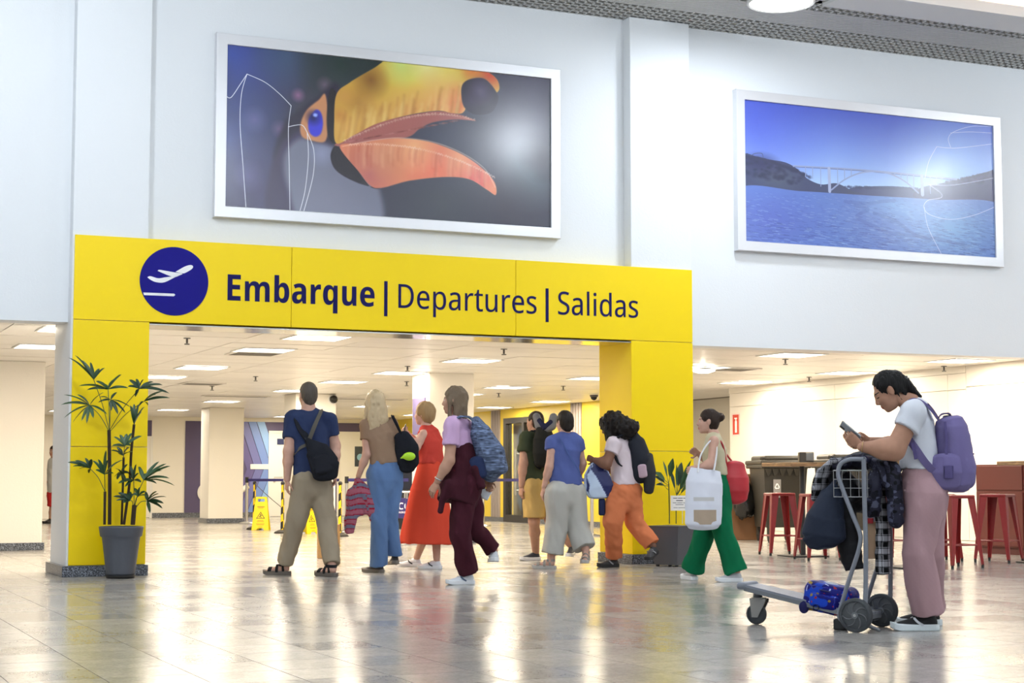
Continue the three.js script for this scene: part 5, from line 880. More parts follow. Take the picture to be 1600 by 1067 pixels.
  K.hc = hc; K.hf = hf; K.hu = hu; K.tor = tor;
  return K;
}
const c1 = [400, 580, 2.965], c2 = [600, 580, 2.965], c3 = [790, 620, 3.558], c4 = [1010, 620, 3.555];
const fairSkin = [0.56, 0.33, 0.25], tanSkin = [0.46, 0.26, 0.18], brownSkin = [0.2, 0.095, 0.06], olivSkin = [0.4, 0.215, 0.14];
const darkSole = mat([0.02, 0.02, 0.02], 0.7), whiteSole = mat([0.75, 0.76, 0.78], 0.6), whiteShoe = mat([0.68, 0.7, 0.74], 0.6);

// ---- man in navy T-shirt and khaki trousers, cross body bag
const P1 = figure({ crop: c1, base: [255, 946], a: 28, label: 'man in navy T-shirt and khaki trousers walking away with a black sling bag', skin: fairSkin, hairC: [0.085, 0.07, 0.058],
  torso: [[243, 172, 0.075, 0.07], [248, 215, 0.185, 0.095], [252, 280, 0.2, 0.125], [258, 380, 0.185, 0.125], [258, 478, 0.185, 0.13], [258, 520, 0.18, 0.12]], shirtLen: 5,
  head: { at: [240, 112], s: 1.05, neck: 0.058, a: 30 }, armL: { p: [[168, 222, 0.05], [150, 372, 0.1], [144, 500, 0.08]], r: [0.056, 0.046, 0.034], sleeve: 0.62, sr: [0.074, 0.078] }, armR: { p: [[340, 228, -0.06], [368, 345, -0.1], [366, 468, -0.06]], r: [0.056, 0.046, 0.034], sleeve: 0.62, sr: [0.074, 0.078] },
  legL: { hip: [222, 505, 0.05], knee: [186, 690, 0.02], heel: [158, 945], a: 72, w: [0.115, 0.1, 0.072], end: 1.96 }, legR: { hip: [296, 505, -0.05], knee: [326, 690, 0], heel: [370, 953], a: 48, w: [0.115, 0.1, 0.072], end: 1.96 },
  pelvis: [[258, 462, 0.172, 0.118], [258, 500, 0.18, 0.125], [258, 545, 0.16, 0.12]], shirt: fabric([0.024, 0.036, 0.09]), trousers: fabric([0.30, 0.245, 0.175]), foot: 'sandal', shoeM: [fabric([0.015, 0.015, 0.017]), mat([0.12, 0.1, 0.085], 0.8)], shoeLen: 0.28, hairO: { thick: 0.006, nape: 0.07, ears: true, brow: 0.12 } });
// ---- blonde woman, brown T-shirt, jeans
const P2 = figure({ crop: c1, base: [590, 934], a: 28, label: 'woman with long blonde hair in brown T-shirt and blue jeans walking away', skin: fairSkin, hairC: [0.52, 0.4, 0.25],
  torso: [[560, 205, 0.065, 0.06], [565, 245, 0.15, 0.085], [570, 300, 0.165, 0.115], [590, 370, 0.15, 0.105], [600, 428, 0.162, 0.115], [600, 460, 0.16, 0.11]], shirtLen: 5,
  head: { at: [548, 150], s: 0.98, neck: 0.05, a: 35 }, armL: { p: [[508, 255, 0.05], [512, 385, 0.08], [474, 488, 0.06]], r: [0.045, 0.036, 0.027], sleeve: 0.5, sr: [0.06, 0.066], curl: [1.0, 1.1, 1.1, 1.1] }, armR: { p: [[628, 250, -0.06], [650, 340, -0.14], [640, 400, -0.3]], r: [0.045, 0.036, 0.027], sleeve: 0.5, sr: [0.06, 0.066] },
  legL: { hip: [560, 480, 0.04], knee: [566, 690, 0.04], heel: [590, 934], a: 60, w: [0.108, 0.082, 0.088], end: 2.05 }, legR: { hip: [635, 480, -0.04], knee: [624, 690, -0.06], heel: [648, 892, -0.1], lift: true, toe: [600, 918], w: [0.108, 0.08, 0.08], end: 1.98 },
  pelvis: [[600, 415, 0.152, 0.108], [600, 455, 0.175, 0.125], [598, 505, 0.168, 0.135], [596, 530, 0.14, 0.12]], shirt: fabric([0.27, 0.175, 0.115]), trousers: fabric([0.11, 0.195, 0.38]), shoeM: [mat([0.05, 0.045, 0.045], 0.7), mat([0.2, 0.17, 0.14], 0.7)], shoeLen: 0.25,
  hair: (P, B) => [tub([[P(0, 0.05, -0.05), 0.085, 0.07], [P(0, -0.06, -0.07), 0.105, 0.06], [P(0, -0.17, -0.075), 0.118, 0.05], [P(0.01, -0.27, -0.07), 0.09, 0.03], [P(0.01, -0.31, -0.07), 0.05, 0.016]], B[0], false, false), cap(P(0.08, 0.0, 0), P(0.105, -0.22, 0.0), 0.03, 0.022), cap(P(-0.08, 0.0, 0), P(-0.1, -0.2, 0.0), 0.03, 0.02)], hairO: { thick: 0.02, wave: 1.5, nape: 0.05 } });
// ---- woman in red
const P3 = figure({ crop: c2, base: [235, 915], a: 58, label: 'short haired blonde woman in a red top and long red skirt', skin: fairSkin, hairC: [0.33, 0.21, 0.1],
  torso: [[196, 252, 0.07, 0.06], [205, 285, 0.16, 0.085], [210, 330, 0.165, 0.125], [214, 390, 0.155, 0.12], [214, 427, 0.165, 0.125], [214, 460, 0.16, 0.12]], shirtLen: 5, shirtName: 'top',
  head: { at: [186, 198], s: 0.98, neck: 0.05, a: 68 }, armL: { p: [[180, 295, 0.12], [150, 352, 0.18], [112, 296, 0.12]], r: [0.045, 0.038, 0.028], sleeve: 0, curl: [0.7, 0.8, 0.9, 0.9], size: 0.85 }, armR: { p: [[240, 295, -0.14], [190, 360, -0.25], [125, 300, -0.05]], r: [0.045, 0.038, 0.028], sleeve: 0, size: 0.85 },
  legL: { hip: [205, 470, 0.06], knee: [240, 690, 0.05], heel: [266, 916], a: 80, r: [0.085, 0.055, 0.035] }, legR: { hip: [225, 470, -0.06], knee: [215, 690, -0.06], heel: [172, 905], a: 80, r: [0.085, 0.055, 0.035] },
  pelvis: [[214, 415, 0.148, 0.115], [214, 455, 0.17, 0.13], [208, 560, 0.215, 0.19], [202, 690, 0.265, 0.25], [198, 798, 0.295, 0.285]], trouName: 'skirt', tk: 0.01, foldT: (x, y, z) => (noise3(x * 14, y * 2, z * 14) - 0.5) * 0.03 * clamp((1.0 - y) * 1.4), shirt: fabric([0.5, 0.05, 0.035]), trousers: fabric([0.6, 0.06, 0.03]), shoeM: [whiteShoe, whiteSole, mat([0.04, 0.04, 0.05], 0.6)], shoeLen: 0.25, hairO: { thick: 0.02, nape: 0.06, wave: 1.2, brow: 0.1, face: 0.07 } });
// ---- woman in lilac and maroon
const P4 = figure({ crop: c2, base: [365, 988], a: 72, label: 'woman in lilac T-shirt and maroon trousers with a jacket tied round her waist', skin: tanSkin, hairC: [0.16, 0.115, 0.075],
  torso: [[345, 200, 0.07, 0.062], [345, 240, 0.15, 0.085], [342, 290, 0.165, 0.13], [352, 350, 0.155, 0.125], [365, 410, 0.165, 0.13], [372, 450, 0.165, 0.13]], shirtLen: 5,
  head: { at: [326, 138], s: 1.0, neck: 0.05, a: 78 }, armL: { p: [[318, 258, 0.17], [302, 415, 0.21], [248, 510, 0.2]], r: [0.052, 0.044, 0.03], sleeve: 0.55, sr: [0.072, 0.078] }, armR: { p: [[375, 258, -0.16], [440, 400, -0.22], [478, 505, -0.16]], r: [0.05, 0.042, 0.03], sleeve: 0.55, sr: [0.07, 0.076], curl: [0.9, 1, 1, 1] },
  legL: { hip: [378, 520, 0.08], knee: [350, 745, 0.08], heel: [416, 986], toe: [286, 990], w: [0.12, 0.098, 0.088], end: 1.97 }, legR: { hip: [388, 520, -0.08], knee: [424, 735, -0.08], heel: [512, 880, -0.1], lift: true, toe: [452, 932], w: [0.115, 0.085, 0.07], end: 1.96 },
  pelvis: [[372, 420, 0.155, 0.122], [378, 480, 0.175, 0.14], [382, 540, 0.16, 0.14]], shirt: fabric([0.55, 0.36, 0.56]), trousers: fabric([0.052, 0.01, 0.018]), shoeM: [whiteShoe, whiteSole, mat([0.08, 0.12, 0.2], 0.6)], shoeLen: 0.265,
  hair: (P, B) => [tub([[P(0, 0.05, -0.04), 0.08, 0.075], [P(0, -0.06, -0.055), 0.09, 0.065], [P(0, -0.14, -0.05), 0.092, 0.06], [P(0, -0.19, -0.04), 0.07, 0.04]], B[0], false, false), cap(P(0.078, 0.02, 0.02), P(0.088, -0.14, 0.02), 0.022, 0.018), cap(P(-0.078, 0.02, 0.02), P(-0.088, -0.14, 0.02), 0.022, 0.018)], hairO: { thick: 0.018, wave: 1.2, nape: 0.05 } });
{ // jacket tied round the waist, child of the woman
  const { J, side, t } = P4, mar = fabric([0.045, 0.009, 0.016]);
  part('tied_jacket', soft([tub([[J(358, 375, 0), 0.172, 0.14], [J(362, 440, 0.0), 0.195, 0.16], [J(352, 540, 0.02), 0.2, 0.19], [J(335, 610, 0.05), 0.18, 0.17]], side, false, true), tub([[J(300, 520, 0.2), 0.06, 0.045], [J(268, 600, 0.2), 0.05, 0.04], [J(262, 645, 0.2), 0.04, 0.03]], side, false, false), tub([[J(430, 450, 0.12), 0.09, 0.05], [J(450, 530, 0.12), 0.07, 0.04]], side, false, false)], 0.01, 0.04, { disp: folds(0.012, 11, 7, 5) }), mar, t);
  part('bracelet', new THREE.TorusGeometry(0.036, 0.006, 8, 24).applyQuaternion(new THREE.Quaternion().setFromUnitVectors(V3(0, 0, 1), P4.armL[2].clone().sub(P4.armL[1]).normalize())).translate(...P4.armL[2].clone().lerp(P4.armL[1], 0.1).toArray()), mat([0.7, 0.7, 0.72], 0.25, { metalness: 1 }), t);
}
// ---- man in olive T-shirt and mustard shorts
const P5 = figure({ crop: c3, base: [190, 916], a: 40, label: 'man in olive T-shirt and mustard shorts wearing a dark backpack', skin: tanSkin, hairC: [0.03, 0.022, 0.016],
  torso: [[168, 195, 0.07, 0.065], [165, 225, 0.165, 0.09], [165, 290, 0.185, 0.125], [162, 380, 0.18, 0.125], [165, 468, 0.185, 0.13], [165, 490, 0.18, 0.12]], shirtLen: 5,
  head: { at: [162, 140], s: 0.98, neck: 0.054, a: 52 }, armL: { p: [[108, 232, 0.1], [98, 372, 0.13], [88, 495, 0.12]], r: [0.054, 0.045, 0.033], sleeve: 0.5, sr: [0.072, 0.08] }, armR: { p: [[228, 232, -0.1], [245, 360, -0.14], [230, 470, -0.12]], r: [0.054, 0.045, 0.033], sleeve: 0.5, sr: [0.072, 0.08] },
  legL: { hip: [150, 510, 0.06], knee: [158, 690, 0.06], heel: [188, 908], toe: [105, 911], w: [0.12, 0.118], end: 0.88, r: [0.09, 0.062, 0.042] }, legR: { hip: [185, 510, -0.06], knee: [250, 690, -0.1], heel: [372, 872, -0.15], lift: true, toe: [330, 925], w: [0.12, 0.118], end: 0.85, r: [0.09, 0.062, 0.042] },
  pelvis: [[165, 455, 0.172, 0.122], [166, 500, 0.18, 0.13], [168, 540, 0.165, 0.13]], trouName: 'shorts', shirt: fabric([0.045, 0.055, 0.03]), trousers: fabric([0.5, 0.34, 0.12]), shoeM: [mat([0.03, 0.035, 0.05], 0.7), whiteSole], shoeLen: 0.27, hairO: { thick: 0.008, ears: true, nape: 0.07 } });
// ---- person in blue T-shirt and wide grey trousers
const P6 = figure({ crop: c3, base: [300, 955], a: 22, label: 'dark haired person in blue T-shirt and wide light grey trousers', skin: fairSkin, hairC: [0.02, 0.015, 0.012],
  torso: [[330, 195, 0.065, 0.06], [330, 228, 0.16, 0.085], [332, 300, 0.172, 0.115], [330, 390, 0.155, 0.11], [332, 490, 0.175, 0.125], [332, 520, 0.165, 0.115]], shirtLen: 5,
  head: { at: [326, 142], s: 0.95, neck: 0.047, a: 35 }, armL: { p: [[258, 252, 0.05], [242, 390, 0.1], [214, 500, 0.06]], r: [0.045, 0.037, 0.027], sleeve: 0.3, sr: [0.062, 0.064] }, armR: { p: [[404, 258, -0.06], [428, 370, -0.12], [405, 450, -0.2]], r: [0.045, 0.037, 0.027], sleeve: 0.3, sr: [0.062, 0.064] },
  legL: { hip: [290, 530, 0.05], knee: [282, 700, 0.04], heel: [278, 957], a: 75, w: [0.13, 0.12, 0.118], end: 1.82 }, legR: { hip: [375, 530, -0.05], knee: [388, 700, -0.06], heel: [452, 905, -0.02], lift: true, toe: [418, 968], w: [0.13, 0.125, 0.112], end: 1.85 },
  pelvis: [[332, 475, 0.162, 0.115], [332, 520, 0.178, 0.13], [332, 570, 0.165, 0.13]], shirt: fabric([0.085, 0.115, 0.31]), trousers: fabric([0.43, 0.42, 0.385]), foldT: folds(0.015, 11, 4, 4), foot: 'sandal', shoeM: [fabric([0.3, 0.28, 0.25]), mat([0.45, 0.43, 0.4], 0.8)], shoeLen: 0.25,
  hair: (P) => [ellip(P(0, -0.05, -0.075), 0.06, 0.05, 0.035)], hairO: { thick: 0.014, nape: 0.06, ears: true } });
{ part('bag_strap', ribbon([P6.J(300, 228, 0.12), P6.J(340, 300, 0.13), P6.J(400, 400, 0.12), P6.J(432, 470, 0.05)], 0.012, 0.004, camV(1, 0.6, 0), 24), fabric([0.07, 0.11, 0.28]), P6.t); }
// ---- woman in pale T-shirt and orange trousers
const P7 = figure({ crop: c3, base: [640, 950], a: 62, label: 'woman with thick dark hair in pale T-shirt and orange trousers', skin: brownSkin, hairC: [0.012, 0.009, 0.008],
  torso: [[628, 215, 0.07, 0.065], [640, 250, 0.155, 0.09], [650, 310, 0.175, 0.135], [662, 400, 0.175, 0.135], [668, 488, 0.185, 0.14], [668, 510, 0.175, 0.13]], shirtLen: 5,
  head: { at: [585, 165], s: 0.98, neck: 0.052, a: 72, down: 22 }, armL: { p: [[600, 268, 0.17], [560, 372, 0.22], [498, 352, 0.14]], r: [0.058, 0.05, 0.033], sleeve: 0.45, sr: [0.078, 0.084], curl: [1, 1.1, 1.1, 1.1] }, armR: { p: [[660, 268, -0.15], [600, 400, -0.24], [520, 400, -0.1]], r: [0.055, 0.046, 0.032], sleeve: 0.45, sr: [0.075, 0.08] },
  legL: { hip: [635, 530, 0.07], knee: [596, 700, 0.08], heel: [624, 945], toe: [490, 950], w: [0.13, 0.105, 0.08], end: 1.93 }, legR: { hip: [690, 530, -0.07], knee: [716, 700, -0.08], heel: [836, 868, -0.1], lift: true, toe: [750, 958], w: [0.128, 0.1, 0.085], end: 1.93 },
  pelvis: [[668, 468, 0.17, 0.13], [668, 520, 0.185, 0.145], [662, 570, 0.165, 0.14]], shirt: fabric([0.66, 0.56, 0.6]), trousers: fabric([0.62, 0.19, 0.08]), foldT: folds(0.015, 11, 12, 2), shoeM: [mat([0.04, 0.04, 0.042], 0.7), darkSole, mat([0.35, 0.35, 0.36], 0.5)], shoeLen: 0.265,
  hair: (P, B) => [ellip(P(0, 0.03, -0.05), 0.125, 0.12, 0.12, B), ellip(P(0.03, -0.06, -0.12), 0.12, 0.12, 0.12, B), ellip(P(0.03, -0.1, -0.19), 0.1, 0.09, 0.11, B), tub([[P(0.08, 0.02, 0.02), 0.05, 0.05], [P(0.1, -0.12, 0.03), 0.055, 0.05], [P(0.1, -0.24, 0.03), 0.04, 0.035]], B[2], false, false)], hairO: { thick: 0.03, wave: 3.2, k: 0.05, nape: 0.03, face: 0.06 } });
// ---- woman in green trousers
const P8 = figure({ crop: c4, base: [400, 1024], a: 88, label: 'woman with a hair bun in green trousers striding past with a tote', skin: fairSkin, hairC: [0.03, 0.018, 0.013],
  torso: [[372, 205, 0.065, 0.058], [376, 240, 0.145, 0.08], [378, 300, 0.155, 0.12], [384, 370, 0.14, 0.11], [388, 432, 0.155, 0.12], [390, 460, 0.155, 0.12]], shirtLen: 5, shirtName: 'top',
  head: { at: [342, 138], s: 0.92, neck: 0.046, a: 86 }, armL: { p: [[374, 246, 0.16], [362, 372, 0.2], [292, 392, 0.19]], r: [0.042, 0.035, 0.026], sleeve: 0, curl: [0.9, 1, 1, 1] }, armR: { p: [[380, 246, -0.15], [330, 340, -0.2], [292, 318, -0.14]], r: [0.042, 0.035, 0.026], sleeve: 0 },
  legL: { hip: [398, 520, 0.07], knee: [430, 770, 0.08], heel: [530, 1026], toe: [388, 1028], w: [0.115, 0.092, 0.102], end: 2.0 }, legR: { hip: [376, 520, -0.07], knee: [316, 770, -0.08], heel: [270, 1018], toe: [125, 1000], w: [0.115, 0.09, 0.1], end: 1.98 },
  pelvis: [[388, 425, 0.14, 0.112], [392, 475, 0.165, 0.13], [390, 540, 0.15, 0.13]], shirt: fabric([0.55, 0.5, 0.34]), trousers: fabric([0.004, 0.14, 0.055]), shoeM: [mat([0.5, 0.5, 0.52], 0.6), whiteSole], shoeLen: 0.25,
  hair: (P) => [ellip(P(0, 0.045, -0.125), 0.04, 0.04, 0.042), cap(P(0, 0.04, -0.07), P(0, 0.045, -0.11), 0.04, 0.03)], hairO: { thick: 0.01, ears: true, nape: 0.07 } });
// ---- shopper far behind the left pillar
{
  const P10 = figure({ crop: [0, 640, 4.45], base: [356, 790], a: 150, label: 'person in white top and red shorts glimpsed beyond the left pillar', skin: tanSkin, hairC: [0.05, 0.03, 0.02], cell: 0.016, fine: 0.008,
    torso: [[372, 335, 0.07, 0.06], [374, 360, 0.15, 0.09], [374, 440, 0.16, 0.12], [374, 540, 0.16, 0.12], [374, 590, 0.16, 0.12]], head: { at: [374, 290], s: 1, neck: 0.05 }, armL: { p: [[354, 370, 0], [345, 470, 0], [340, 560, 0]], sleeve: 0.5 }, armR: { p: [[394, 370, 0], [402, 470, 0], [404, 560, 0]], sleeve: 0.5 },
    legL: { hip: [364, 600, 0], knee: [362, 690, 0], heel: [362, 790], w: [0.11, 0.11], end: 0.8 }, legR: { hip: [384, 600, 0], knee: [386, 690, 0], heel: [388, 790], w: [0.11, 0.11], end: 0.8 }, pelvis: [[374, 575, 0.16, 0.12], [374, 620, 0.17, 0.13]], shirt: fabric([0.6, 0.6, 0.58]), trousers: fabric([0.5, 0.03, 0.03]), trouName: 'shorts', shoeM: [blackRub, darkSole], hairO: { thick: 0.015 } });
}

// ================================================================== BAGS OF THE WALKERS
function bag(K, name, label, fn, cat = 'bag') { const t = thing(name, label, cat, K.base.clone()); fn(t, K.J, K.side, K.fwd); return t; }
const blackCloth = fabric([0.012, 0.013, 0.018]);
bag(P1, 'sling_bag', 'black sling bag across the back of the navy T-shirt', (t, J, s, f) => {
  const B = [s, V3(0, 1, 0), f];
  part('body', soft([tub([[J(238, 320, 0.16), 0.03, 0.03], [J(285, 370, 0.17), 0.13, 0.055], [J(318, 430, 0.17), 0.155, 0.07], [J(322, 482, 0.17), 0.13, 0.06]], s, false, false)], 0.01, 0.03, { disp: folds(0.004, 10, 8, 2) }), blackCloth, t);
  part('front_pocket', soft([tub([[J(300, 400, 0.22), 0.08, 0.03], [J(318, 460, 0.23), 0.1, 0.035]], s, false, false)], 0.009, 0.02), blackCloth, t);
  part('strap', ribbon([J(300, 380, 0.17), J(222, 290, 0.15), J(188, 215, 0.1), J(186, 188, 0.02)], 0.075, 0.012, camV(0.7, -0.7, 0), 30), blackCloth, t); part('strap', ribbon([J(240, 335, 0.15), J(275, 245, 0.15), J(300, 188, 0.06), J(300, 178, -0.02)], 0.04, 0.005, camV(1, 0.3, 0), 30), fabric([0.1, 0.09, 0.075]), t);
  part('strap', ribbon([J(258, 330, 0.15), J(205, 355, 0.15), J(172, 392, 0.08), J(160, 420, -0.02)], 0.03, 0.005, camV(0.3, 1, 0), 30), fabric([0.1, 0.09, 0.075]), t);
});
bag(P2, 'shoulder_bag', 'black shoulder bag with a neon green pouch beside the blonde woman', (t, J, s) => {
  part('body', soft([tub([[J(678, 300, 0.02), 0.05, 0.08], [J(700, 360, 0.03), 0.08, 0.12], [J(704, 420, 0.03), 0.075, 0.11], [J(700, 450, 0.03), 0.05, 0.08]], camV(0, 0, 1), false, false)], 0.01, 0.03, { disp: folds(0.006, 12, 9, 2) }), blackCloth, t);
  part('strap', ribbon([J(690, 330, 0.04), J(658, 260, 0.06), J(636, 215, 0.02), J(632, 205, -0.04), J(650, 240, -0.12)], 0.03, 0.006, camV(0.8, -0.2, 0.4), 30), blackCloth, t);
  part('pouch', soft([ellip(J(710, 394, 0.14), 0.062, 0.042, 0.03, [cR, V3(0, 1, 0), camV(0, 0, 1)]), cap(J(690, 394, 0.14), J(672, 402, 0.14), 0.012, 0.008)], 0.006, 0.02), mat([0.42, 0.72, 0.02], 0.5), t, 'neon green pouch');
});
{ // jumper carried by the blonde woman
  const J = P2.J, t = thing('carried_jumper', 'red and pink striped jumper dangling from the blonde woman\'s hand', 'clothing', P2.base.clone());
  const stripeT = makeTex(64, (u, v) => { const a = pnoise(u * 4, v * 4, 4, 1), s = Math.sin((v + 0.1 * a) * Math.PI * 10); return s > 0.2 ? [0.72, 0.42, 0.5] : s > -0.4 ? [0.68, 0.12, 0.2] : [0.5, 0.5, 0.6]; });
  const m = fabric([0.8, 0.8, 0.8], { map: rep(stripeT, 2) });
  part('jumper', soft([tub([[J(470, 505, 0.07), 0.035, 0.03], [J(485, 560, 0.07), 0.13, 0.05], [J(500, 610, 0.07), 0.15, 0.045], [J(512, 650, 0.07), 0.13, 0.035]], cR, false, false), tub([[J(450, 560, 0.08), 0.06, 0.035], [J(438, 680, 0.08), 0.06, 0.03], [J(432, 745, 0.08), 0.045, 0.025]], cR, false, false), tub([[J(530, 590, 0.07), 0.06, 0.04], [J(548, 680, 0.07), 0.055, 0.03]], cR, false, false)], 0.009, 0.03, { disp: folds(0.014, 16, 8, 6) }), m, t);
}
bag(P3, 'clutch_phone', 'small phone held up by the woman in red', (t, J) => { const m = part('phone_body', rbox(-0.036, -0.07, -0.004, 0.036, 0.07, 0.004, 0.004), mat([0.03, 0.03, 0.035], 0.25), t); m.position.copy(J(98, 276, 0.08)); m.rotation.set(0.3, 1.0, 0.5); }, 'phone');
bag(P4, 'backpack', 'mottled blue grey backpack with navy base on the woman in lilac', (t, J, s, f) => {
  const heather = makeTex(128, (u, v) => { const a = pnoise(u * 10, v * 60, 60, 1), b = pnoise(u * 20, v * 30, 60, 2), k = 0.26 + 0.32 * a + 0.16 * (b - 0.5); return [k * 0.86, k * 0.98, k * 1.22]; }), m = fabric([0.85, 0.85, 0.85], { map: rep(heather, 2.2) });
  part('body', soft([tub([[J(425, 225, 0), 0.1, 0.03], [J(448, 290, 0.0), 0.15, 0.095], [J(488, 380, 0), 0.165, 0.135], [J(500, 450, 0), 0.16, 0.12], [J(492, 482, 0), 0.13, 0.06]], s, false, false)], 0.01, 0.03, { disp: folds(0.008, 9, 7, 3) }), m, t);
  part('front_pocket', soft([tub([[J(530, 390, 0.0), 0.11, 0.05], [J(540, 450, 0.0), 0.12, 0.06]], s, false, false)], 0.01, 0.03, { disp: folds(0.006, 9, 7, 8) }), m, t);
  part('side_pocket', soft([tub([[J(425, 420, 0.13), 0.05, 0.075], [J(440, 478, 0.13), 0.05, 0.075]], s, false, false)], 0.009, 0.02), fabric([0.02, 0.03, 0.08]), t, 'navy side pocket');
  part('shoulder_strap', ribbon([J(440, 260, 0.09), J(395, 215, 0.11), J(352, 212, 0.13), J(322, 250, 0.16), J(318, 330, 0.13), J(370, 410, 0.12), J(430, 440, 0.1)], 0.05, 0.014, s, 40), m, t); part('shoulder_strap', ribbon([J(440, 260, -0.08), J(395, 212, -0.1), J(352, 212, -0.1), J(325, 250, -0.12)], 0.05, 0.014, s, 24), m, t);
});
bag(P4, 'folded_paper', 'white papers in the far hand of the woman in lilac', (t, J) => { part('sheet', soft([rbx(J(455, 560, -0.12), 0.075, 0.045, 0.008, 0.006, [camV(0.85, -0.5, 0), camV(0.5, 0.85, 0), camV(0, 0, 1)])], 0.006, 0.01, { disp: folds(0.004, 20, 20, 1) }), mat([0.72, 0.74, 0.78], 0.7), t); }, 'paper');
bag(P5, 'backpack', 'dark backpack with a grey neck pillow strapped on top', (t, J, s, f) => {
  part('body', soft([tub([[J(212, 190, 0.12), 0.11, 0.06], [J(215, 240, 0.14), 0.15, 0.09], [J(215, 310, 0.15), 0.155, 0.1], [J(212, 365, 0.14), 0.13, 0.06]], s, false, false)], 0.011, 0.03, { disp: folds(0.006, 9, 7, 3) }), fabric([0.02, 0.02, 0.018]), t);
  const pill = fabric([0.18, 0.18, 0.19]); part('neck_pillow', soft([tub([[J(172, 110, 0.1), 0.045, 0.045], [J(188, 160, 0.12), 0.055, 0.055], [J(222, 178, 0.14), 0.055, 0.055], [J(256, 160, 0.12), 0.055, 0.055], [J(266, 112, 0.1), 0.045, 0.045]], camV(0, 0, 1), false, false)], 0.01, 0.02), pill, t, 'grey neck pillow'); part('pillow_band', soft([tub([[J(186, 130, 0.15), 0.022, 0.03], [J(215, 172, 0.18), 0.025, 0.03], [J(252, 140, 0.15), 0.025, 0.03]], camV(0, 0, 1), false, false)], 0.009, 0.01), fabric([0.02, 0.022, 0.05]), t);
  part('shoulder_strap', ribbon([J(190, 210, 0.12), J(150, 195, 0.06), J(128, 225, 0.02), J(126, 300, -0.04)], 0.05, 0.014, camV(0.8, 0, 0.5), 30), blackCloth, t); part('shoulder_strap', ribbon([J(150, 330, 0.12), J(175, 385, 0.15), J(195, 400, 0.14)], 0.03, 0.008, camV(0.5, 0.8, 0), 20), blackCloth, t);
});
bag(P7, 'backpack', 'black backpack on the woman in orange trousers', (t, J, s, f) => {
  part('body', soft([tub([[J(712, 218, 0), 0.1, 0.05], [J(728, 260, 0), 0.15, 0.085], [J(748, 350, 0), 0.16, 0.115], [J(750, 430, 0), 0.15, 0.1]], s, false, false)], 0.01, 0.03, { disp: folds(0.006, 9, 7, 9) }), fabric([0.018, 0.02, 0.028]), t);
  part('front_pocket', soft([tub([[J(790, 330, 0), 0.11, 0.04], [J(800, 420, 0), 0.12, 0.055], [J(800, 480, 0), 0.11, 0.05], [J(796, 520, 0), 0.1, 0.04]], s, false, false)], 0.01, 0.03, { disp: folds(0.005, 9, 7, 4) }), fabric([0.03, 0.03, 0.034]), t);
  part('side_tag', soft([tub([[J(755, 385, 0.15), 0.02, 0.055], [J(765, 440, 0.15), 0.02, 0.05]], s, false, false)], 0.008, 0.01), fabric([0.5, 0.36, 0.42]), t, 'pink side pouch');
  part('shoulder_strap', ribbon([J(708, 240, 0.08), J(670, 212, 0.12), J(628, 225, 0.16), J(606, 280, 0.2), J(622, 360, 0.17), J(680, 400, 0.12)], 0.045, 0.014, s, 40), blackCloth, t); part('shoulder_strap', ribbon([J(708, 240, -0.08), J(660, 208, -0.1), J(622, 230, -0.12)], 0.045, 0.014, s, 20), blackCloth, t);
});
bag(P7, 'carrier_bag', 'white and dark blue carrier bag held before the woman in orange', (t, J, s) => {
  const tx = makeTex(64, (u, v) => { const s2 = Math.sin(u * 9.4 + v * 5); return s2 > 0.55 ? [0.1, 0.13, 0.36] : [0.78, 0.84, 0.93]; });
  part('body', soft([tub([[J(500, 375, 0.12), 0.06, 0.03], [J(505, 430, 0.13), 0.13, 0.05], [J(520, 500, 0.13), 0.16, 0.06], [J(525, 545, 0.13), 0.13, 0.045]], camV(0.9, -0.3, 0), false, false)], 0.009, 0.03, { disp: folds(0.008, 12, 9, 9) }), mat([0.9, 0.9, 0.9], 0.45, { map: rep(tx, 1.4) }), t);
  part('handle', tubeG([J(490, 385, 0.12), J(488, 340, 0.12), J(504, 340, 0.12), J(512, 385, 0.12)], 0.006, 24, 8), mat([0.7, 0.75, 0.85], 0.5), t);
  part('navy_pouch', soft([rbx(J(535, 612, 0.1), 0.035, 0.09, 0.03, 0.02, [cR, V3(0, 1, 0), camV(0, 0, 1)])], 0.008, 0.01), fabric([0.02, 0.025, 0.07]), t);
});
bag(P8, 'tote_bag', 'large white tote bag with tan print at the green trousers', (t, J) => {
  const tx = makeTex(128, (u, v) => { const a = pnoise(u * 5 + 2, v * 4, 8, 3), in1 = v > 0.08 && v < 0.32 && a > 0.52 && u > 0.2 && u < 0.8, b = v > 0.46 && v < 0.52 && u > 0.2 && u < 0.75; return in1 ? [0.7, 0.62, 0.54] : b ? [0.78, 0.77, 0.77] : [0.88, 0.89, 0.93]; });
  const g = soft([tub([[J(330, 400, 0.22), 0.14, 0.03], [J(322, 480, 0.24), 0.17, 0.05], [J(318, 600, 0.25), 0.175, 0.06], [J(318, 700, 0.25), 0.165, 0.055], [J(318, 722, 0.25), 0.14, 0.03]], cR, true, false)], 0.009, 0.03, { disp: folds(0.007, 9, 6, 7) });
  const p = g.attributes.position, uv = g.attributes.uv, c = J(320, 565, 0.24); for (let i = 0; i < p.count; i++) { const d = V3(p.getX(i), p.getY(i), p.getZ(i)).sub(c); uv.setXY(i, d.dot(cR) / 0.34 + 0.5, d.y / 0.56 + 0.5); }
  part('body', g, mat([0.92, 0.92, 0.92], 0.75, { map: tx }), t); for (const dz of [0.21, 0.26]) part('handle', tubeG([J(285, 420, dz), J(300, 330, 0.2), J(345, 255, 0.2), J(378, 235, 0.17), J(390, 300, 0.2), J(375, 410, dz)], 0.008, 40, 8), mat([0.8, 0.8, 0.82], 0.7), t);
});
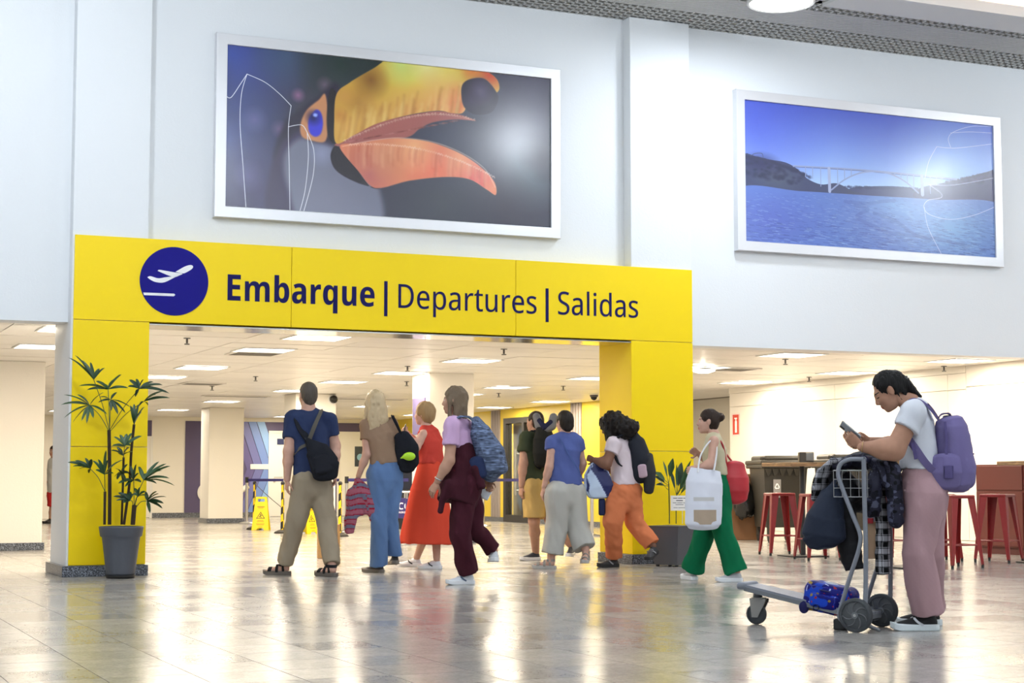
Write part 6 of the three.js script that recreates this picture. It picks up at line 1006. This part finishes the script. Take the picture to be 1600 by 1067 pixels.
bag(P8, 'red_handbag', 'red handbag swinging behind the woman in green trousers', (t, J) => {
  part('body', soft([tub([[J(488, 385, 0.05), 0.1, 0.05], [J(488, 450, 0.05), 0.135, 0.075], [J(488, 520, 0.05), 0.135, 0.08], [J(488, 560, 0.05), 0.12, 0.06]], cR, false, false)], 0.009, 0.03, { disp: folds(0.006, 9, 7, 5) }), mat([0.42, 0.012, 0.02], 0.42), t);
  part('handle', tubeG([J(450, 400, 0.08), J(440, 340, 0.1), J(420, 260, 0.12), J(395, 232, 0.1), J(430, 300, 0.02), J(505, 395, 0.02)], 0.009, 40, 8), mat([0.4, 0.012, 0.02], 0.42), t);
});
{ // kraft paper bag standing beyond the man
  const p = onGround(513, 872); p.y = 0; const t = thing('kraft_bag', 'brown kraft paper bag beyond the khaki trousers', 'bag', p, -YAW + 0.2); part('body', rbox(-0.13, 0, -0.08, 0.13, 0.4, 0.08, 0.008), mat([0.36, 0.21, 0.085], 0.85, { bumpMap: fineBump, bumpScale: 0.003 }), t); for (const z of [-0.075, 0.075]) part('handle', tubeG([[-0.06, 0.4, z], [-0.05, 0.48, z], [0.05, 0.48, z], [0.06, 0.4, z]], 0.005, 20, 6), mat([0.3, 0.17, 0.07], 0.8), t);
}
// ================================================================== WOMAN WITH PURPLE BACKPACK
const c6 = [1220, 570, 4.103], c5 = [1140, 560, 2.426], c7 = [1140, 690, 3.443];
const to6 = ([x, y, ...r]) => [(1140 + x / 2.426 - 1220) * 4.103, (560 + y / 2.426 - 570) * 4.103, ...r];   // full figure crop to upper body crop
const pinkCloth = fabric([0.42, 0.265, 0.285], { bumpScale: 0.0012 });
const P9 = figure({ crop: c6, base: to6([735, 1030]), a: 76, label: 'woman in white T-shirt and dusty pink trousers looking down at her phone', skin: olivSkin, hairC: [0.006, 0.005, 0.005], cell: 0.008, fine: 0.0032, handCell: 0.0032, lookDown: true,
  torso: [[828, 235, 0.07, 0.06], [862, 290, 0.15, 0.09], [868, 370, 0.165, 0.115], [880, 480, 0.16, 0.115], [884, 585, 0.165, 0.118], [888, 668, 0.172, 0.122], [890, 700, 0.16, 0.11]], shirtLen: 6,
  head: { at: [692, 168, 0], s: 0.98, neck: 0.052, a: 82, down: 33 },
  armL: { p: [[842, 318, 0.17], [728, 548, 0.2], [520, 525, 0.15]], r: [0.06, 0.058, 0.031], sleeve: 0.4, sr: [0.08, 0.085], dir: [-0.72, 0.62, -0.28], palm: [0.25, 0.45, -0.8], curl: [[0.5, 0.5, 0.35], [0.6, 0.55, 0.4], [0.7, 0.6, 0.45], [0.8, 0.7, 0.5]], thumb: 1, size: 0.95, thumbIn: 0.5 },
  armR: { p: [[870, 318, -0.15], [760, 530, -0.2], [572, 492, -0.05]], r: [0.056, 0.052, 0.03], sleeve: 0.4, sr: [0.078, 0.083], dir: [-0.85, 0.3, 0.3], palm: [0, -0.4, 0.9], curl: [[0.3, 0.3, 0.2], [0.8, 0.9, 0.6], [0.9, 0.9, 0.6], [1, 0.9, 0.6]], thumb: -1, size: 0.92 },
  legL: { hip: to6([735, 520, 0.07]), knee: to6([712, 740, 0.08]), heel: to6([790, 1031]), toe: to6([614, 1031]), w: [0.128, 0.1, 0.094], end: 1.98 }, legR: { hip: to6([745, 520, -0.08]), knee: to6([752, 740, -0.1]), heel: to6([800, 1012]), toe: to6([640, 1010]), w: [0.128, 0.1, 0.09], end: 1.98 },
  pelvis: [[888, 655, 0.15, 0.108], [895, 740, 0.172, 0.132], [918, 835, 0.178, 0.15], [915, 900, 0.165, 0.145]], shirt: fabric([0.66, 0.68, 0.74]), trousers: pinkCloth, foldT: folds(0.012, 11, 4, 11), fold: folds(0.01, 12, 7, 21), shoeM: [mat([0.012, 0.012, 0.014], 0.75), mat([0.72, 0.78, 0.8], 0.55), whiteShoe], shoeLen: 0.285,
  hair: (P, B, J) => [tub([[J(735, 100, 0), 0.066, 0.062], [J(790, 128, 0), 0.055, 0.05], [J(842, 165, 0), 0.042, 0.03], [J(888, 202, 0), 0.028, 0.012]], B[0], false, false), cap(P(0.074, 0.0, -0.035), P(0.066, -0.09, -0.03), 0.007, 0.003)], hairO: { thick: 0.01, ears: true, nape: 0.118, wave: 0.35, brow: 0.148, face: 0.1 } });
{
  const { J, t, armL } = P9;
  part('bracelet', new THREE.TorusGeometry(0.034, 0.003, 8, 28).applyQuaternion(new THREE.Quaternion().setFromUnitVectors(V3(0, 0, 1), armL[2].clone().sub(armL[1]).normalize())).translate(...armL[2].clone().lerp(armL[1], 0.02).toArray()), mat([0.5, 0.33, 0.15], 0.3, { metalness: 0.8 }), t);
  part('hair_clip', [rod(J(800, 92, 0.02), J(822, 84, 0.02), 0.004), rod(J(806, 72, 0.01), J(812, 96, 0.02), 0.006), rod(J(808, 88, -0.02), J(808, 88, 0.04), 0.006)], mat([0.1, 0.1, 0.1], 0.3), t);
  // phone in her hands
  const ph = thing('phone', 'grey phone held in the hands of the woman in white', 'phone', P9.base.clone());
  const a = J(404, 392, 0.1), b = J(470, 446, 0.12), y = a.clone().sub(b).normalize(), zf = camV(0.55, 0.6, -0.35), xx = y.clone().cross(zf).normalize(), zz = xx.clone().cross(y), M = new THREE.Matrix4().makeBasis(xx, y, zz).setPosition(a.clone().lerp(b, 0.62));
  const pb = part('phone_body', rbox(-0.037, -0.075, -0.0045, 0.037, 0.075, 0.0045, 0.0044, 4).applyMatrix4(M), mat([0.3, 0.34, 0.38], 0.3, { metalness: 0.4 }), ph); part('phone_screen', rbox(-0.034, -0.071, 0.0046, 0.034, 0.071, 0.0052, 0.0003).applyMatrix4(M), mat([0.1, 0.12, 0.13], 0.08), ph); part('phone_camera', rbox(0.01, 0.035, -0.0062, 0.03, 0.068, -0.0046, 0.0008).applyMatrix4(M), mat([0.03, 0.03, 0.035], 0.2), ph);
}
{ // purple backpack
  const { J, side: s, fwd: f } = P9, t = thing('backpack', 'lilac purple school backpack worn by the woman in white', 'bag', P9.base.clone());
  const pur = fabric([0.165, 0.14, 0.30], { bumpScale: 0.0015 }), purD = fabric([0.095, 0.078, 0.2]);
  const ax = J(1040, 345, 0).sub(J(1140, 800, 0)).normalize();
  part('body', soft([tub([[J(1072, 332, 0), 0.09, 0.055], [J(1078, 355, 0), 0.125, 0.088], [J(1090, 410, 0), 0.148, 0.106], [J(1103, 540, 0), 0.155, 0.122], [J(1114, 690, 0), 0.158, 0.124], [J(1120, 765, 0), 0.15, 0.108], [J(1122, 800, 0), 0.12, 0.08], [J(1122, 815, 0), 0.09, 0.05]], s, true, true)], 0.007, 0.03, { disp: folds(0.006, 8, 6, 31) }), pur, t);
  part('front_pocket', soft([tub([[J(1180, 560, 0), 0.12, 0.045], [J(1192, 650, 0), 0.13, 0.06], [J(1190, 740, 0), 0.125, 0.055]], s, false, false)], 0.007, 0.02, { disp: folds(0.004, 9, 7, 4) }), pur, t);
  part('upper_pocket', soft([tub([[J(1152, 400, 0), 0.1, 0.03], [J(1170, 460, 0), 0.115, 0.045], [J(1182, 525, 0), 0.115, 0.042]], s, false, false)], 0.007, 0.02, { disp: folds(0.004, 9, 7, 7) }), pur, t);
  part('side_pocket', soft([tub([[J(1058, 600, 0.135), 0.035, 0.085], [J(1060, 690, 0.145), 0.04, 0.095], [J(1064, 768, 0.13), 0.035, 0.08]], s, false, false)], 0.006, 0.015, { disp: folds(0.004, 12, 9, 14) }), pur, t);
  part('side_pocket_patch', soft([tub([[J(1075, 645, 0.19), 0.004, 0.03], [J(1078, 730, 0.19), 0.004, 0.03]], s, true, true)], 0.004, 0.004), purD, t);
  part('zip', ribbon([J(1052, 365, 0.125), J(1060, 450, 0.15), J(1062, 575, 0.158)], 0.016, 0.006, f, 20), purD, t);
  part('zip', tubeG([J(1140, 556, 0.1), J(1180, 575, 0.12), J(1230, 572, 0.06), J(1236, 570, -0.06)], 0.005, 20, 6), purD, t); part('zip', tubeG([J(1112, 400, 0.1), J(1150, 440, 0.115), J(1165, 520, 0.11)], 0.004, 20, 6), purD, t);
  part('zip_pull', [rod(J(1186, 578, 0.125), J(1188, 608, 0.125), 0.004, 6)], purD, t);
  part('carry_handle', ribbon([J(1010, 340, 0.04), J(1030, 318, 0.03), J(1080, 316, 0), J(1090, 345, -0.02)], 0.035, 0.008, s, 20), purD, t);
  part('shoulder_strap', ribbon([J(1005, 345, 0.09), J(960, 285, 0.11), J(900, 232, 0.12), J(850, 222, 0.1), J(815, 248, 0.05), J(810, 300, 0.0)], 0.06, 0.014, s, 40), pur, t);
  part('shoulder_strap', ribbon([J(822, 478, 0.16), J(870, 545, 0.19), J(930, 630, 0.175), J(985, 685, 0.14), J(1010, 700, 0.12)], 0.045, 0.01, camV(0.6, 0.6, 0.3), 30), pur, t);
  part('shoulder_strap', ribbon([J(1010, 345, -0.08), J(960, 272, -0.1), J(905, 225, -0.11), J(850, 220, -0.12)], 0.06, 0.014, s, 24), purD, t);
  part('strap_tail', ribbon([J(842, 500, 0.2), J(856, 550, 0.205), J(866, 605, 0.2)], 0.02, 0.003, camV(1, 0.1, 0), 12), purD, t);
}

// ================================================================== LUGGAGE TROLLEY
const trolleyGrey = mat([0.2, 0.215, 0.25], 0.42, { bumpMap: fineBump, bumpScale: 0.0004 }), plasticGrey = mat([0.15, 0.16, 0.175], 0.5), rubber = mat([0.045, 0.05, 0.056], 0.65);
{
  const near = onGround(1140 + 680 / 3.443, 690 + 1027 / 3.443), far = onGround(1140 + 820 / 3.443, 690 + 996 / 3.443), cas = onGround(1140 + 117 / 3.443, 690 + 989 / 3.443);
  const org = near.clone().lerp(far, 0.5); org.y = 0;
  const zN = near.clone().sub(far).normalize(), xF = zN.clone().cross(V3(0, 1, 0)).multiplyScalar(-1).normalize(); if (xF.dot(cas.clone().sub(org)) < 0) xF.negate();
  const t = thing('luggage_trolley', 'grey airport luggage trolley with wire basket and spoked wheels', 'trolley', org), half = 0.235;
  const flip = V3(0, 1, 0).cross(zN).dot(xF) < 0 ? -1 : 1;
  // a point of the trolley: crop pixel on the plane at lateral offset z
  const Q = (x, y, z) => { const p0 = org.clone().addScaledVector(zN, z), d = rayDir(1140 + x / 3.443, 690 + y / 3.443), k = p0.clone().sub(camera.position).dot(zN) / d.dot(zN); return camera.position.clone().addScaledVector(d, k).sub(org); };
  const loc = (a, y, z) => xF.clone().multiplyScalar(a).add(V3(0, y, 0)).addScaledVector(zN, z);
  const loop = [[586, 930], [640, 752], [700, 560], [704, 505], [662, 395], [603, 240], [584, 175], [596, 122], [640, 97], [722, 94]], post = [[722, 94], [726, 300], [733, 600], [731, 865]];
  const shift = zN.clone().multiplyScalar(-2 * half * 0.97);
  for (const sgn of [0, 1]) {
    const mv = (v) => (sgn ? v.add(shift) : v);
    part('side_tube', tubeG(loop.map(([x, y]) => mv(Q(x, y, half - 0.02))), 0.0135, 80, 12), trolleyGrey, t);
    part('upright', tubeG(post.map(([x, y]) => mv(Q(x, y, half - 0.02))), 0.0145, 40, 12), trolleyGrey, t);
    part('foot_bar', tubeG([mv(Q(586, 930, half - 0.02)), mv(Q(600, 958, half - 0.02)), mv(Q(660, 975, half - 0.02)), mv(Q(722, 930, half - 0.02)), mv(Q(731, 865, half - 0.02))], 0.0135, 30, 10), trolleyGrey, t);
  }
  const gripA = Q(718, 94, half - 0.02);
  part('handle_bar', rod(gripA, gripA.clone().add(shift), 0.016, 14), trolleyGrey, t); part('handle_grip', rod(gripA.clone().addScaledVector(zN, -0.02), gripA.clone().addScaledVector(zN, -0.4), 0.023, 16), mat([0.012, 0.014, 0.06], 0.5), t, 'navy blue grip');
  // wheels
  const wheelAt = (c, r, w, name, disc) => {
    const B = new THREE.Matrix4().makeBasis(xF, V3(0, 1, 0).multiplyScalar(1), xF.clone().cross(V3(0, 1, 0))).setPosition(c), g = (geo) => geo.applyMatrix4(B);
    const ty = part(name, g(lathe([[r * 0.8, -w / 2], [r * 0.94, -w / 2], [r, -w * 0.3], [r, w * 0.3], [r * 0.94, w / 2], [r * 0.8, w / 2], [r * 0.8, -w / 2]], 48).rotateX(Math.PI / 2)), rubber, t);
    part('rim', g(lathe([[0.001, -w * 0.36], [r * 0.8, -w * 0.36], [r * 0.8, w * 0.36], [0.001, w * 0.36]], 40).rotateX(Math.PI / 2)), disc, ty);
    if (r > 0.08) for (let k = 0; k < 7; k++) for (const sd of [-1, 1]) { const a0 = k * Math.PI * 2 / 7; if (sd < 0 && k > 6) continue; part('spoke', g(tubeG([0.2, 0.4, 0.6, 0.78].map((q, i) => [Math.cos(a0 + i * 0.28) * r * q, Math.sin(a0 + i * 0.28) * r * q, sd * w * 0.37]), 0.0045, 12, 6)), mat([0.09, 0.095, 0.105], 0.5), ty); }
    part('hub', g(new THREE.CylinderGeometry(r * 0.2, r * 0.2, w * 1.02, 20).rotateX(Math.PI / 2)), plasticGrey, ty); part('axle_bolt', g(new THREE.CylinderGeometry(r * 0.09, r * 0.09, w * 1.16, 12).rotateX(Math.PI / 2)), steel, ty);
    return ty;
  };
  const discM = mat([0.06, 0.066, 0.072], 0.45);
  wheelAt(loc(0, 0.104, half), 0.104, 0.042, 'wheel', discM); wheelAt(loc(0, 0.104, -half), 0.104, 0.042, 'wheel', discM);
  part('axle', rod(loc(0, 0.104, half), loc(0, 0.104, -half), 0.011), steel, t);
  const cl = 0.75; wheelAt(loc(cl, 0.066, 0), 0.066, 0.036, 'caster_wheel', discM);
  const cm = mat([0.34, 0.33, 0.31], 0.4, { metalness: 0.8 });
  for (const z of [-0.028, 0.028]) part('caster_fork', extrude(shapeOf([[-0.02, -0.02], [0.02, -0.02], [0.075, 0.085], [0.075, 0.1], [-0.035, 0.1]]), 0.004).applyMatrix4(new THREE.Matrix4().makeBasis(xF.clone().negate(), V3(0, 1, 0), zN).setPosition(loc(cl, 0.066, z))), cm, t);
  part('caster_plate', rod(loc(cl - 0.02, 0.163, 0), loc(cl - 0.02, 0.172, 0), 0.05, 20), cm, t); part('caster_post', rod(loc(cl - 0.01, 0.17, 0), loc(cl - 0.01, 0.235, 0), 0.03, 16), plasticGrey, t);
  // sloping platform of grooved boards
  const fr = [0.81, 0.255], re = [-0.02, 0.1], w0 = 0.1, w1 = 0.17;
  const plank = (u0, u1, k0, k1, y0, y1) => { const pt = (u, k, y) => loc(lerp(re[0], fr[0], u), lerp(re[1], fr[1], u) + y, lerp(w1, w0, u) * k), g = []; const A = pt(u0, k0, y0), B = pt(u1, k0, y0), C = pt(u1, k1, y0), D = pt(u0, k1, y0), A2 = pt(u0, k0, y1), B2 = pt(u1, k0, y1), C2 = pt(u1, k1, y1), D2 = pt(u0, k1, y1); const q = (a, b, c, d) => g.push(...a.toArray(), ...b.toArray(), ...c.toArray(), ...a.toArray(), ...c.toArray(), ...d.toArray()); q(A2, B2, C2, D2); q(A, D, C, B); q(A, B, B2, A2); q(B, C, C2, B2); q(C, D, D2, C2); q(D, A, A2, D2); const G = new THREE.BufferGeometry(); G.setAttribute('position', new THREE.Float32BufferAttribute(g, 3)); G.computeVertexNormals(); return G; };
  part('platform', plank(0, 0.98, -1, 1, -0.035, -0.008), plasticGrey, t);
  for (let k = 0; k < 6; k++) part('platform_slat', plank(0.0, 0.97, -1 + k / 3 + 0.02, -1 + (k + 1) / 3 - 0.02, -0.008, 0.006), trolleyGrey, t);
  part('platform_nose', soft([rbx(loc(fr[0] - 0.0, fr[1] - 0.008, 0), 0.035, 0.024, w0 + 0.01, 0.02, [xF, V3(0, 1, 0), zN])], 0.006, 0.01), trolleyGrey, t);
  part('rear_crossbar', rod(loc(0.06, 0.11, half - 0.02), loc(0.06, 0.11, -half + 0.02), 0.016), trolleyGrey, t); part('brake_block', soft([rbx(loc(0.14, 0.035, 0.12), 0.04, 0.035, 0.03, 0.01, [xF, V3(0, 1, 0), zN])], 0.006, 0.01), blackRub, t); part('brake_pedal', soft([cap(loc(-0.02, 0.05, half - 0.07), loc(-0.12, 0.014, half - 0.07), 0.014, 0.01)], 0.005, 0.01), plasticGrey, t);
  // wire basket
  const b0 = Q(558, 210, half - 0.03), b1 = Q(740, 210, half - 0.03), bx0 = b1.dot(xF), bx1 = b0.dot(xF) , by1 = Q(600, 155, half - 0.03).y, by0 = Q(600, 297, half - 0.03).y, wire = mat([0.5, 0.5, 0.5], 0.3, { metalness: 0.9 }), zs = [half - 0.035, -half + 0.03];
  for (const z of zs) { for (let k = 0; k <= 4; k++) { const a = lerp(bx0, bx1, k / 4); part('basket_wire', rod(loc(a, by0, z), loc(a, by1, z), 0.0022, 6), wire, t); } for (let k = 0; k <= 3; k++) { const y = lerp(by0, by1, k / 3); part('basket_wire', rod(loc(bx0, y, z), loc(bx1, y, z), k === 3 ? 0.0045 : 0.0022, 6), wire, t); } }
  for (const a of [bx0, bx1]) { for (let k = 0; k <= 3; k++) { const y = lerp(by0, by1, k / 3); part('basket_wire', rod(loc(a, y, zs[0]), loc(a, y, zs[1]), 0.0028, 6), wire, t); } for (let k = 1; k < 5; k++) { const z = lerp(zs[0], zs[1], k / 5); part('basket_wire', rod(loc(a, by0, z), loc(a, by1, z), 0.0022, 6), wire, t); } }
  for (let k = 0; k <= 5; k++) { const z = lerp(zs[0], zs[1], k / 5); part('basket_wire', rod(loc(bx0, by0, z), loc(bx1, by0, z), 0.0028, 6), wire, t); }
  // tan advertising board behind the posts
  { const A = Q(735, 430, -0.05), Bq = Q(735, 630, -0.05), C = Q(785, 630, -0.05), D = Q(785, 430, -0.05); part('tan_board', plate([A, Bq, C, D].map((v) => v.toArray()), 0.006), mat([0.55, 0.36, 0.22], 0.6), t, 'tan board below the basket'); const E = Q(735, 375, -0.04), F = Q(785, 375, -0.04); part('board_print', plate([E, A.clone().addScaledVector(zN, 0.01), D.clone().addScaledVector(zN, 0.01), F].map((v) => v.toArray()), 0.004), mat([0.5, 0.45, 0.55], 0.6), t); const E2 = Q(737, 412, -0.03), F2 = Q(772, 412, -0.03), G2 = Q(772, 440, -0.03), H2 = Q(737, 440, -0.03); part('board_print', plate([E2, H2, G2, F2].map((v) => v.toArray()), 0.004), mat([0.5, 0.02, 0.03], 0.6), t); }

  // ---------------- things on the trolley
  const S = (x, y, z = 0) => Q(x, y, z);
  const camo = makeTex(256, (u, v) => { const a = pnoise(u * 9, v * 14, 126, 3) + 0.5 * pnoise(u * 24, v * 36, 72 * 2, 7), b = pnoise(u * 10 + 3, v * 15, 150, 8) + 0.5 * pnoise(u * 30, v * 40, 120, 5); return a > 1.0 ? [0.36, 0.37, 0.45] : b > 0.92 ? [0.1, 0.1, 0.14] : a < 0.55 ? [0.05, 0.05, 0.08] : [0.17, 0.17, 0.23]; });
  const plaid = makeTex(256, (u, v) => { const f = (q) => { const m = (q * 4) % 1; return m < 0.4 ? 0 : m < 0.46 ? 1 : m < 0.52 ? 0 : m < 0.9 ? 2 : 1; }; const a = f(u), b = f(v), k = (a === 0 ? 0.78 : a === 1 ? 0.1 : 0.42) * 0.5 + (b === 0 ? 0.78 : b === 1 ? 0.06 : 0.3) * 0.5; const kk = a === 2 && b === 2 ? 0.08 : k; return [kk, kk, kk * 1.04]; });
  const camoM = fabric([0.75, 0.75, 0.8], { map: rep(camo, 1.6), roughness: 0.6 }), plaidM = fabric([0.8, 0.8, 0.8], { map: rep(plaid, 3.2) });
  const cj = thing('camouflage_jacket', 'dark camouflage puffer jacket draped over the trolley basket', 'clothing', org.clone());
  part('jacket_body', soft([tub([[S(600, 128, -0.05), 0.13, 0.03], [S(680, 106, -0.05), 0.15, 0.05], [S(790, 100, -0.04), 0.16, 0.045], [S(850, 140, -0.02), 0.17, 0.05], [S(875, 230, 0), 0.16, 0.045]], zN, false, false)], 0.008, 0.04, { disp: folds(0.014, 13, 11, 3) }), camoM, cj);
  part('sleeve', soft([tub([[S(815, 150, 0.06), 0.06, 0.055], [S(780, 230, 0.1), 0.062, 0.055], [S(770, 330, 0.1), 0.055, 0.05], [S(765, 400, 0.08), 0.05, 0.045]], zN, false, true)], 0.007, 0.02, { disp: folds(0.008, 14, 24, 9) }), camoM, cj);
  part('sleeve', soft([tub([[S(865, 140, 0.05), 0.06, 0.055], [S(880, 220, 0.07), 0.062, 0.056], [S(890, 330, 0.07), 0.058, 0.052], [S(896, 425, 0.06), 0.054, 0.05], [S(898, 448, 0.06), 0.045, 0.04]], zN, false, true)], 0.007, 0.02, { disp: folds(0.008, 14, 24, 5) }), camoM, cj);
  const pj = thing('plaid_shirt', 'black and white plaid shirt hanging over the trolley front', 'clothing', org.clone());
  part('shirt_body', soft([tub([[S(640, 98, -0.06), 0.1, 0.02], [S(570, 120, -0.03), 0.14, 0.035], [S(515, 180, 0.0), 0.15, 0.045], [S(490, 250, 0.02), 0.13, 0.04], [S(478, 300, 0.02), 0.1, 0.025]], zN, false, false)], 0.008, 0.03, { disp: folds(0.01, 13, 9, 13) }), plaidM, pj);
  part('sleeve', soft([tub([[S(820, 380, -0.02), 0.045, 0.04], [S(825, 480, -0.02), 0.05, 0.045], [S(822, 600, -0.02), 0.05, 0.045], [S(825, 680, -0.02), 0.048, 0.042], [S(828, 712, -0.02), 0.046, 0.045]], zN, false, true), tub([[S(800, 230, 0.0), 0.05, 0.04], [S(815, 380, -0.02), 0.045, 0.04]], zN, false, false)], 0.007, 0.02, { disp: folds(0.007, 14, 16, 25) }), plaidM, pj);
  const bj = thing('black_jacket', 'black padded jacket with a sleeve hanging below the basket', 'clothing', org.clone()), blk = fabric([0.01, 0.01, 0.012], { roughness: 0.6 });
  part('jacket_body', soft([tub([[S(600, 200, -0.05), 0.13, 0.06], [S(640, 260, -0.05), 0.14, 0.1], [S(670, 320, -0.05), 0.13, 0.09], [S(690, 345, -0.05), 0.1, 0.05]], zN, false, false)], 0.009, 0.04, { disp: folds(0.012, 10, 10, 31) }), blk, bj);
  part('sleeve', soft([tub([[S(610, 350, 0.02), 0.08, 0.08], [S(625, 480, 0.02), 0.075, 0.075], [S(650, 600, 0.02), 0.07, 0.068], [S(672, 688, 0.02), 0.062, 0.058]], zN, false, true)], 0.008, 0.02, { disp: folds(0.006, 10, 26, 33) }), blk, bj);
  const nb = thing('drawstring_bag', 'dark navy drawstring bag hanging from the trolley front', 'bag', org.clone());
  part('body', soft([tub([[S(570, 230, 0.1), 0.03, 0.03], [S(545, 300, 0.12), 0.06, 0.075], [S(510, 420, 0.13), 0.085, 0.125], [S(502, 500, 0.13), 0.09, 0.138], [S(514, 548, 0.13), 0.075, 0.11], [S(520, 572, 0.13), 0.05, 0.06]], zN, false, true)], 0.008, 0.03, { disp: folds(0.009, 10, 4, 41) }), fabric([0.016, 0.022, 0.04], { roughness: 0.65 }), nb);
  part('cord', tubeG([S(570, 235, 0.12), S(600, 180, 0.16), S(640, 150, 0.14)], 0.006, 16, 6), blackRub, nb);
  const pb = thing('blue_pencil_bag', 'blue printed child\'s bag lying on the trolley platform', 'bag', org.clone());
  const print = makeTex(256, (u, v) => { const a = pnoise(u * 7, v * 7, 7, 4), b = pnoise(u * 11, v * 11, 11, 6), c = pnoise(u * 16, v * 16, 16, 9); if (b > 0.84) return [0.66, 0.56, 0.2]; if (c > 0.9) return [0.75, 0.2, 0.2]; if (c < 0.1) return [0.78, 0.82, 0.95]; return a > 0.64 ? [0.1, 0.28, 0.75] : [0.07, 0.08, 0.46]; });
  const pm = fabric([0.75, 0.75, 0.85], { map: rep(print, 2.6), roughness: 0.5 }), bx = [xF, V3(0, 1, 0), zN], bup = xF.clone().multiplyScalar(0.95).add(V3(0, 0.18, 0)).normalize(), byy = V3(0, 1, 0).addScaledVector(bup, -bup.y).normalize(), BB = [bup, byy, zN];
  const bc = S(545, 838, 0.02);
  part('body', soft([rbx(bc.clone().add(V3(0, -0.005, 0)), 0.155, 0.092, 0.12, 0.06, BB)], 0.007, 0.03, { disp: folds(0.006, 12, 10, 51) }), pm, pb);
  part('front_pocket', soft([rbx(bc.clone().addScaledVector(zN, 0.105).add(V3(0, -0.02, 0)), 0.1, 0.05, 0.035, 0.03, BB)], 0.007, 0.02, { disp: folds(0.005, 14, 12, 53) }), pm, pb);
  part('top_badge', soft([ellip(bc.clone().add(V3(0, 0.078, 0)), 0.055, 0.018, 0.05, BB)], 0.005, 0.01), mat([0.45, 0.5, 0.6], 0.35), pb); part('side_flap', soft([ellip(S(402, 888, 0.12), 0.035, 0.045, 0.03, BB)], 0.006, 0.01, { disp: folds(0.004, 18, 18, 3) }), fabric([0.02, 0.02, 0.09]), pb);
  part('zip', tubeG([bc.clone().addScaledVector(bup, 0.13).addScaledVector(zN, 0.06).add(V3(0, 0.05, 0)), bc.clone().addScaledVector(zN, 0.118).add(V3(0, 0.048, 0)), bc.clone().addScaledVector(bup, -0.13).addScaledVector(zN, 0.06).add(V3(0, 0.05, 0))], 0.004, 24, 6), mat([0.02, 0.02, 0.1], 0.5), pb);
  part('key_ring', new THREE.TorusGeometry(0.017, 0.0022, 8, 24).applyMatrix4(new THREE.Matrix4().makeBasis(xF, V3(0, 1, 0), zN).setPosition(S(465, 893, 0.16))), steel, pb);
}
renderer.render(scene, camera);
